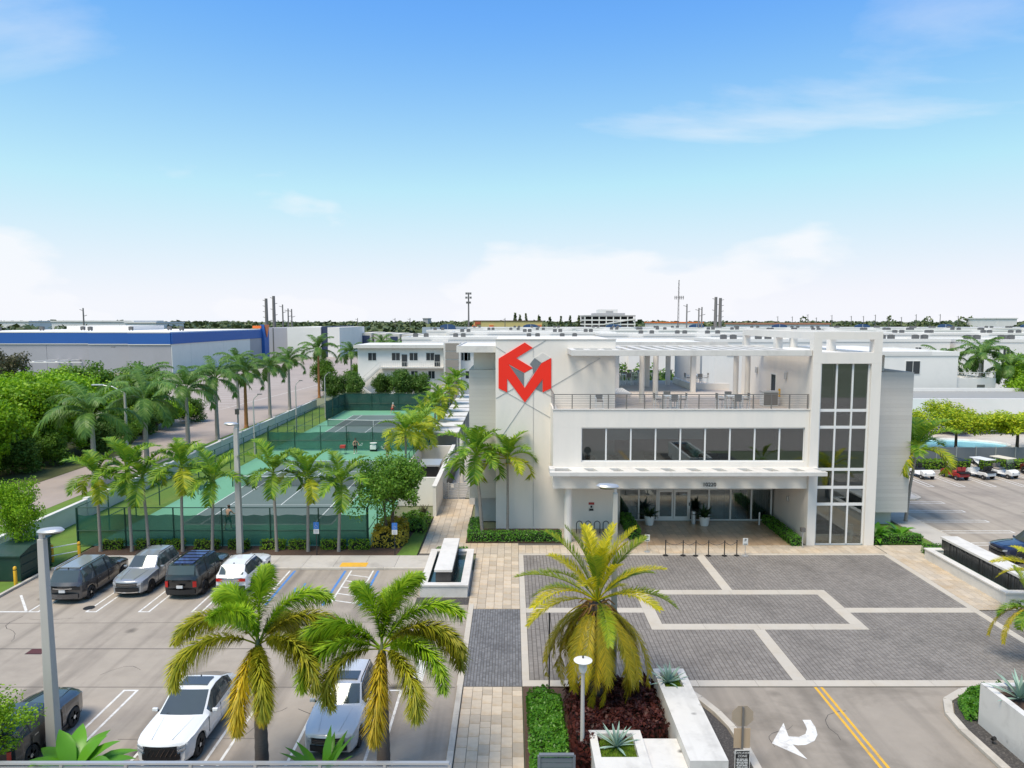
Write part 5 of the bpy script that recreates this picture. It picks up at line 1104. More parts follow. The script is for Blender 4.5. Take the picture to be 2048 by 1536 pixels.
for i in range(46):
    a = i * 2.4; z = 3.3 + 0.9 * i / 46; p = Vector((math.cos(a) * 0.28, math.sin(a) * 0.28, z)); d = Vector((math.cos(a), math.sin(a), 0.2)); mb.tube([p - d * 0.1, p + d * 0.18 + Vector((0, 0, 0.05)), p + d * 0.42 + Vector((0, 0, -0.22))], [0.05, 0.035, 0.02], 5)
mb.build('leaf_bases', mat('date_boots', (0.26, 0.13, 0.035), 0.8, 0.3, 5), DT)
for i in range(26):
    t = i / 26; fam = 'dat' if rd.random() < 0.45 else 'day'; put('frond', FR[fam][min(4, int(t * 5))], DT, (0, 0, 4.2), (rd.uniform(-.1, .1), 0, i * 2.4 + rd.uniform(-.2, .2)), rd.uniform(0.9, 1.1) * (1.0 if t < 0.6 else 1.05))
for i in range(30): put('frond', FR['dao'][rd.choice((0, 1, 1, 2, 2))], DT, (0, 0, 4.0 - 0.12 * (i % 3)), (rd.uniform(-.08, .08), 0, i * 2.4 + rd.uniform(-.25, .25)), rd.uniform(0.92, 1.12))
# palm beyond the right edge whose fronds reach in
palm('christmas_palm', 'palm at the far end of the east fountain, half out of view', 'palm', (26.4, 33.6, 0.0), 2.2, ('ady', 'day', 'day'), 15, rg, r0=0.16, r1=0.14, fscale=1.0)
palm('christmas_palm', 'small palm beside the east planter wall, half out of view', 'palm', (22.4, 29.6, 0.0), 2.4, ('dao', 'dat', 'ado'), 14, rg, r0=0.13, r1=0.12, fscale=0.7)
# trees
tree('shade', 'shade_tree', 'round green shade tree with two dark stems beside the near court', 'tree', (-8.15, 46.2, 0.05), 0.4, 1.05)
rt = random.Random(21)
for i in range(26):
    x = rt.uniform(-68, -50.5); y = 50 + i * 2.1 + rt.uniform(-1.5, 1.5); k = ('thick2', 'thick1', 'thick1')[i % 3]
    tree(k, 'thicket_tree', {'thick1': 'bright green tree in the dense thicket across the road', 'thick2': 'mid green tree in the dense thicket across the road', 'thick3': 'dark green tree in the dense thicket across the road'}[k], 'tree', (x, y, -0.03), rt.uniform(0, 6), rt.uniform(0.95, 1.2), {'thick1': 'bright thicket trees', 'thick2': 'mid thicket trees', 'thick3': 'dark thicket trees'}[k])
for (x, y, s) in ((-49.5, 58, 1.0), (-49.4, 66, 1.0), (-49.5, 74, 1.1), (-51, 83, 1.15), (-49.2, 52, 0.9)):
    tree('thick1', 'thicket_tree', 'bright green tree in the dense thicket across the road', 'tree', (x, y, -0.03), rt.uniform(0, 6), s, 'bright thicket trees')
tree('olive', 'olive_tree', 'tall brownish tree rising at the edge of the thicket before the warehouse', 'tree', (-63, 88, 0), 0, 1.15)
tree('lot', 'lawn_tree', 'bright green tree on the lawn behind the dark green container', 'tree', (-29.4, 41.5, 0), 1.0, (1.05, 1.05, 1.35))
tree('lot', 'fence_tree', 'bright feathery tree at the foot of the tall lamp pole by the slatted fence', 'tree', (-17.1, 21.4, 0), 2.0, (1.05, 1.05, 0.82))
for (x, y, s) in ((-26.5, 121, 1.0), (-19.5, 121.5, 1.1), (-16.2, 121.2, 1.0), (-23, 124, 0.95), (-30.5, 122, 1.0)):
    tree('screen', 'screen_tree', 'dark screening tree behind the far end of the courts', 'tree', (x, y, 0), rt.uniform(0, 6), s, 'screening trees behind the courts')
for (x, y, s) in ((-40, 150, 0.9), (-28.6, 136, 0.9), (-27, 141, 0.9)): tree('thick2', 'street_tree', 'round street tree at the bend of the road', 'tree', (x, y, 0), rt.uniform(0, 6), s, 'street trees at the bend')
for (x, y, s) in ((49.0, 77.5, (1.35, 1.2, 1.1)), (56.0, 77.8, (1.45, 1.2, 0.95)), (42.6, 78.5, (1.15, 1.15, 1.0)), (62, 79, (1.2, 1.2, 0.85))): tree('poinciana', 'poinciana_tree', 'spreading yellow-green poinciana tree behind the grey pool fence', 'tree', (x, y, 0), rt.uniform(0, 6), s, 'poinciana trees at the pool')
for (x, y, s) in ((82, 110, 1.1), (86, 118, 1.2), (78, 106, 0.9), (91, 112, 1.2)): tree('thick1', 'garden_tree', 'bright garden tree right of the white apartment end wall', 'tree', (x, y, 0), rt.uniform(0, 6), s, 'garden trees east')
for (x, y) in ((9, 80), (12, 82), (15.5, 81)): tree('thick2', 'garden_tree', 'green garden tree seen past the terrace columns', 'tree', (x, y, 0), rt.uniform(0, 6), 1.25, 'garden trees behind terrace')
# hedges
xs = (-26.6, -24.4, -22.6, -20.6, -18.4, -16.3, -14.5, -12.4, -10.6)
for i, x in enumerate(xs): hedge('clipped hedge block at the near court fence, %s from the green container' % ORD[i], x, x + (1.6 if i % 2 else 1.35), 44.75, 45.3, 0.05, 0.62, L_HDY, 0.12, 150, i, 'hedge blocks at the court fence')
hedge('clipped green hedge along the white emblem wall', -3.0, 3.35, 46.45, 47.25, 0.04, 0.62, seed=31); hedge('short hedge return beside the grey clad wall base', -3.05, -2.25, 47.3, 50.6, 0.04, 0.6, seed=32)
hedge('clipped hedge behind the west fountain', -4.75, -2.75, 42.9, 43.8, 0.03, 0.6, seed=33); hedge('clipped hedge behind the east fountain', 26.2, 28.6, 43.4, 44.4, 0.03, 0.6, seed=34)
hedge('clipped hedge at the foot of the glazed tower', 24.0, 27.3, 45.98, 46.6, 0.04, 0.6, seed=35); hedge('hedge along the right side wall of the entrance porch', 18.35, 19.1, 45.6, 51.2, 0.03, 0.6, seed=36)
hedge('short hedge left of the entrance doors', 7.95, 8.75, 47.0, 51.3, 0.03, 0.75, seed=37); hedge('long low hedge between golf carts and grey pool fence', 37, 62, 69.5, 71.0, 0.02, 0.9, L_HDY, 0.2, 70, 38)
hedge('small hedge in front of the carport', -8.6, -6.4, 75.6, 76.6, 0.02, 0.9, L_HDG, 0.16, 120, 39)
mound('glossy green groundcover beside the travertine walkway', [(0.6, 19), (2.0, 19), (1.9, 26.2), (1.3, 27.0), (0.55, 26.4)], 0.03, 0.6, L_HDG, 0.11, 9000, 3, 'groundcover', 'groundcover')
mound('dark red copperleaf bushes under the date palm', [(2.05, 21.8), (5.5, 23.6), (5.55, 27.0), (3.6, 27.3), (2.0, 26.5)], 0.03, 0.95, L_RED, 0.16, 9000, 4, 'copperleaf_bush', 'bush')
mound('green shrubs inside the east kerb curve', [(16.75, 24.95), (19.45, 24.95), (19.45, 27.2), (18.2, 26.8), (17.1, 26.1)], 0.09, 0.55, L_HDG, 0.11, 6500, 5)
mound('yellow variegated croton bush under the shade tree', [(-9.2, 45.0), (-7.3, 45.0), (-6.9, 46.4), (-7.2, 48.6), (-8.7, 49), (-9.3, 47)], 0.05, 1.35, L_CRO, 0.17, 3000, 6, 'croton_bush', 'bush')
mound('dull green shrubs between shade tree and white enclosure', [(-7.2, 48.5), (-6.1, 48), (-5.9, 51.0), (-7.0, 52.5), (-8.2, 51)], 0.05, 0.9, L_MID, 0.16, 1800, 7)
for i, (x, y) in enumerate(((24.6, 46.9), (26.4, 47.2))): bigleaf('broad-leaved tropical plant behind the tower hedge', (x, y, 0.05), 18, 1.15, 0.42, 41 + i, group='broad-leaved plants at the tower')
bigleaf('large-leaved philodendron at the slatted fence before the white coupe SUV', (-14.0, 21.4, 0.02), 22, 1.5, 0.6, 50, cat='plant'); bigleaf('upright birds-nest fern at the slatted fence before the silver SUV', (-5.9, 21.2, 0.02), 12, 1.4, 0.3, 51, el=(0.9, 1.45), curl=0.5, name='birds_nest_fern')

for k in range(15):
    x = -47.4 - rt.random() * 2.0; y = 48 + k * 4.0; tree(('thick2', 'thick1', 'thick3')[k % 3], 'undergrowth_bush', 'dense bush of undergrowth along the far road edge', 'bush', (x, y, -0.9), rt.uniform(0, 6), (0.75, 0.75, 0.62), 'undergrowth along the road')
for o_ in [DT]: o_.scale = (1.04, 1.04, 1.02)
# ---------------------------------------------------------------- walls, fences, courts
def wallrun(label, a, b, h, w, m, npost, name='boundary_wall', cat='wall', cap=True):
    t = thing(name, label, cat, ((a[0] + b[0]) / 2, (a[1] + b[1]) / 2, 0)); d = Vector((b[0] - a[0], b[1] - a[1], 0)); L_ = d.length; d.normalize()
    MB().bar((a[0], a[1], h / 2), (b[0], b[1], h / 2), w, h).build('wall', m, t)
    if cap: MB().bar((a[0], a[1], h + 0.06), (b[0], b[1], h + 0.06), w + 0.1, 0.12).build('coping', WHITE2, t)
    for i in range(npost):
        p = Vector((*a, 0)) + d * (L_ * (i + 0.5) / npost); MB().bar((p.x - d.x * 0.22, p.y - d.y * 0.22, (h + 0.22) / 2), (p.x + d.x * 0.22, p.y + d.y * 0.22, (h + 0.22) / 2), w + 0.16, h + 0.22).build('pilaster', WHITE2, t)
    return t
CREAM = mat('cream_wall', (0.68, 0.63, 0.56), 0.8, 0.08, 1, stain=(0.42, 0.39, 0.34), stain_amt=0.4, stain_scale=0.3)
wallrun('long cream boundary wall with white coping and pilasters beside the road', (-31.7, 30), (-33.6, 121), 1.3, 0.22, CREAM, 14)
def court_fence(label, a, b, h, gap=3.0, screen=SCREEN, s0=0.15, s1=2.2, chain=True, name='court_fence'):
    t = thing(name, label, 'fence', ((a[0] + b[0]) / 2, (a[1] + b[1]) / 2, 0)); d = Vector((b[0] - a[0], b[1] - a[1], 0)); L_ = d.length; n = max(1, int(round(L_ / gap))); d.normalize()
    for i in range(n + 1):
        p = Vector((*a, 0)) + d * (L_ * i / n); MB().tube([(p.x, p.y, 0), (p.x, p.y, h)], 0.045, 6).build('post', FENCEG, t)
    for z in (h, h * 0.42): MB().tube([(a[0], a[1], z), (b[0], b[1], z)], 0.028, 6).build('rail', FENCEG, t)
    rr_ = random.Random(int(a[0] * 7 + a[1]))
    if chain: MB().quad((a[0], a[1], 0.05), (b[0], b[1], 0.05), (b[0], b[1], h), (a[0], a[1], h)).build('chain_link', CHAIN, t)
    nx, ny = -d.y * 0.05, d.x * 0.05
    if screen:
        for i in range(n):
            mb = MB(); K = 6; p0 = Vector((*a, 0)) + d * (L_ * i / n); sag = [rr_.uniform(0, 0.12) for _ in range(K + 1)]
            for k in range(K + 1):
                p = p0 + d * (L_ / n * k / K); mb.v += [(p.x + nx, p.y + ny, s0), (p.x + nx + rr_.uniform(-.02, .02), p.y + ny + rr_.uniform(-.02, .02), (s0 + s1) / 2), (p.x + nx, p.y + ny, s1 - sag[k] * (0.4 if k in (0, K) else 1))]
            for k in range(K):
                o = k * 3; mb.f += [(o, o + 3, o + 4, o + 1), (o + 1, o + 4, o + 5, o + 2)]
            mb.build('windscreen', screen, t, smooth=60)
    return t
court_fence('green fence with mesh windscreen at the parking end of the near court', (-28.5, 45.5), (-9.5, 45.5), 2.65)
court_fence('green fence with windscreen dividing the near and far courts', (-27.8, 80.2), (-10, 80.2), 2.9)
court_fence('dark green windscreen fence closing the far end of the courts', (-27.6, 116.6), (-10, 116.6), 2.95, 4.0, SCREEND, 0.05, 2.9)
court_fence('open green chain-link fence along the lawn side of the courts', (-28.5, 45.6), (-27.7, 105), 2.65, 3.6, None)
court_fence('screened end of the lawn-side court fence', (-27.7, 105.1), (-27.6, 116.5), 2.95, 3.8, SCREEND, 0.05, 2.9)
court_fence('open green fence along the carport side of the courts', (-9.45, 45.6), (-9.6, 78), 2.65, 3.2, None)
court_fence('screened green fence beside the carport and yellow palms', (-9.6, 78.2), (-9.7, 116.5), 2.65, 3.6, SCREEN)
for (x, y, h) in ((-28.6, 78, 6.0), (-29.4, 96, 6.0), (-28.6, 108, 6.2)):
    t = thing('court_light_pole', 'thin grey light pole with a short bent arm standing beside the courts', 'light pole', (x, y, 0), 0, 'court light poles'); MB().tube([(x, y, 0), (x, y, h)], [0.1, 0.07], 8).build('pole', CONCP, t); MB().tube([(x, y, h - 0.05), (x + 0.1, y, h + 0.3), (x + 0.6, y, h + 0.75)], 0.05, 6).build('arm', CONCP, t); MB().box(x + 0.5, x + 0.95, y - 0.12, y + 0.12, h + 0.7, h + 0.8).build('lamp_head', STEEL, t)
# bench
bx, by = -26.8, 60.3; t = thing('park_bench', 'dark green slatted bench on the lawn edge of the near court', 'bench', (bx, by, 0.03), R(90) - 0.0, local=True)
for k in range(4): MB().box(-0.85, 0.85, -0.2 + k * 0.12, -0.11 + k * 0.12, 0.43, 0.46).build('seat_slat', FENCEG, t)
for k in range(4): MB().bar((-0.85, 0.27 + k * 0.03, 0.52 + k * 0.1), (0.85, 0.27 + k * 0.03, 0.52 + k * 0.1), 0.09, 0.03, up=(0, 1, 0.3)).build('back_slat', FENCEG, t)
for s in (-0.7, 0.7): MB().bar((s, -0.2, 0), (s, -0.2, 0.44), 0.06).build('leg', DARKMET, t); MB().bar((s, 0.24, 0), (s, 0.36, 0.9), 0.06).build('leg', DARKMET, t)
t.rotation_euler = (0, 0, R(-75))
# people on the courts -------------------------------------------------------
def person(label, loc, rz, joints, shirt, shorts, skin=(0.42, 0.25, 0.17), hair=(0.05, 0.03, 0.02), racket=True, cap=None):
    """one continuous skinned body; clothes and hair are children"""
    root = thing('person', label, 'person', (*loc, 0.04), rz, None, local=True)
    J = joints; names = list(J); E_ = [('pelvis', 'waist'), ('waist', 'chest'), ('chest', 'neck'), ('neck', 'head'), ('head', 'crown'), ('chest', 'shL'), ('shL', 'elL'), ('elL', 'haL'), ('chest', 'shR'), ('shR', 'elR'), ('elR', 'haR'), ('pelvis', 'hiL'), ('hiL', 'knL'), ('knL', 'anL'), ('anL', 'toL'), ('pelvis', 'hiR'), ('hiR', 'knR'), ('knR', 'anR'), ('anR', 'toR')]
    rad = dict(pelvis=.135, waist=.115, chest=.14, neck=.055, head=.085, crown=.075, shL=.06, shR=.06, elL=.042, elR=.042, haL=.035, haR=.035, hiL=.085, hiR=.085, knL=.056, knR=.056, anL=.04, anR=.04, toL=.035, toR=.035)
    def skin_obj(nm, ed, rscale, m, sub=2):
        ks = sorted({k for e in ed for k in e}, key=names.index); me = bpy.data.meshes.new(nm); me.from_pydata([J[k] for k in ks], [(ks.index(a), ks.index(b)) for a, b in ed], []); ob = put(nm, me, root); me.materials.append(m)
        ob.modifiers.new('skin', 'SKIN')
        for i, k in enumerate(ks):
            sv = me.skin_vertices[0].data[i]; r_ = rad[k] * rscale; sv.radius = (r_, r_); sv.use_root = (i == 0)
        s = ob.modifiers.new('sub', 'SUBSURF'); s.levels = s.render_levels = sub
        return ob
    skin_obj('body', E_, 1.0, mat('skin_%d' % int(skin[0] * 100), skin, 0.6, 0.05, 5))
    skin_obj('shirt', [('waist', 'chest'), ('chest', 'shL'), ('chest', 'shR')], 1.16, shirt); skin_obj('shorts', [('pelvis', 'hiL'), ('hiL', 'knL'), ('pelvis', 'hiR'), ('hiR', 'knR')], 1.14, shorts)
    h = J['crown']; MB().lathe([(0.02, -0.08), (0.105, -0.02), (0.11, 0.05), (0.08, 0.11), (0.01, 0.135)], 12, (h[0], h[1] + 0.01, h[2] - 0.02)).build('cap' if cap else 'hair', cap or mat('hair_dark', hair, 0.7), root, smooth=60)
    for s in ('L', 'R'):
        a, b = J['an' + s], J['to' + s]; MB().bar((a[0], a[1] + 0.05, 0.045), (b[0], b[1] - 0.06, 0.04), 0.1, 0.09).build('shoe', WHP, root, bevel=0.03)
    hd = J['head']; MB().lathe([(0.005, 0), (0.016, 0.02), (0.018, 0.04)], 6, (hd[0], hd[1] - 0.1, hd[2] - 0.03)).build('nose', mat('skin_%d' % int(skin[0] * 100), skin, 0.6, 0.05, 5), root)
    if racket:
        hp = Vector(J['haR']); dr_ = Vector((0.3, -0.75, 0.35)).normalized(); mb = MB(); mb.tube([hp, hp + dr_ * 0.32], 0.015, 6); c = hp + dr_ * 0.48; u = dr_; w = Vector((0.2, 0.3, 0.9)).normalized()
        mb.tube([c + u * math.cos(k / 16 * 6.283) * 0.17 + w * math.sin(k / 16 * 6.283) * 0.13 for k in range(17)], 0.012, 5); mb.build('racket', WHP, root)
    return root
def stance(bend=0.1, step=0.25, armR=(0.45, -0.35, 1.05), armL=(-0.35, -0.4, 1.1)):
    return dict(pelvis=(0, 0, 0.92), waist=(0, -bend * 0.3, 1.08), chest=(0, -bend * 0.8, 1.32), neck=(0, -bend, 1.46), head=(0, -bend - 0.03, 1.57), crown=(0, -bend - 0.02, 1.66), shL=(-0.2, -bend * 0.9, 1.38), elL=(-0.3, -bend - 0.1, 1.14), haL=armL, shR=(0.2, -bend * 0.9, 1.38), elR=(0.33, -bend - 0.08, 1.13), haR=armR,
                hiL=(-0.1, 0, 0.86), knL=(-0.15, -step * 0.6, 0.48), anL=(-0.17, -step * 0.5, 0.09), toL=(-0.18, -step * 0.5 - 0.16, 0.04), hiR=(0.1, 0, 0.86), knR=(0.14, step * 0.3, 0.48), anR=(0.16, step, 0.09), toR=(0.17, step - 0.15, 0.04))
blackcloth = mat('black_cloth', (0.012, 0.012, 0.014), 0.9); redcloth = mat('red_cloth', (0.45, 0.05, 0.04), 0.9); teal = mat('brown_cloth', (0.10, 0.05, 0.035), 0.9); grey_c = mat('grey_cloth', (0.2, 0.2, 0.22), 0.9)
person('person in a red outfit and white cap swinging a racket at the far baseline', G(785, 828), 2.6, stance(0.15, 0.3), redcloth, redcloth, cap=WHP)
person('person in black beside the red ball cart on the near court', G(711, 908), 0.5, stance(0.05, 0.12, (0.3, -0.45, 0.95), (-0.3, -0.35, 0.95)), blackcloth, blackcloth)
person('person in a dark swimsuit-like sports top stepping with a racket on the near court', G(776, 917), 3.6, stance(0.08, 0.35, (0.35, -0.1, 0.95), (-0.3, 0.15, 0.95)), teal, teal, skin=(0.36, 0.19, 0.12))
person('person in grey seen through the near windscreen', G(457, 1060), 2.8, stance(0.1, 0.2), grey_c, blackcloth); person('person in dark clothes seen through the dividing windscreen', G(697, 893), 0.2, stance(0.05, 0.15), grey_c, blackcloth)
cx, cy = G(686, 909); t = thing('ball_cart', 'red ball cart on wheeled legs on the near court', 'ball cart', (cx, cy, 0.04)); MB().box(cx - 0.28, cx + 0.28, cy - 0.25, cy + 0.25, 0.75, 1.05).build('basket', redcloth, t)
for sx in (-0.25, 0.25):
    for sy in (-0.22, 0.22): MB().bar((cx + sx * 1.2, cy + sy * 1.2, 0.04), (cx + sx, cy + sy, 0.76), 0.03).build('leg', DARKMET, t)
cx, cy = G(747, 903); t = thing('ball_machine', 'white tennis ball machine on the near court', 'ball machine', (cx, cy, 0.04)); MB().box(cx - 0.35, cx + 0.35, cy - 0.3, cy + 0.3, 0.25, 0.75).build('housing', WHP, t, bevel=0.06); MB().lathe([(0.2, 0.752), (0.42, 1.0)], 14, (cx, cy, 0)).build('hopper', WHP, t); MB().lathe([(0.12, -0.4), (0.12, 0.4)], 12, (cx, cy, 0.15), axis='x').build('wheel', TYRE, t)
# ---------------------------------------------------------------- gate, enclosure, carport
t = thing('pool_gate', 'low silver double gate of horizontal slats across the travertine path', 'gate', (-4.65, 58.2, 0))
for x in (-5.75, -5.3, -4.45, -3.5): MB().box(x - 0.05, x + 0.05, 58.15, 58.25, 0, 1.4).build('post', SILVER, t)
for k in range(9):
    for a, b in ((-5.7, -5.35), (-5.25, -4.5), (-4.4, -3.55)): MB().box(a, b, 58.18, 58.22, 0.12 + k * 0.14, 0.21 + k * 0.14).build('slat', SILVER, t)
MB().box(-5.1, -4.85, 58.14, 58.16, 0.95, 1.25).build('notice', PAINT, t)
t = thing('gate_pier', 'grey and white gate pier beside the clad wall', 'pier', (-3.25, 57.0, 0)); MB().box(-3.45, -2.95, 56.3, 58.3, 0, 1.5).build('pier', BASEGREY, t); MB().box(-3.5, -2.9, 56.25, 58.35, 1.502, 1.6).build('cap', WHITE2, t)
t = thing('equipment_enclosure', 'white roofless equipment enclosure beside the gate', 'enclosure', (-7, 60, 0))
for q in ((-6.0, -5.75, 52.8, 70.8, 0, 2.3), (-9.1, -6.002, 70.5, 70.8, 0, 2.3), (-9.1, -6.002, 56.0, 56.25, 0, 2.3), (-9.2, -9.102, 56, 70.8, 0, 2.3)): MB().box(*q).build('wall', WHITE, t)
MB().box(-6.05, -5.7, 52.78, 70.82, 2.302, 2.38).build('coping', WHITE2, t)
t = thing('pump_unit', 'black equipment cabinet with a pale hood inside the white enclosure', 'cabinet', (-7.4, 63, 0)); MB().box(-8.2, -6.5, 62, 64.5, 0, 2.0).build('cabinet', BLACK, t); MB().box(-8.3, -6.4, 61.8, 64.6, 2.002, 2.15).build('hood', SILVER, t)
for i in range(9):
    y = 77.5 + i * 4.6; t = thing('carport_bay', 'white flat-roofed carport bay beside the courts, %s from the white enclosure' % ORD[i], 'carport', (-7.4, y, 0), 0, 'carport bays')
    MB().box(-8.9, -5.9, y, y + 3.5, 2.45, 2.6).build('roof', WHITE2, t, bevel=0.02)
    for px_ in (-8.75, -6.05): MB().box(px_ - 0.08, px_ + 0.08, y + 0.3, y + 0.46, 0, 2.449).build('post', SILVER, t)
    MB().box(-8.85, -5.95, y + 3.3, y + 3.4, 0, 2.449).build('back_panel', mat('carport_grey', (0.35, 0.34, 0.33), 0.7), t)
t = thing('picket_fence', 'grey picket fence behind the gate', 'fence', (-4, 66, 0))
for i in range(28): MB().box(-5.5, -5.46, 58.8 + i * 0.42, 58.84 + i * 0.42, 0, 1.5).build('picket', STEEL, t)
for i in range(12): MB().box(-5.2 + i * 0.18, -5.16 + i * 0.18, 70.9, 70.94, 0, 1.5).build('picket', SILVER, t)
for z in (0.15, 1.45): MB().box(-5.5, -5.46, 58.8, 70.5, z, z + 0.04).build('rail', STEEL, t); MB().box(-5.2, -3.1, 70.9, 70.94, z, z + 0.04).build('rail', SILVER, t)
MB().lathe([(0.2, 0), (0.2, 4.2)], 16, (-4.6, 64.3, 0)).build('porch_column', WHITE, CB, smooth=60)
# ---------------------------------------------------------------- lamp poles
def lamp_pole(label, x, y, h, w0, w1, side, name='lamp_pole'):
    t = thing(name, label, 'lamp', (x, y, 0)); a, b = w0 / 2, w1 / 2
    MB().add([(x - a, y - a, 0), (x + a, y - a, 0), (x + a, y + a, 0), (x - a, y + a, 0), (x - b, y - b, h), (x + b, y - b, h), (x + b, y + b, h), (x - b, y + b, h)], [(3, 2, 1, 0), (4, 5, 6, 7), (0, 1, 5, 4), (1, 2, 6, 5), (2, 3, 7, 6), (3, 0, 4, 7)]).build('pole', CONCP, t, bevel=0.02)
    MB().box(x - b * 0.6, x + b * 0.6, y - b * 0.6, y + b * 0.6, h, h + 0.22).build('bracket', SILVER, t); hd = MB(); n = 20
    pr = [(0.02, -0.05), (0.30, -0.06), (0.36, 0.0), (0.30, 0.07), (0.03, 0.1)]; m2 = MB().lathe(pr, n); hd.add([(x + side * 0.3 + p[0] * 1.25, y + p[1] * 0.75, h + 0.27 + p[2] + side * 0.12 * p[0] * 0.4) for p in m2.v], m2.f); hd.build('lamp_head', SILVER, t, smooth=40)
    m3 = MB().lathe([(0.26, -0.075), (0.26, -0.062)], n); MB().add([(x + side * 0.3 + p[0] * 1.2, y + p[1] * 0.7, h + 0.255 + p[2]) for p in m3.v], m3.f).build('lens', BLACK, t); return t
lamp_pole('tall concrete lamp pole at the slatted fence by the dark compact SUV', -15.72, 23.2, 7.55, 0.36, 0.22, 1)
lamp_pole('tall concrete lamp pole standing in the court hedge bed', -17.35, 44.2, 8.1, 0.36, 0.26, -1)
lamp_pole('tall concrete lamp pole in the date palm bed', 4.05, 27.3, 8.1, 0.26, 0.17, -1)
t = thing('path_lamp', 'white pedestrian lamp with a round disc hood by the agave planter', 'lamp', (2.35, 22.6, 0)); MB().tube([(2.35, 22.6, 0), (2.35, 22.6, 3.25)], [0.075, 0.06], 10).build('pole', CONCP, t); MB().lathe([(0.09, 3.2), (0.13, 3.3), (0.13, 3.52), (0.1, 3.55)], 16, (2.35, 22.6, 0)).build('lantern', PAINT, t, smooth=50); MB().lathe([(0.1, 3.552), (0.3, 3.6), (0.31, 3.62), (0.06, 3.68), (0.02, 3.69)], 24, (2.35, 22.6, 0)).build('hood', WHP, t, smooth=50); MB().tube([(2.35, 22.6, 3.68), (2.35, 22.6, 3.76)], 0.03, 8).build('finial', BLACK, t)
t = thing('slim_post', 'thin dark post standing in the mulch at the plaza edge', 'post', (1.5, 27.45, 0)); MB().tube([(1.5, 27.45, 0), (1.5, 27.45, 3.1)], 0.032, 8).build('pole', DARKMET, t); MB().lathe([(0.03, 3.1), (0.05, 3.14), (0.01, 3.2)], 8, (1.5, 27.45, 0)).build('finial', DARKMET, t)
t = thing('street_lamp', 'road lamp with a long cobra arm rising from the royal palms', 'lamp', (-36.2, 66, 0)); MB().tube([(-36.2, 66, 0), (-36.2, 66, 8.2)], [0.16, 0.1], 8).build('pole', CONCP, t); MB().tube([(-36.2, 66, 8.1), (-37.3, 66, 8.7), (-38.3, 66, 8.85)], 0.05, 6).build('arm', SILVER, t); MB().box(-39.2, -38.2, 65.85, 66.15, 8.78, 8.92).build('lamp_head', SILVER, t, bevel=0.04)
t = thing('street_lamp', 'plain grey road pole with a meter box among the royal palms', 'pole', (-36.0, 92.5, 0)); MB().tube([(-36, 92.5, 0), (-36, 92.5, 3.4)], 0.12, 8).build('pole', CONCP, t); MB().box(-36.3, -35.8, 92.3, 92.5, 2.6, 3.3).build('meter_box', STEEL, t)
# ---------------------------------------------------------------- slatted boundary fence in front
def slat_fence(label, x0, x1, y, h, n, m, name='slat_fence', pan=1.85):
    t = thing(name, label, 'fence', ((x0 + x1) / 2, y, 0)); k = max(1, int(round((x1 - x0) / pan)))
    MB().box(x0, x1, y - 0.06, y + 0.06, h - 0.06, h).build('top_rail', m, t)
    for i in range(k + 1):
        x = x0 + (x1 - x0) * i / k; MB().box(x - 0.045, x + 0.045, y - 0.05, y + 0.05, 0, h - 0.062).build('post', m, t)
    for i in range(k):
        a, b = x0 + (x1 - x0) * i / k + 0.047, x0 + (x1 - x0) * (i + 1) / k - 0.047
        for j in range(n): z = 0.1 + (h - 0.2) * j / n; MB().box(a, b, y - 0.02, y + 0.02, z, z + (h - 0.2) / n - 0.03).build('slat', m, t)
    return t
slat_fence('long silver slatted fence along the front of the parking bays', -15.6, -1.9, 20.4, 1.5, 9, SILVER); slat_fence('short dark grey slatted fence panel beside the white agave planter', 0.85, 1.95, 21.2, 1.25, 6, mat('slate_metal', (0.16, 0.175, 0.20), 0.45, 0.05, 3))
# ---------------------------------------------------------------- planters, agaves, fountains
def planter(label, outer, inner, z, name='planter'):
    """solid white wall block with a sunken planting pocket; outer/inner are x0,x1,y0,y1"""
    t = thing(name, label, 'planter', ((outer[0] + outer[1]) / 2, (outer[2] + outer[3]) / 2, 0)); a, b, c, d = outer; e, f, g, h = inner
    for q in ((a, b, c, g, 0, z), (a, b, h, d, 0, z), (a, e, g, h, 0, z), (f, b, g, h, 0, z)):
        if q[1] - q[0] > 0.01 and q[3] - q[2] > 0.01: MB().box(*q).build('wall', PLW, t)
    MB().box(e, f, g, h, 0, z - 0.22).build('soil', MULCH, t); return t
planter('tall white wall planter beside the entry drive with an agave at its plaza end', (5.55, 6.75, 21.0, 26.9), (5.75, 6.45, 25.5, 26.6), 1.15); tuft('planter_grass', rect(5.76, 6.44, 25.52, 26.58), 0.93, L_GRS, 3000, 0.09, 3)
agave('blue-green agave in the tall white wall planter beside the drive', (6.0, 26.1, 0.95), 1.0, 1)
planter('square white planter with grass beside the round-hooded lamp', (2.6, 4.35, 20.9, 23.0), (2.85, 4.05, 21.5, 22.8), 0.95); tuft('planter_grass', rect(2.86, 4.04, 21.52, 22.78), 0.73, L_GRS, 5000, 0.09, 4)
agave('silvery agave in the square white planter', (3.45, 22.3, 0.75), 1.0, 2)
t = thing('sign_wall', 'low white block linking the square planter and the drive wall', 'wall', (4.95, 22, 0)); MB().box(4.36, 5.54, 20.8, 22.75, 0, 0.8).build('block', PLW, t)
planter('long white wall planter at the east side of the entry drive', (17.1, 19.3, 15.5, 24.85), (17.35, 19.05, 15.8, 24.6), 1.65); agave('grey-green agave in the long east planter', (17.95, 24.0, 1.45), 1.3, 3)
for k in range(3): bigleaf('spiky strap-leaved plant in the long east planter', (18.2, 22.4 - k * 1.6, 1.42), 12, 0.7, 0.12, 70 + k, m=L_AGA, el=(0.5, 1.3), curl=0.4, group='strap plants in the east planter')
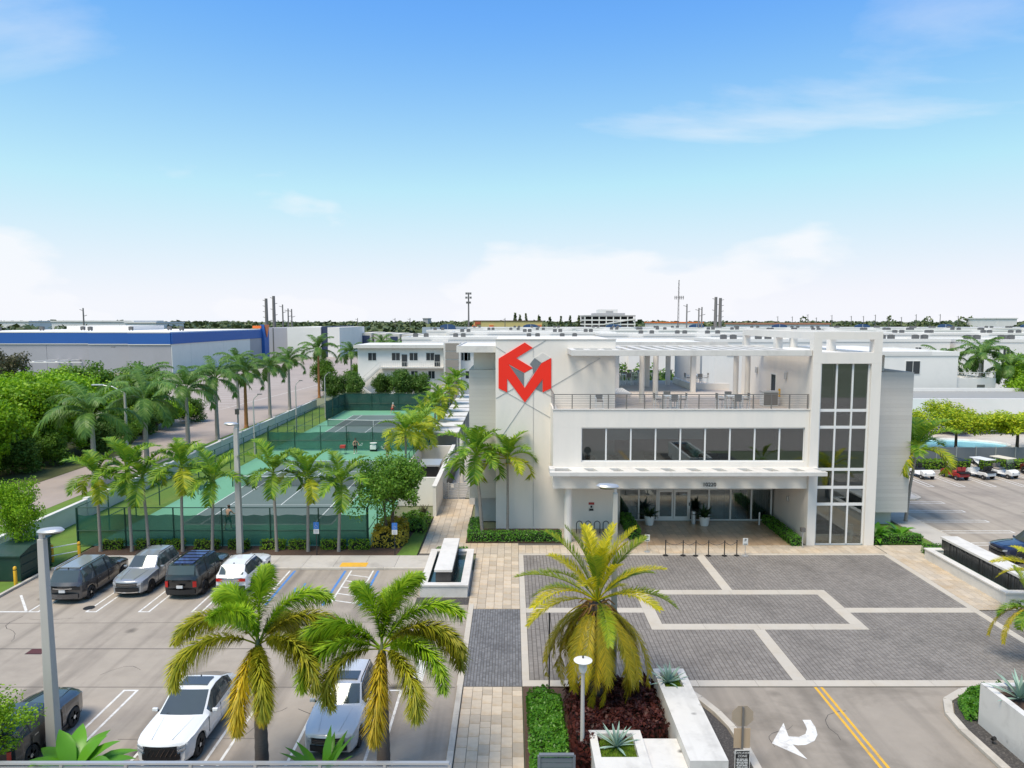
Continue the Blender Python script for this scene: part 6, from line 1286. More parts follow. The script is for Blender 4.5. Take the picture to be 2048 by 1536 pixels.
t = thing('spot_light', 'small black garden spotlight in the dark mulch by the kerb', 'spotlight', (16.8, 23.6, 0.09)); MB().tube([(16.8, 23.6, 0.08), (16.8, 23.6, 0.25)], 0.015, 6).build('stake', BLACK, t); MB().tube([(16.8, 23.66, 0.22), (16.8, 23.52, 0.34)], [0.05, 0.07], 8).build('head', BLACK, t)
def fountain(label, x0, x1, y0, y1, wx0, wx1, hw):
    t = thing('fountain', label, 'fountain', ((x0 + x1) / 2, (y0 + y1) / 2, 0)); h = 0.62; w = 0.34
    for q in ((x0, x1, y0, y0 + w), (x0, x1, y1 - w, y1), (x0, x0 + w, y0 + w, y1 - w), (x1 - w, x1, y0 + w, y1 - w)): MB().box(*q, 0, h).build('basin_wall', WHITE2, t)
    for q in ((x0 - 0.05, x1 + 0.05, y0 - 0.05, y0 + w + 0.03), (x0 - 0.05, x1 + 0.05, y1 - w - 0.03, y1 + 0.05), (x0 - 0.05, x0 + w + 0.03, y0 + w + 0.03, y1 - w - 0.03), (x1 - w - 0.03, x1 + 0.05, y0 + w + 0.03, y1 - w - 0.03)): MB().box(*q, h + 0.001, h + 0.08).build('coping', WHITE2, t)
    MB().box(x0 + w, x1 - w, y0 + w, y1 - w, 0, 0.42).build('water', POND, t)
    MB().box(wx0 + 0.03, wx1 - 0.03, y0 + w + 0.12, y1 + 0.0, 0.42, hw).build('stone_wall', STONE, t)
    rs_ = random.Random(3); n = int((y1 - y0 - 0.5) / 0.16)
    for sx, xx in ((-1, wx0 + 0.03), (1, wx1 - 0.03)):
        for i in range(n):
            y = y0 + w + 0.14 + i * 0.16; dz = rs_.uniform(0.0, 0.05); MB().box(min(xx, xx + sx * (0.02 + dz)), max(xx, xx + sx * (0.02 + dz)), y, y + 0.14, 0.43, hw - 0.05 - rs_.uniform(0, 0.1)).build('stone_rib', STONE, t)
    MB().box(wx0 - 0.06, wx1 + 0.06, y0 + w + 0.05, y1 + 0.03, hw + 0.001, hw + 0.14).build('wall_cap', WHITE2, t, bevel=0.01)
    return t
fountain('white basin fountain with a dark stone water wall beside the west walkway', -4.95, -2.4, 37.0, 43.0, -4.15, -3.3, 1.25)
fountain('long white basin fountain with a dark stone water wall beside the side parking lot', 25.75, 28.0, 35.9, 43.2, 26.75, 27.7, 1.3)
sheet('fountain_gravel', rect(-5.1, -2.3, 36.0, 36.95), 0.02, GRAVEL)
# ---------------------------------------------------------------- signs
def sign_post(label, x, y, h, name='accessible_sign'):
    t = thing(name, label, 'sign', (x, y, 0.06), 0, 'accessible parking signs'); MB().box(x - 0.025, x + 0.025, y - 0.02, y + 0.02, 0, h + 0.75).build('post', DARKMET, t)
    p = MB().box(x - 0.17, x + 0.17, y - 0.035, y - 0.022, h + 0.3, h + 0.75).build('panel', mat('sign_blue', (0.03, 0.16, 0.50), 0.5), t); MB().box(x - 0.17, x + 0.17, y - 0.036, y - 0.023, h, h + 0.298).build('lower_panel', PAINT, t)
    mb = MB()
    for a, b in (((-.02, .66), (-.02, .52)), ((-.02, .53), (.08, .53)), ((.07, .53), (.1, .42)), ((-.06, .56), (-.1, .48)), ((-.1, .48), (-.05, .41)), ((-.05, .41), (.04, .42)), ((-.03, .70), (-.01, .68))): mb.bar((x + a[0], y - 0.038, h + a[1]), (x + b[0], y - 0.038, h + b[1]), 0.006, 0.03, up=(0, 1, 0))
    mb.build('wheelchair_symbol', PAINT, p)
    for k in range(3): MB().box(x - 0.12, x + 0.12, y - 0.04, y - 0.0365, h + 0.05 + k * 0.08, h + 0.085 + k * 0.08).build('print', mat('sign_print', (0.25, 0.3, 0.38), 0.6), t)
x, y = G(634, 1112); sign_post('blue and white accessible parking sign at the bed behind the bays', x, 43.75, 1.45); x, y = G(791, 1110); sign_post('blue and white accessible parking sign at the bed behind the bays', x, 43.75, 1.4)
t = thing('stop_sign', 'back of an octagonal stop sign with a tow-away plate below on a grey post', 'sign', (7.55, 22.2, 0)); sx_, sy_ = 7.55, 22.2
MB().box(sx_ - 0.03, sx_ + 0.03, sy_ - 0.07, sy_ - 0.02, 0, 2.25).build('post', STEEL, t); TAN = mat('sign_back_tan', (0.36, 0.29, 0.215), 0.55, 0.08, 3)
MB().prism_y([(sx_ + 0.38 * math.cos(R(22.5 + 45 * k)), 1.92 + 0.38 * math.sin(R(22.5 + 45 * k))) for k in range(8)], sy_ - 0.01, sy_).build('octagon', TAN, t); MB().box(sx_ - 0.27, sx_ + 0.27, sy_ - 0.012, sy_ + 0.0, 0.82, 1.5).build('back_plate', mat('plate_tan', (0.46, 0.34, 0.225), 0.55, 0.08, 3), t)
tp = MB().box(sx_ - 0.25, sx_ + 0.25, sy_ - 0.10, sy_ - 0.08, 0.1, 0.80).build('tow_plate', PAINT, t); MB().box(sx_ - 0.225, sx_ + 0.225, sy_ - 0.106, sy_ - 0.101, 0.12, 0.78).build('plate_face', BLACK, tp)
LET = mat('letter_white', (0.7, 0.7, 0.68), 0.6)
for i, (s, z, sz) in enumerate((('TOW-AWAY', 0.71, 0.105), ('ZONE', 0.60, 0.115))): put('lettering', text_mesh(s, sz, 0.004, 'lettering', LET), t, (0, -0.109, z))
for k in range(7):
    mb = MB(); xx = sx_ - 0.19 + 0.01 * (k % 2)
    for w_ in ((0.09, 0.13, 0.1), (0.14, 0.07, 0.12), (0.06, 0.1, 0.16))[k % 3]: mb.box(xx, xx + w_, sy_ - 0.109, sy_ - 0.107, 0.15 + k * 0.055, 0.182 + k * 0.055); xx += w_ + 0.02
    mb.build('small_print', LET, tp)
for (lb, u, v, x, y) in (('white square parking placard on a low stand left of the rope barrier', 1290, 1098, 8.68, 44.5), ('white square parking placard on a slim stand right of the rope barrier', 1490, 1112, 14.73, 43.75)):
    t = thing('parking_placard', lb, 'sign', (x, y, 0.02)); MB().lathe([(0.2, 0.0), (0.2, 0.03), (0.03, 0.05)], 14, (x, y, 0.02)).build('base', SILVER, t); MB().tube([(x, y, 0.05), (x, y, 0.75)], 0.018, 6).build('stem', SILVER, t)
    pp = MB().box(x - 0.16, x + 0.16, y - 0.02, y + 0.02, 0.72, 1.15).build('panel', PAINT, t); o = ORG[pp.name]; put('letter', text_mesh('P', 0.24, 0.006, 'letter', DARKMET), pp, (x - o[0], y - 0.024 - o[1], 1.02 - o[2])); MB().box(x - 0.11, x + 0.11, y - 0.026, y - 0.0205, 0.76, 0.80).build('print', DARKMET, pp)
# rope barrier
pts = [(9.71, 43.78), (10.81, 43.75), (11.6, 43.7), (12.4, 43.7), (13.41, 43.7), (14.2, 43.75)]
for ki, (x, y) in enumerate(pts):
    t = thing('stanchion', 'black rope-barrier post, %s from the low parking placard' % ORD[ki], 'stanchion', (x, y, 0.028), 0, 'stanchions at the entrance'); MB().lathe([(0.17, 0.0), (0.17, 0.025), (0.05, 0.06), (0.028, 0.08)], 16, (x, y, 0.028)).build('base', BLACK, t); MB().tube([(x, y, 0.05), (x, y, 0.98)], 0.032, 8).build('post', BLACK, t); MB().lathe([(0.045, 0.98), (0.05, 1.0), (0.02, 1.03)], 10, (x, y, 0)).build('cap', BLACK, t)
for (a, b) in zip(pts[:-1], pts[1:]):
    pth = [(a[0] + (b[0] - a[0]) * k / 10, a[1] + (b[1] - a[1]) * k / 10, 0.93 - 0.2 * math.sin(math.pi * k / 10)) for k in range(11)]; tag(MB().tube(pth, 0.018, 6).build('barrier_rope', mat('rope_grey', (0.12, 0.11, 0.10), 0.8)), 'grey sagging rope hung between two black barrier posts', 'rope', 'ropes of the barrier')
# entrance pots, bin, bike racks, box
def pot(label, x, y, s=1.0, plantm=L_POT, n=36, lf=0.95, seed=1):
    t = thing('planter_pot', label, 'pot', (x, y, 0.02)); MB().lathe([(0.24 * s, 0), (0.27 * s, 0.02), (0.36 * s, 0.55 * s), (0.37 * s, 0.66 * s), (0.33 * s, 0.66 * s), (0.31 * s, 0.6 * s)], 20, (x, y, 0.02)).build('pot', WHP, t, smooth=45); MB().lathe([(0.30 * s, 0.56 * s), (0.30 * s, 0.6 * s)], 14, (x, y, 0.02)).build('soil', MULCH, t)
    rr_ = random.Random(seed); mb = MB()
    for i in range(n): blade(mb, (x + rr_.uniform(-.1, .1), y + rr_.uniform(-.1, .1), 0.55 * s), i * 2.4, rr_.uniform(0.4, 1.4), lf * rr_.uniform(0.7, 1.2), 0.2, rr_.uniform(0.3, 1.0), 0.1)
    tag(mb.build('potted_plant', plantm), 'plant growing in the ' + label, 'plant'); return t
pot('white pot left of the entrance doors', 10.0, 50.6, 1.05, seed=2); pot('white pot right of the entrance doors', 13.95, 50.4, 1.05, seed=3); pot('white pot under the shade tree beside the gate path', -6.5, 51.4, 1.1, L_OLV, 18, 0.7, 4)
t = thing('ash_bin', 'slim silver litter bin beside the entrance doors', 'bin', (13.3, 50.9, 0.02)); MB().lathe([(0.17, 0), (0.17, 0.85), (0.15, 0.9), (0.02, 0.92)], 16, (13.3, 50.9, 0.02)).build('body', SILVER, t, smooth=40); MB().lathe([(0.172, 0.7), (0.172, 0.76)], 16, (13.3, 50.9, 0.02)).build('slot', BLACK, t)
for i in range(4):
    x = 4.5 + i * 0.62; tag(MB().tube([(x, 48.5, 0.0), (x, 48.5, 0.72), (x + 0.06, 48.5, 0.84), (x + 0.2, 48.5, 0.9), (x + 0.34, 48.5, 0.84), (x + 0.4, 48.5, 0.72), (x + 0.4, 48.5, 0.0)], 0.03, 8).build('bike_rack', DARKMET), 'black hoop bicycle rack before the white porch wall', 'bike rack', 'hoop bike racks')
t = thing('call_box', 'small grey entry call box on a post in front of the porch hedge', 'call box', (19.0, 45.35, 0.02)); MB().box(18.97, 19.03, 45.32, 45.38, 0.02, 1.1).build('post', SILVER, t); MB().box(18.86, 19.14, 45.22, 45.48, 1.1, 1.35).build('box', STEEL, t)
t = thing('porch_bollard', 'short white bollard light at the porch hedge end', 'bollard', (18.0, 50.6, 0.02)); MB().lathe([(0.06, 0), (0.06, 0.9), (0.02, 0.93)], 10, (18.0, 50.6, 0.02)).build('body', WHP, t)
# lot edge: transformer box, bollards, handrail, meter
t = thing('utility_box', 'large dark green utility container with a sloped lid on the lawn beside the minivan', 'container', (-28.6, 40.5, 0)); UG = mat('utility_green', (0.015, 0.05, 0.038), 0.5, 0.15, 3, stain=(0.05, 0.07, 0.06), stain_amt=0.5, stain_scale=1.2)
m = MB().prism([(39.3, 0), (42.0, 0), (42.0, 1.75), (40.2, 1.75), (39.3, 1.45)], -29.8, -27.95); MB().add([(z, a, b) for a, b, z in m.v], m.f).build('body', UG, t, bevel=0.02)
m = MB().prism([(39.2, 1.452), (40.2, 1.77), (42.1, 1.77), (42.1, 1.84), (40.2, 1.84), (39.2, 1.52)], -29.85, -27.9); MB().add([(z, a, b) for a, b, z in m.v], m.f).build('lid', UG, t)
for k in range(3): MB().box(-27.96, -27.9, 39.35, 41.95, 0.35 + k * 0.5, 0.42 + k * 0.5).build('rib', UG, t)
MB().box(-29.9, -27.93, 39.28, 42.05, 0, 0.08).build('skid', DARKMET, t)
t = thing('meter_stand', 'grey electric meter boxes on a steel frame beside the green container', 'meter', (-30.1, 38.9, 0)); 
for x in (-30.5, -29.9): MB().box(x - 0.03, x + 0.03, 38.87, 38.93, 0, 1.7).build('leg', SILVER, t)
MB().box(-30.6, -29.8, 38.8, 38.95, 1.0, 1.6).build('box', SILVER, t, bevel=0.02); MB().lathe([(0.1, -0.06), (0.1, 0.0)], 12, (-30.2, 38.8, 1.35)).build('dial', SILVER, t); MB().box(-30.5, -29.9, 38.87, 38.93, 0.4, 0.45).build('rail', SILVER, t)
for (x, y) in ((-27.85, 38.7), (-27.0, 43.2), (-28.3, 42.6)):
    t = thing('bollard', 'yellow steel bollard by the green container', 'bollard', (x, y, 0), 0, 'yellow bollards'); MB().lathe([(0.09, 0), (0.09, 1.05), (0.06, 1.1), (0.01, 1.12)], 12, (x, y, 0)).build('post', YELLOW, t, smooth=50); MB().lathe([(0.092, 0.9), (0.092, 0.95)], 12, (x, y, 0)).build('band', BLACK, t)
t = thing('handrail', 'white pipe handrail on the lawn between the lamp pole and bollard', 'handrail', (-27.3, 42.6, 0))
for z in (0.5, 1.0): MB().tube([(-28.6, 41.9, z), (-27.0, 43.3, z)], 0.03, 6).build('rail', WHP, t)
for s in (0, 1): MB().tube([(-28.6 + 1.6 * s, 41.9 + 1.4 * s, 0), (-28.6 + 1.6 * s, 41.9 + 1.4 * s, 1.0)], 0.03, 6).build('post', WHP, t)
t = thing('storm_grate', 'rusty red storm drain grate in the asphalt lane', 'drain', (-21.4, 30.7, 0))
for k in range(8): MB().box(-21.7 + k * 0.09, -21.65 + k * 0.09, 30.5, 30.95, 0.0045, 0.012).build('bar', mat('grate_red', (0.16, 0.05, 0.05), 0.8), t)
MB().box(-21.74, -21.0, 30.46, 30.99, 0.0005, 0.004).build('pit', BLACK, t)
t = thing('manhole_cover', 'dark round manhole cover behind the minivan', 'manhole', (-21.9, 35.5, 0)); MB().lathe([(0.28, 0.001), (0.28, 0.01), (0.25, 0.012)], 20, (-21.9, 35.6, 0)).build('cover', DARKMET, t)
# pool side: grey fence, pavilion, pool
t = thing('pool_fence', 'grey slatted privacy fence between the golf carts and the pool', 'fence', (50, 75, 0))
for i in range(14): MB().box(37.0 + i * 2.1, 39.04 + i * 2.1, 74.95, 75.0, 0.05, 1.35).build('panel', mat('slate_metal', (0.16, 0.175, 0.20)), t); MB().box(36.96 + i * 2.1, 37.04 + i * 2.1, 74.9, 75.05, 0, 1.42).build('post', SILVER, t)
pool = sheet('pool', [(48 + 11 * math.cos(k / 24 * 6.283), 84 + 4.2 * math.sin(k / 24 * 6.283)) for k in range(24)], 0.05, WATER)
tag(MB().tube([(48 + 11.2 * math.cos(k / 32 * 6.283), 84 + 4.4 * math.sin(k / 32 * 6.283), 0.06) for k in range(33)], 0.2, 6).build('pool_coping', WHITE2), kind='structure')
t = thing('pool_pavilion', 'low white pool pavilion with a flat roof and slatted openings', 'pavilion', (66, 98, 0))
MB().box(50, 80, 92, 106, 4.1, 4.3).build('roof', mat('pavilion_roof', (0.30, 0.30, 0.29), 0.8, 0.1, 1), t)
for q in ((49.6, 80.4, 91.6, 91.98, 2.75, 4.75), (49.6, 49.98, 91.98, 106.4, 2.75, 4.75), (80.02, 80.4, 91.98, 106.4, 2.75, 4.75), (49.98, 80.02, 106.02, 106.4, 2.75, 4.75)): MB().box(*q).build('parapet', FARWHITE, t)
for q in ((49.6, 51.0, 91.6, 92.0, 0, 2.748), (70.5, 80.4, 91.6, 92.0, 0, 2.748), (49.6, 50.0, 92, 106, 0, 2.748)): MB().box(*q).build('wall', FARWHITE, t)
for k in range(12): MB().box(51.2 + k * 1.6, 51.3 + k * 1.6, 91.7, 91.85, 0, 2.748).build('screen_post', STEEL, t)
for k in range(9): MB().box(51, 70.5, 91.72, 91.76, 0.5 + k * 0.25, 0.6 + k * 0.25).build('screen_slat', SILVER, t)
t = thing('sun_umbrella', 'red sun umbrella standing before the pool pavilion', 'umbrella', (57.5, 90.6, 0)); MB().tube([(57.5, 90.6, 0.03), (57.5, 90.6, 2.9)], 0.03, 6).build('pole', SILVER, t); MB().lathe([(1.5, 2.3), (1.52, 2.33), (0.7, 2.7), (0.03, 2.95)], 8, (57.5, 90.6, 0)).build('canopy', REDSEAT, t)
# ---------------------------------------------------------------- buildings behind
def fwin(parent, x, y, z, w, h, panes=2, face=-1, frame=ALU):
    """window on a wall that looks to -Y (face -1) or to +X/-X (face 'x+','x-')"""
    def bx(mb, a, b, c, d, dep0, dep1):
        if face == -1: mb.box(a, b, y - dep1, y - dep0, c, d)
        elif face == 'x+': mb.box(x + dep0, x + dep1, a - x + y, b - x + y, c, d)
        else: mb.box(x - dep1, x - dep0, a - x + y, b - x + y, c, d)
        return mb
    fm = MB(); t = 0.06
    for a, b, c, d in ((x - w / 2, x + w / 2, z - h / 2, z - h / 2 + t), (x - w / 2, x + w / 2, z + h / 2 - t, z + h / 2), (x - w / 2, x - w / 2 + t, z - h / 2 + t, z + h / 2 - t), (x + w / 2 - t, x + w / 2, z - h / 2 + t, z + h / 2 - t)): bx(fm, a, b, c, d, 0, 0.06)
    for k in range(1, panes): q = x - w / 2 + w * k / panes; bx(fm, q - t / 2, q + t / 2, z - h / 2 + t, z + h / 2 - t, 0, 0.06)
    f = fm.build('window', frame, parent)
    for k in range(panes):
        a = x - w / 2 + w * k / panes + t * (1 if k == 0 else 0.5); b = x - w / 2 + w * (k + 1) / panes - t * (1 if k == panes - 1 else 0.5)
        bx(MB(), a, b, z - h / 2 + t, z + h / 2 - t, 0.005, 0.02).build('pane', FARGLASS, f)
    return f
def ac(x, y, z, i=0):
    t = thing('air_conditioner', 'grey rooftop air conditioner unit on a flat white roof', 'air conditioner', (x, y, z), 0, 'rooftop air conditioners'); s = 1.0
    MB().box(x - 0.55, x + 0.55, y - 0.5, y + 0.5, z + 0.25, z + 1.25).build('casing', mat('ac_grey', (0.12, 0.12, 0.12), 0.7, 0.2, 2), t); MB().lathe([(0.4, 1.252), (0.4, 1.33)], 10, (x, y, z)).build('fan_guard', STEEL, t)
    for sx in (-0.45, 0.45): MB().box(x + sx - 0.05, x + sx + 0.05, y - 0.4, y + 0.4, z - 0.005, z + 0.25).build('foot', STEEL, t)
def block(label, x0, x1, y0, y1, h, m=FARWHITE, name='apartment_block', cat='building', par=0.5, roof=ROOFW):
    t = thing(name, label, cat, ((x0 + x1) / 2, y0, 0)); MB().box(x0, x1, y0, y1, 0, h).build('wall', m, t)
    MB().box(x0 - 0.1, x1 + 0.1, y0 - 0.1, y1 + 0.1, h + 0.001, h + 0.15).build('roof', roof, t)
    for q in ((x0 - 0.1, x1 + 0.1, y0 - 0.1, y0 + 0.2), (x0 - 0.1, x1 + 0.1, y1 - 0.2, y1 + 0.1), (x0 - 0.1, x0 + 0.2, y0 + 0.2, y1 - 0.2), (x1 - 0.2, x1 + 0.1, y0 + 0.2, y1 - 0.2)): MB().box(*q, h + 0.151, h + 0.151 + par).build('parapet', m, t)
    return t
# three-storey apartment house behind the courts
A = thing('apartment_house', 'white three-storey apartment house with a taupe stair tower behind the courts', 'building', (-16, 132, 0))
MB().box(-28.7, -3.2, 132, 146, 0, 9.9).build('wall', FARWHITE, A); MB().box(-29.3, -2.6, 131.2, 146.5, 9.95, 10.35).build('roof', ROOFW, A); MB().box(-29.3, -2.6, 131.15, 131.198, 9.8, 10.4).build('roof_edge', WHITE2, A)
MB().box(-24.3, -12.7, 130.6, 132, 6.1, 6.35).build('gallery', WHITE2, A)
gr = MB().box(-24.3, -12.7, 130.6, 130.66, 7.25, 7.32).build('gallery_rail', WHITE2, A)
for k in range(30): MB().box(-24.3 + k * 0.4, -24.26 + k * 0.4, 130.61, 130.65, 6.352, 7.248).build('baluster', WHITE2, gr)
for x in (-26.0, -21.6, -18.3, -15.2, -12.0, -9.0): fwin(A, x, 132, 8.2, 1.6, 1.5)
for x in (-20.0, -13.9):
    d = MB().box(x - 0.5, x + 0.5, 131.93, 131.998, 6.36, 8.6).build('door', FARGLASS, A); MB().box(x - 0.6, x - 0.502, 131.92, 131.998, 6.36, 8.7).build('jamb', WHITE2, d)
for x in (-21.2, -18.2, -15.0, -10.8): fwin(A, x, 132, 4.8, 1.3, 1.5)
for x in (-21.2, -17.2, -10.8): fwin(A, x, 132, 1.8, 1.3, 1.5)
st = MB().bar((-28.0, 130.9, 3.0), (-24.4, 130.9, 6.2), 1.2, 0.3).build('stair', WHITE2, A); MB().bar((-28.0, 130.35, 4.0), (-24.4, 130.35, 7.2), 0.05, 0.08).build('stair_rail', WHITE2, st); MB().bar((-24.6, 130.9, 0.0), (-28.0, 130.9, 3.0), 1.2, 0.3).build('stair', WHITE2, A)
MB().box(-12.5, -9.4, 129.6, 131.9, 0, 10.9).build('stair_tower', WHITE2, A)
for k in range(7): MB().box(-12.15, -9.75, 129.52, 129.598, 0.4 + k * 1.5, 1.75 + k * 1.5).build('tower_panel', TAUPE, A)
for x in (-8.3, -5.5): fwin(A, x, 132, 8.2, 1.2, 1.5, 1); fwin(A, x + 0.2, 132, 4.8, 1.2, 1.5, 1)
# rows of white flat-roofed blocks
i = 0
for (x0, x1, y, d, h) in ((-26, 20, 168, 14, 11.0), (-18, 30, 205, 16, 11.6), (24, 62, 190, 16, 11.4), (68, 110, 205, 16, 11.4), (115, 170, 215, 16, 11.2), (-30, 20, 250, 16, 11.6), (25, 90, 262, 16, 11.6), (95, 190, 270, 16, 11.4), (60, 170, 315, 16, 11.8), (-20, 55, 320, 16, 11.8), (175, 280, 330, 16, 11.6)):
    i += 1; b = block('long white flat-roofed apartment row behind the clubhouse, %s counted away from it' % ORD[i - 1], x0, x1, y, y + d, h - 0.6, par=0.5); b['group'] = 'white apartment rows'
    n = int((x1 - x0) / 6)
    if y < 340:
        for k in range(n):
            fwin(b, x0 + 3 + k * 6, y, h - 2.6, 1.4, 1.4)
            if k % 3 == 1: MB().box(x0 + k * 6 + 1, x0 + k * 6 + 5, y - 1.2, y - 0.005, 0, h - 0.9).build('bay', FARWHITE, b)
    for k in range(int((x1 - x0) / 9)):
        if (k + i) % 4 != 3: ac(x0 + 3 + k * 9 + rt.uniform(-1, 1), y + 3.5, h - 0.445); ac(x0 + 5.2 + k * 9, y + 4.5, h - 0.445)
# nearer white block east of the clubhouse
E1 = block('white apartment end wall with a low roof terrace beyond the pool pavilion', 41.5, 69.2, 110, 128, 9.4); fwin(E1, 62.2, 110, 7.6, 2.3, 2.1)
MB().box(69.3, 75.5, 110.4, 127, 0, 5.9).build('low_wing', FARWHITE, E1); rl = MB().box(69.3, 75.5, 110.42, 110.5, 6.75, 6.85).build('terrace_rail', WHITE2, E1)
for k in range(5): MB().box(69.4 + k * 1.48, 69.5 + k * 1.48, 110.42, 110.5, 5.9, 6.748).build('rail_post', WHITE2, rl)
MB().box(72.6, 73.8, 110.36, 110.398, 4.5, 4.9).build('wall_vent', STEEL, E1)
for (x0, x1, y, h) in ((40, 60, 140, 11.2), (61, 74, 142.5, 11.2), (75, 90, 146, 11.1), (91, 108, 143, 11.1), (110, 130, 150, 11.2)):
    b = block('tall white stepped apartment block behind the east end wall', x0, x1, y, y + 16, h - 0.6); b['group'] = 'stepped east apartment blocks'
    for k in range(int((x1 - x0) / 5.5)): fwin(b, x0 + 3 + k * 5.5, y, h - 2.5, 1.3, 1.7)
    for k in range(int((x1 - x0) / 7)): ac(x0 + 2.5 + k * 7, y + 3, h - 0.445); ac(x0 + 4.6 + k * 7, y + 3.4, h - 0.445)
# blue-banded warehouse across the road
BLUE = mat('warehouse_blue', (0.02, 0.11, 0.40), 0.6, 0.05, 0.2); WGREY = mat('warehouse_grey', (0.40, 0.39, 0.43), 0.8, 0.06, 0.3, stain=(0.33, 0.32, 0.35), stain_amt=0.5, stain_scale=0.08); ORNG = mat('orange_trim', (0.75, 0.17, 0.03), 0.5)
Wh = thing('blue_warehouse', 'long grey warehouse with a blue band and orange corner across the road', 'warehouse', (-120, 200, 0))
for k, (x0, x1, y) in enumerate(((-166, -152, 206), (-152, -135, 206), (-135, -121, 206), (-121, -108, 203), (-108, -96, 200))):
    MB().box(x0 + 0.04, x1 - 0.04, y, 275, 0, 8.3).build('wall_panel', WGREY, Wh); MB().box(x0, x1, y - 0.25, 275, 8.32, 11.4).build('blue_band', BLUE, Wh); MB().box(x0, x1, y - 0.3, 275.2, 11.42, 11.75).build('parapet_cap', FARWHITE, Wh); MB().box(x0, x1, y - 0.26, y - 0.252, 8.1, 8.3).build('white_stripe', FARWHITE, Wh)
for k in range(6):
    y = 200 + k * 12; MB().box(-95.99, -95.8, y + 0.05, y + 11.95, 0, 8.3).build('wall_panel', FARWHITE if k < 5 else WGREY, Wh); MB().box(-95.99, -95.55, y, y + 12, 8.32, 11.4).build('blue_band', BLUE, Wh)
MB().box(-96.2, -94.6, 272, 277, 0, 13.4).build('corner_tower', BLUE, Wh); MB().add([(-94.55, 271.9, 13.4), (-94.55, 277, 13.4), (-94.55, 274.2, 8.5), (-94.35, 271.9, 13.4), (-94.35, 277, 13.4), (-94.35, 274.2, 8.5)], [(0, 2, 1), (3, 4, 5), (0, 1, 4, 3), (1, 2, 5, 4), (2, 0, 3, 5)]).build('orange_fin', ORNG, Wh); MB().box(-99, -95.7, 271.7, 271.98, 12.0, 13.0).build('orange_cap', ORNG, Wh)
for k in range(3): MB().box(-132 + k * 3.2, -131.5 + k * 3.2, 195, 205.9, 3.6, 3.75).build('canopy_rod', FARWHITE, Wh)
MB().box(-134, -118, 194.5, 195, 3.4, 3.6).build('canopy_edge', FARWHITE, Wh); MB().box(-112.6, -111.6, 199.4, 199.98, 7.4, 7.6).build('wall_lamp', STEEL, Wh)
for k in range(7): ac(-160 + k * 9.5, 222 + (k % 3) * 6, 11.76)
MB().box(-150, -128, 240, 262, 11.76, 13.2).build('roof_penthouse', FARWHITE, Wh)
W2 = thing('white_warehouse', 'white warehouse with navy vertical bands beyond the blue corner', 'warehouse', (-90, 292, 0)); MB().box(-104, -92, 292, 340, 0, 12.0).build('wall_panel', WGREY, W2); MB().box(-91.9, -78.2, 291, 340, 0, 12.3).build('wall_panel', FARWHITE, W2); MB().box(-78.1, -75.5, 292, 340, 0, 12.6).build('navy_band', mat('navy', (0.03, 0.045, 0.10), 0.6), W2); MB().box(-75.4, -70.5, 291, 340, 0, 12.2).build('wall_panel', FARWHITE, W2); MB().box(-98.2, -97.8, 291.9, 291.99, 0, 11.9).build('joint', STEEL, W2)
W3 = thing('low_warehouse', 'low cream warehouse row with navy doors left of the apartment house', 'warehouse', (-62, 330, 0))
for k in range(8):
    MB().box(-72 + k * 6.6, -66.2 + k * 6.6, 335 + (k % 2) * 2, 372, 0, 9.2 - 0.25 * k).build('wall_panel', mat('cream_far', (0.58, 0.55, 0.50), 0.8), W3)
    if k % 2 == 0: MB().box(-70.5 + k * 6.6, -67 + k * 6.6, 334.8, 334.98, 2.5, 8.0 - 0.25 * k).build('navy_door', MATS['navy'], W3)
# long grey warehouse with blue arched bays
GR = mat('warehouse_pale', (0.42, 0.41, 0.41), 0.8, 0.05, 0.2); PALEB = mat('pale_blue_panel', (0.38, 0.43, 0.50), 0.7, 0.05, 0.4); NB = mat('bay_blue', (0.035, 0.085, 0.20), 0.6)
W4 = thing('grey_warehouse', 'very long grey warehouse with blue arched bays behind the apartment rows', 'warehouse', (110, 400, 0)); MB().box(-40, 330, 400, 440, 0, 11.2).build('wall', GR, W4)
for k in range(8):
    x = -36 + k * 46.5; MB().prism_y([(x - 4.2, 4), (x + 4.2, 4), (x + 4.2, 12.2), (x + 2.2, 12.9), (x, 13.1), (x - 2.2, 12.9), (x - 4.2, 12.2)], 399.2, 399.9).build('arched_bay', NB, W4); MB().box(x - 0.15, x + 0.15, 399.0, 399.19, 4, 13.0).build('bay_mullion', PALEB, W4)
    for s in (-1, 1):
        for j in range(2): a = x + s * (6.8 + j * 5.2); MB().box(a - 2.4, a + 2.4, 399.5, 399.95, 4, 11.4).build('pale_panel', PALEB, W4)
Y1 = thing('yellow_store', 'yellow box store with a dark roofline and orange accents on the skyline', 'store', (0, 520, 0)); MB().box(-28, 22, 520, 570, 0, 14.6).build('wall', mat('store_yellow', (0.62, 0.50, 0.20), 0.7, 0.05, 0.2), Y1); MB().box(-28.3, 22.3, 519.6, 570, 14.62, 15.2).build('roofline', mat('store_brown', (0.12, 0.06, 0.04), 0.7), Y1)
for x in (-27.5, -15, 20): MB().box(x - 1.5, x + 1.5, 519.5, 519.98, 10.3, 11.8).build('orange_panel', ORNG, Y1)
MB().box(-27, -23, 519.5, 519.98, 12.3, 14.2).build('store_sign', mat('sign_rust', (0.45, 0.10, 0.04), 0.6), Y1)
Gp = thing('parking_garage', 'open-deck parking garage with white ramps and a pale rooftop block on the skyline', 'garage', (82, 600, 0))
for k in range(3): MB().box(61, 104, 600, 640, 11.4 + k * 3.6, 12.5 + k * 3.6).build('deck', FARWHITE if k != 2 else GR, Gp)
for k in range(8): MB().box(61 + k * 6, 61.8 + k * 6, 600.1, 600.8, 0, 18.5).build('pillar', FARWHITE, Gp)
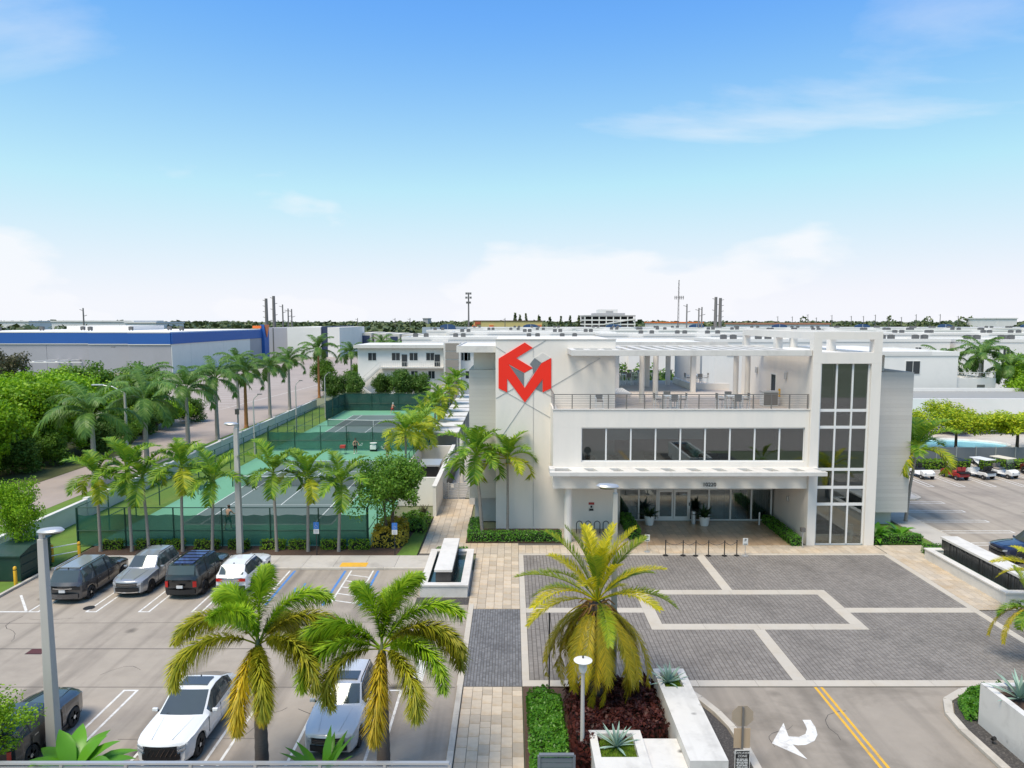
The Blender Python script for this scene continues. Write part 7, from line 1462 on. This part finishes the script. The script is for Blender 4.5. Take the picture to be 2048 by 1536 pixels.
MB().box(62, 103, 606, 639, 0, 18.6).build('core', DARKMET, Gp); MB().bar((78, 599.6, 12.4), (104, 599.6, 16.6), 0.6, 1.0).build('ramp', FARWHITE, Gp); MB().box(70, 96, 606, 630, 19.7, 21.5).build('top_deck', GR, Gp); MB().box(74, 90, 608, 626, 21.5, 24.6).build('rooftop_block', FARWHITE, Gp); MB().box(80, 86, 607.7, 607.98, 22.2, 23.4).build('rooftop_sign', GR, Gp)
for (lb, x0, x1, y, h, m, rm) in (('white low factory on the left skyline', -310, -255, 480, 14.2, FARWHITE, ROOFW), ('white long factory behind the blue warehouse', -255, -235, 470, 13.4, FARWHITE, ROOFW), ('cream house with an orange roof on the skyline', 112, 150, 560, 13.2, FARWHITE, ORNG), ('long building with a terracotta roof on the skyline', 150, 205, 460, 12.6, FARWHITE, mat('terracotta', (0.42, 0.19, 0.11), 0.8)), ('pale tower far beyond the trees', -125, -118, 1000, 18, GR, GR), ('small white building on the right skyline', 408, 425, 600, 16.5, FARWHITE, ROOFW), ('white roofed depot left of the warehouse', -460, -380, 560, 14.0, FARWHITE, ROOFW)):
    t = thing('far_building', lb, 'building', ((x0 + x1) / 2, y, 0)); MB().box(x0, x1, y, y + 40, 0, h).build('wall', m, t); MB().box(x0 - 0.6, x1 + 0.6, y - 0.6, y + 40.6, h + 0.01, h + 0.9).build('roof', rm, t)
# utility poles, mast, antenna
PB = mat('pole_grey', (0.16, 0.15, 0.145), 0.8)
def upole(u, vt, Y, lat=0, arms=1, r=0.5, lab='grey steel transmission pole with short insulator arms on the skyline', grp='transmission poles'):
    x, zt = P(u, vt, Y); t = thing('utility_pole', lab, 'pole', (x, Y, 0), 0, grp); MB().tube([(x, Y, 0), (x, Y, zt)], [r, r * 0.7], 8).build('shaft', PB, t)
    for k in range(arms): z = zt - 1.2 - k * 2.6; MB().bar((x, Y, z), (x + (lat or (1 if k % 2 else -1)) * 1.6, Y, z + 0.5), 0.22).build('insulator_arm', PB, t)
for u, vt, lat, ar in ((532, 597, -1, 5), (547, 592, 0, 5), (1432, 594, 0, 5), (1441, 596, 1, 5)): upole(u, vt, 330, lat, ar, 0.95)
for u, vt in ((565, 609), (576, 617), (583, 618), (1374, 608), (1398, 616), (1404, 614), (166, 616)): upole(u, vt, 330, 0, 2, 0.42, 'slim wooden utility pole with a crossarm on the skyline', 'utility poles')
rp_ = random.Random(3)
for k in range(16): upole(1560 + k * 27 + rp_.uniform(-8, 8), rp_.uniform(628, 636), 700, 0, 1, 0.4, 'slim wooden utility pole with a crossarm on the skyline', 'utility poles')
for u in (715, 790, 820, 1010): upole(u, 636, 480, 0, 1, 0.3, 'slim wooden utility pole with a crossarm on the skyline', 'utility poles')
x, zt = P(937, 585, 420); t = thing('stadium_light', 'tall floodlight mast with three tiers of lamps on the skyline', 'light mast', (x, 420, 0)); MB().tube([(x, 420, 0), (x, 420, zt)], [0.6, 0.35], 8).build('mast', PB, t)
for k, w in ((0, 2.4), (1, 2.6), (2.2, 1.8)):
    for s in (-1, 0, 1): MB().box(x + s * w / 2 - 0.55, x + s * w / 2 + 0.55, 419.2, 419.8, zt - 1.2 - k * 2.4, zt - k * 2.4).build('floodlight', STEEL, t)
x, zt = P(1358, 560, 450); t = thing('antenna_mast', 'thin lattice antenna mast with panel antennas on the skyline', 'antenna', (x, 450, 0))
for a in range(3): MB().tube([(x + 0.7 * math.cos(a * 2.1), 450 + 0.7 * math.sin(a * 2.1), 0), (x + 0.15 * math.cos(a * 2.1), 450 + 0.15 * math.sin(a * 2.1), zt)], 0.12, 5).build('leg', PB, t)
for k in range(16): z = zt * k / 16; MB().bar((x - 0.5, 450, z), (x + 0.5, 450, z + zt / 16), 0.1).build('brace', PB, t)
for k in range(6): MB().box(x - 2.6 + k * 1.05, x - 2.2 + k * 1.05, 449.4, 449.7, zt * 0.70, zt * 0.70 + 2.2).build('panel_antenna', PB, t)
MB().box(x - 2.7, x + 3.3, 449.8, 450.0, zt * 0.73, zt * 0.73 + 0.2).build('antenna_frame', PB, t)
# the far wood: a belt of crowns nobody could count
rw2 = random.Random(77); mb = MB()
def clump(x, y, z, rx, rz, n, sz):
    for k in range(n):
        d = Vector((rw2.gauss(0, 1), rw2.gauss(0, 1), abs(rw2.gauss(0, 1)))).normalized(); p = Vector((x + d.x * rx * rw2.uniform(.5, 1), y + d.y * rx * rw2.uniform(.5, 1), z + d.z * rz * rw2.uniform(0.3, 1)))
        nn = (d + Vector((rw2.gauss(0, .4), rw2.gauss(0, .4), rw2.gauss(0, .4)))).normalized(); t = nn.orthogonal().normalized(); b = nn.cross(t); o = len(mb.v); s = sz * rw2.uniform(.6, 1.3)
        mb.v += [tuple(p - t * s), tuple(p + b * s), tuple(p + t * s), tuple(p - b * s)]; mb.f.append((o, o + 1, o + 2, o + 3))
for k in range(3600):
    y = 430 + 1500 * rw2.random() ** 1.7; x = rw2.uniform(-0.85, 0.85) * y; 
    if y < 640 and -60 < x < 350: continue
    h = rw2.uniform(8, 13.2) if y < 900 else rw2.uniform(11, 15.6); r_ = rw2.uniform(4, 9) * (1 if y < 900 else 1.6); clump(x, y, h * 0.35, r_, h * 0.65, 34, r_ * 0.28)
for k in range(260):
    x = rw2.uniform(-90, 330); y = rw2.uniform(450, 515); clump(x, y, 3, 5, 6.5, 30, 1.5)
wood = mb.build('far_wood', L_FAR); wood['kind'] = 'stuff'; tag(wood, 'dark green belt of woodland along the skyline', 'woodland')
for (u, vt, n_) in ((1030, 626, 1), (1040, 630, 1), (1052, 628, 1), (1078, 630, 1), (1100, 634, 1), (1122, 633, 1), (1140, 632, 1), (1158, 631, 1), (1780, 632, 0), (1857, 632, 0), (1940, 632, 0), (1925, 633, 0), (1608, 633, 0)):
    x, zt = P(u, vt, 640); root = thing('skyline_tree', 'dark tree standing above the woodland on the skyline', 'tree', (x, 640, 0), 0, 'skyline trees'); mb = MB(); w_ = 2.8 if n_ else 5.5
    for k in range(90):
        q = rw2.random(); rr_ = w_ * (1 - q * 0.8) if n_ else w_ * math.sin(math.pi * (0.2 + 0.75 * q)); a = rw2.uniform(0, 6.28); p = Vector((x + math.cos(a) * rr_ * rw2.random() ** .5, 640 + math.sin(a) * rr_, zt * (0.35 + 0.65 * q))); o = len(mb.v); s = rw2.uniform(0.6, 1.3); d = Vector((rw2.gauss(0, 1), rw2.gauss(0, 1), rw2.gauss(0, 1))).normalized(); t2 = d.orthogonal().normalized(); b2 = d.cross(t2)
        mb.v += [tuple(p - t2 * s), tuple(p + b2 * s), tuple(p + t2 * s), tuple(p - b2 * s)]; mb.f.append((o, o + 1, o + 2, o + 3))
    mb.build('crown', L_FAR, root); MB().tube([(x, 640, 0), (x, 640, zt * 0.6)], [0.5, 0.25], 6).build('trunk', BARKD, root)
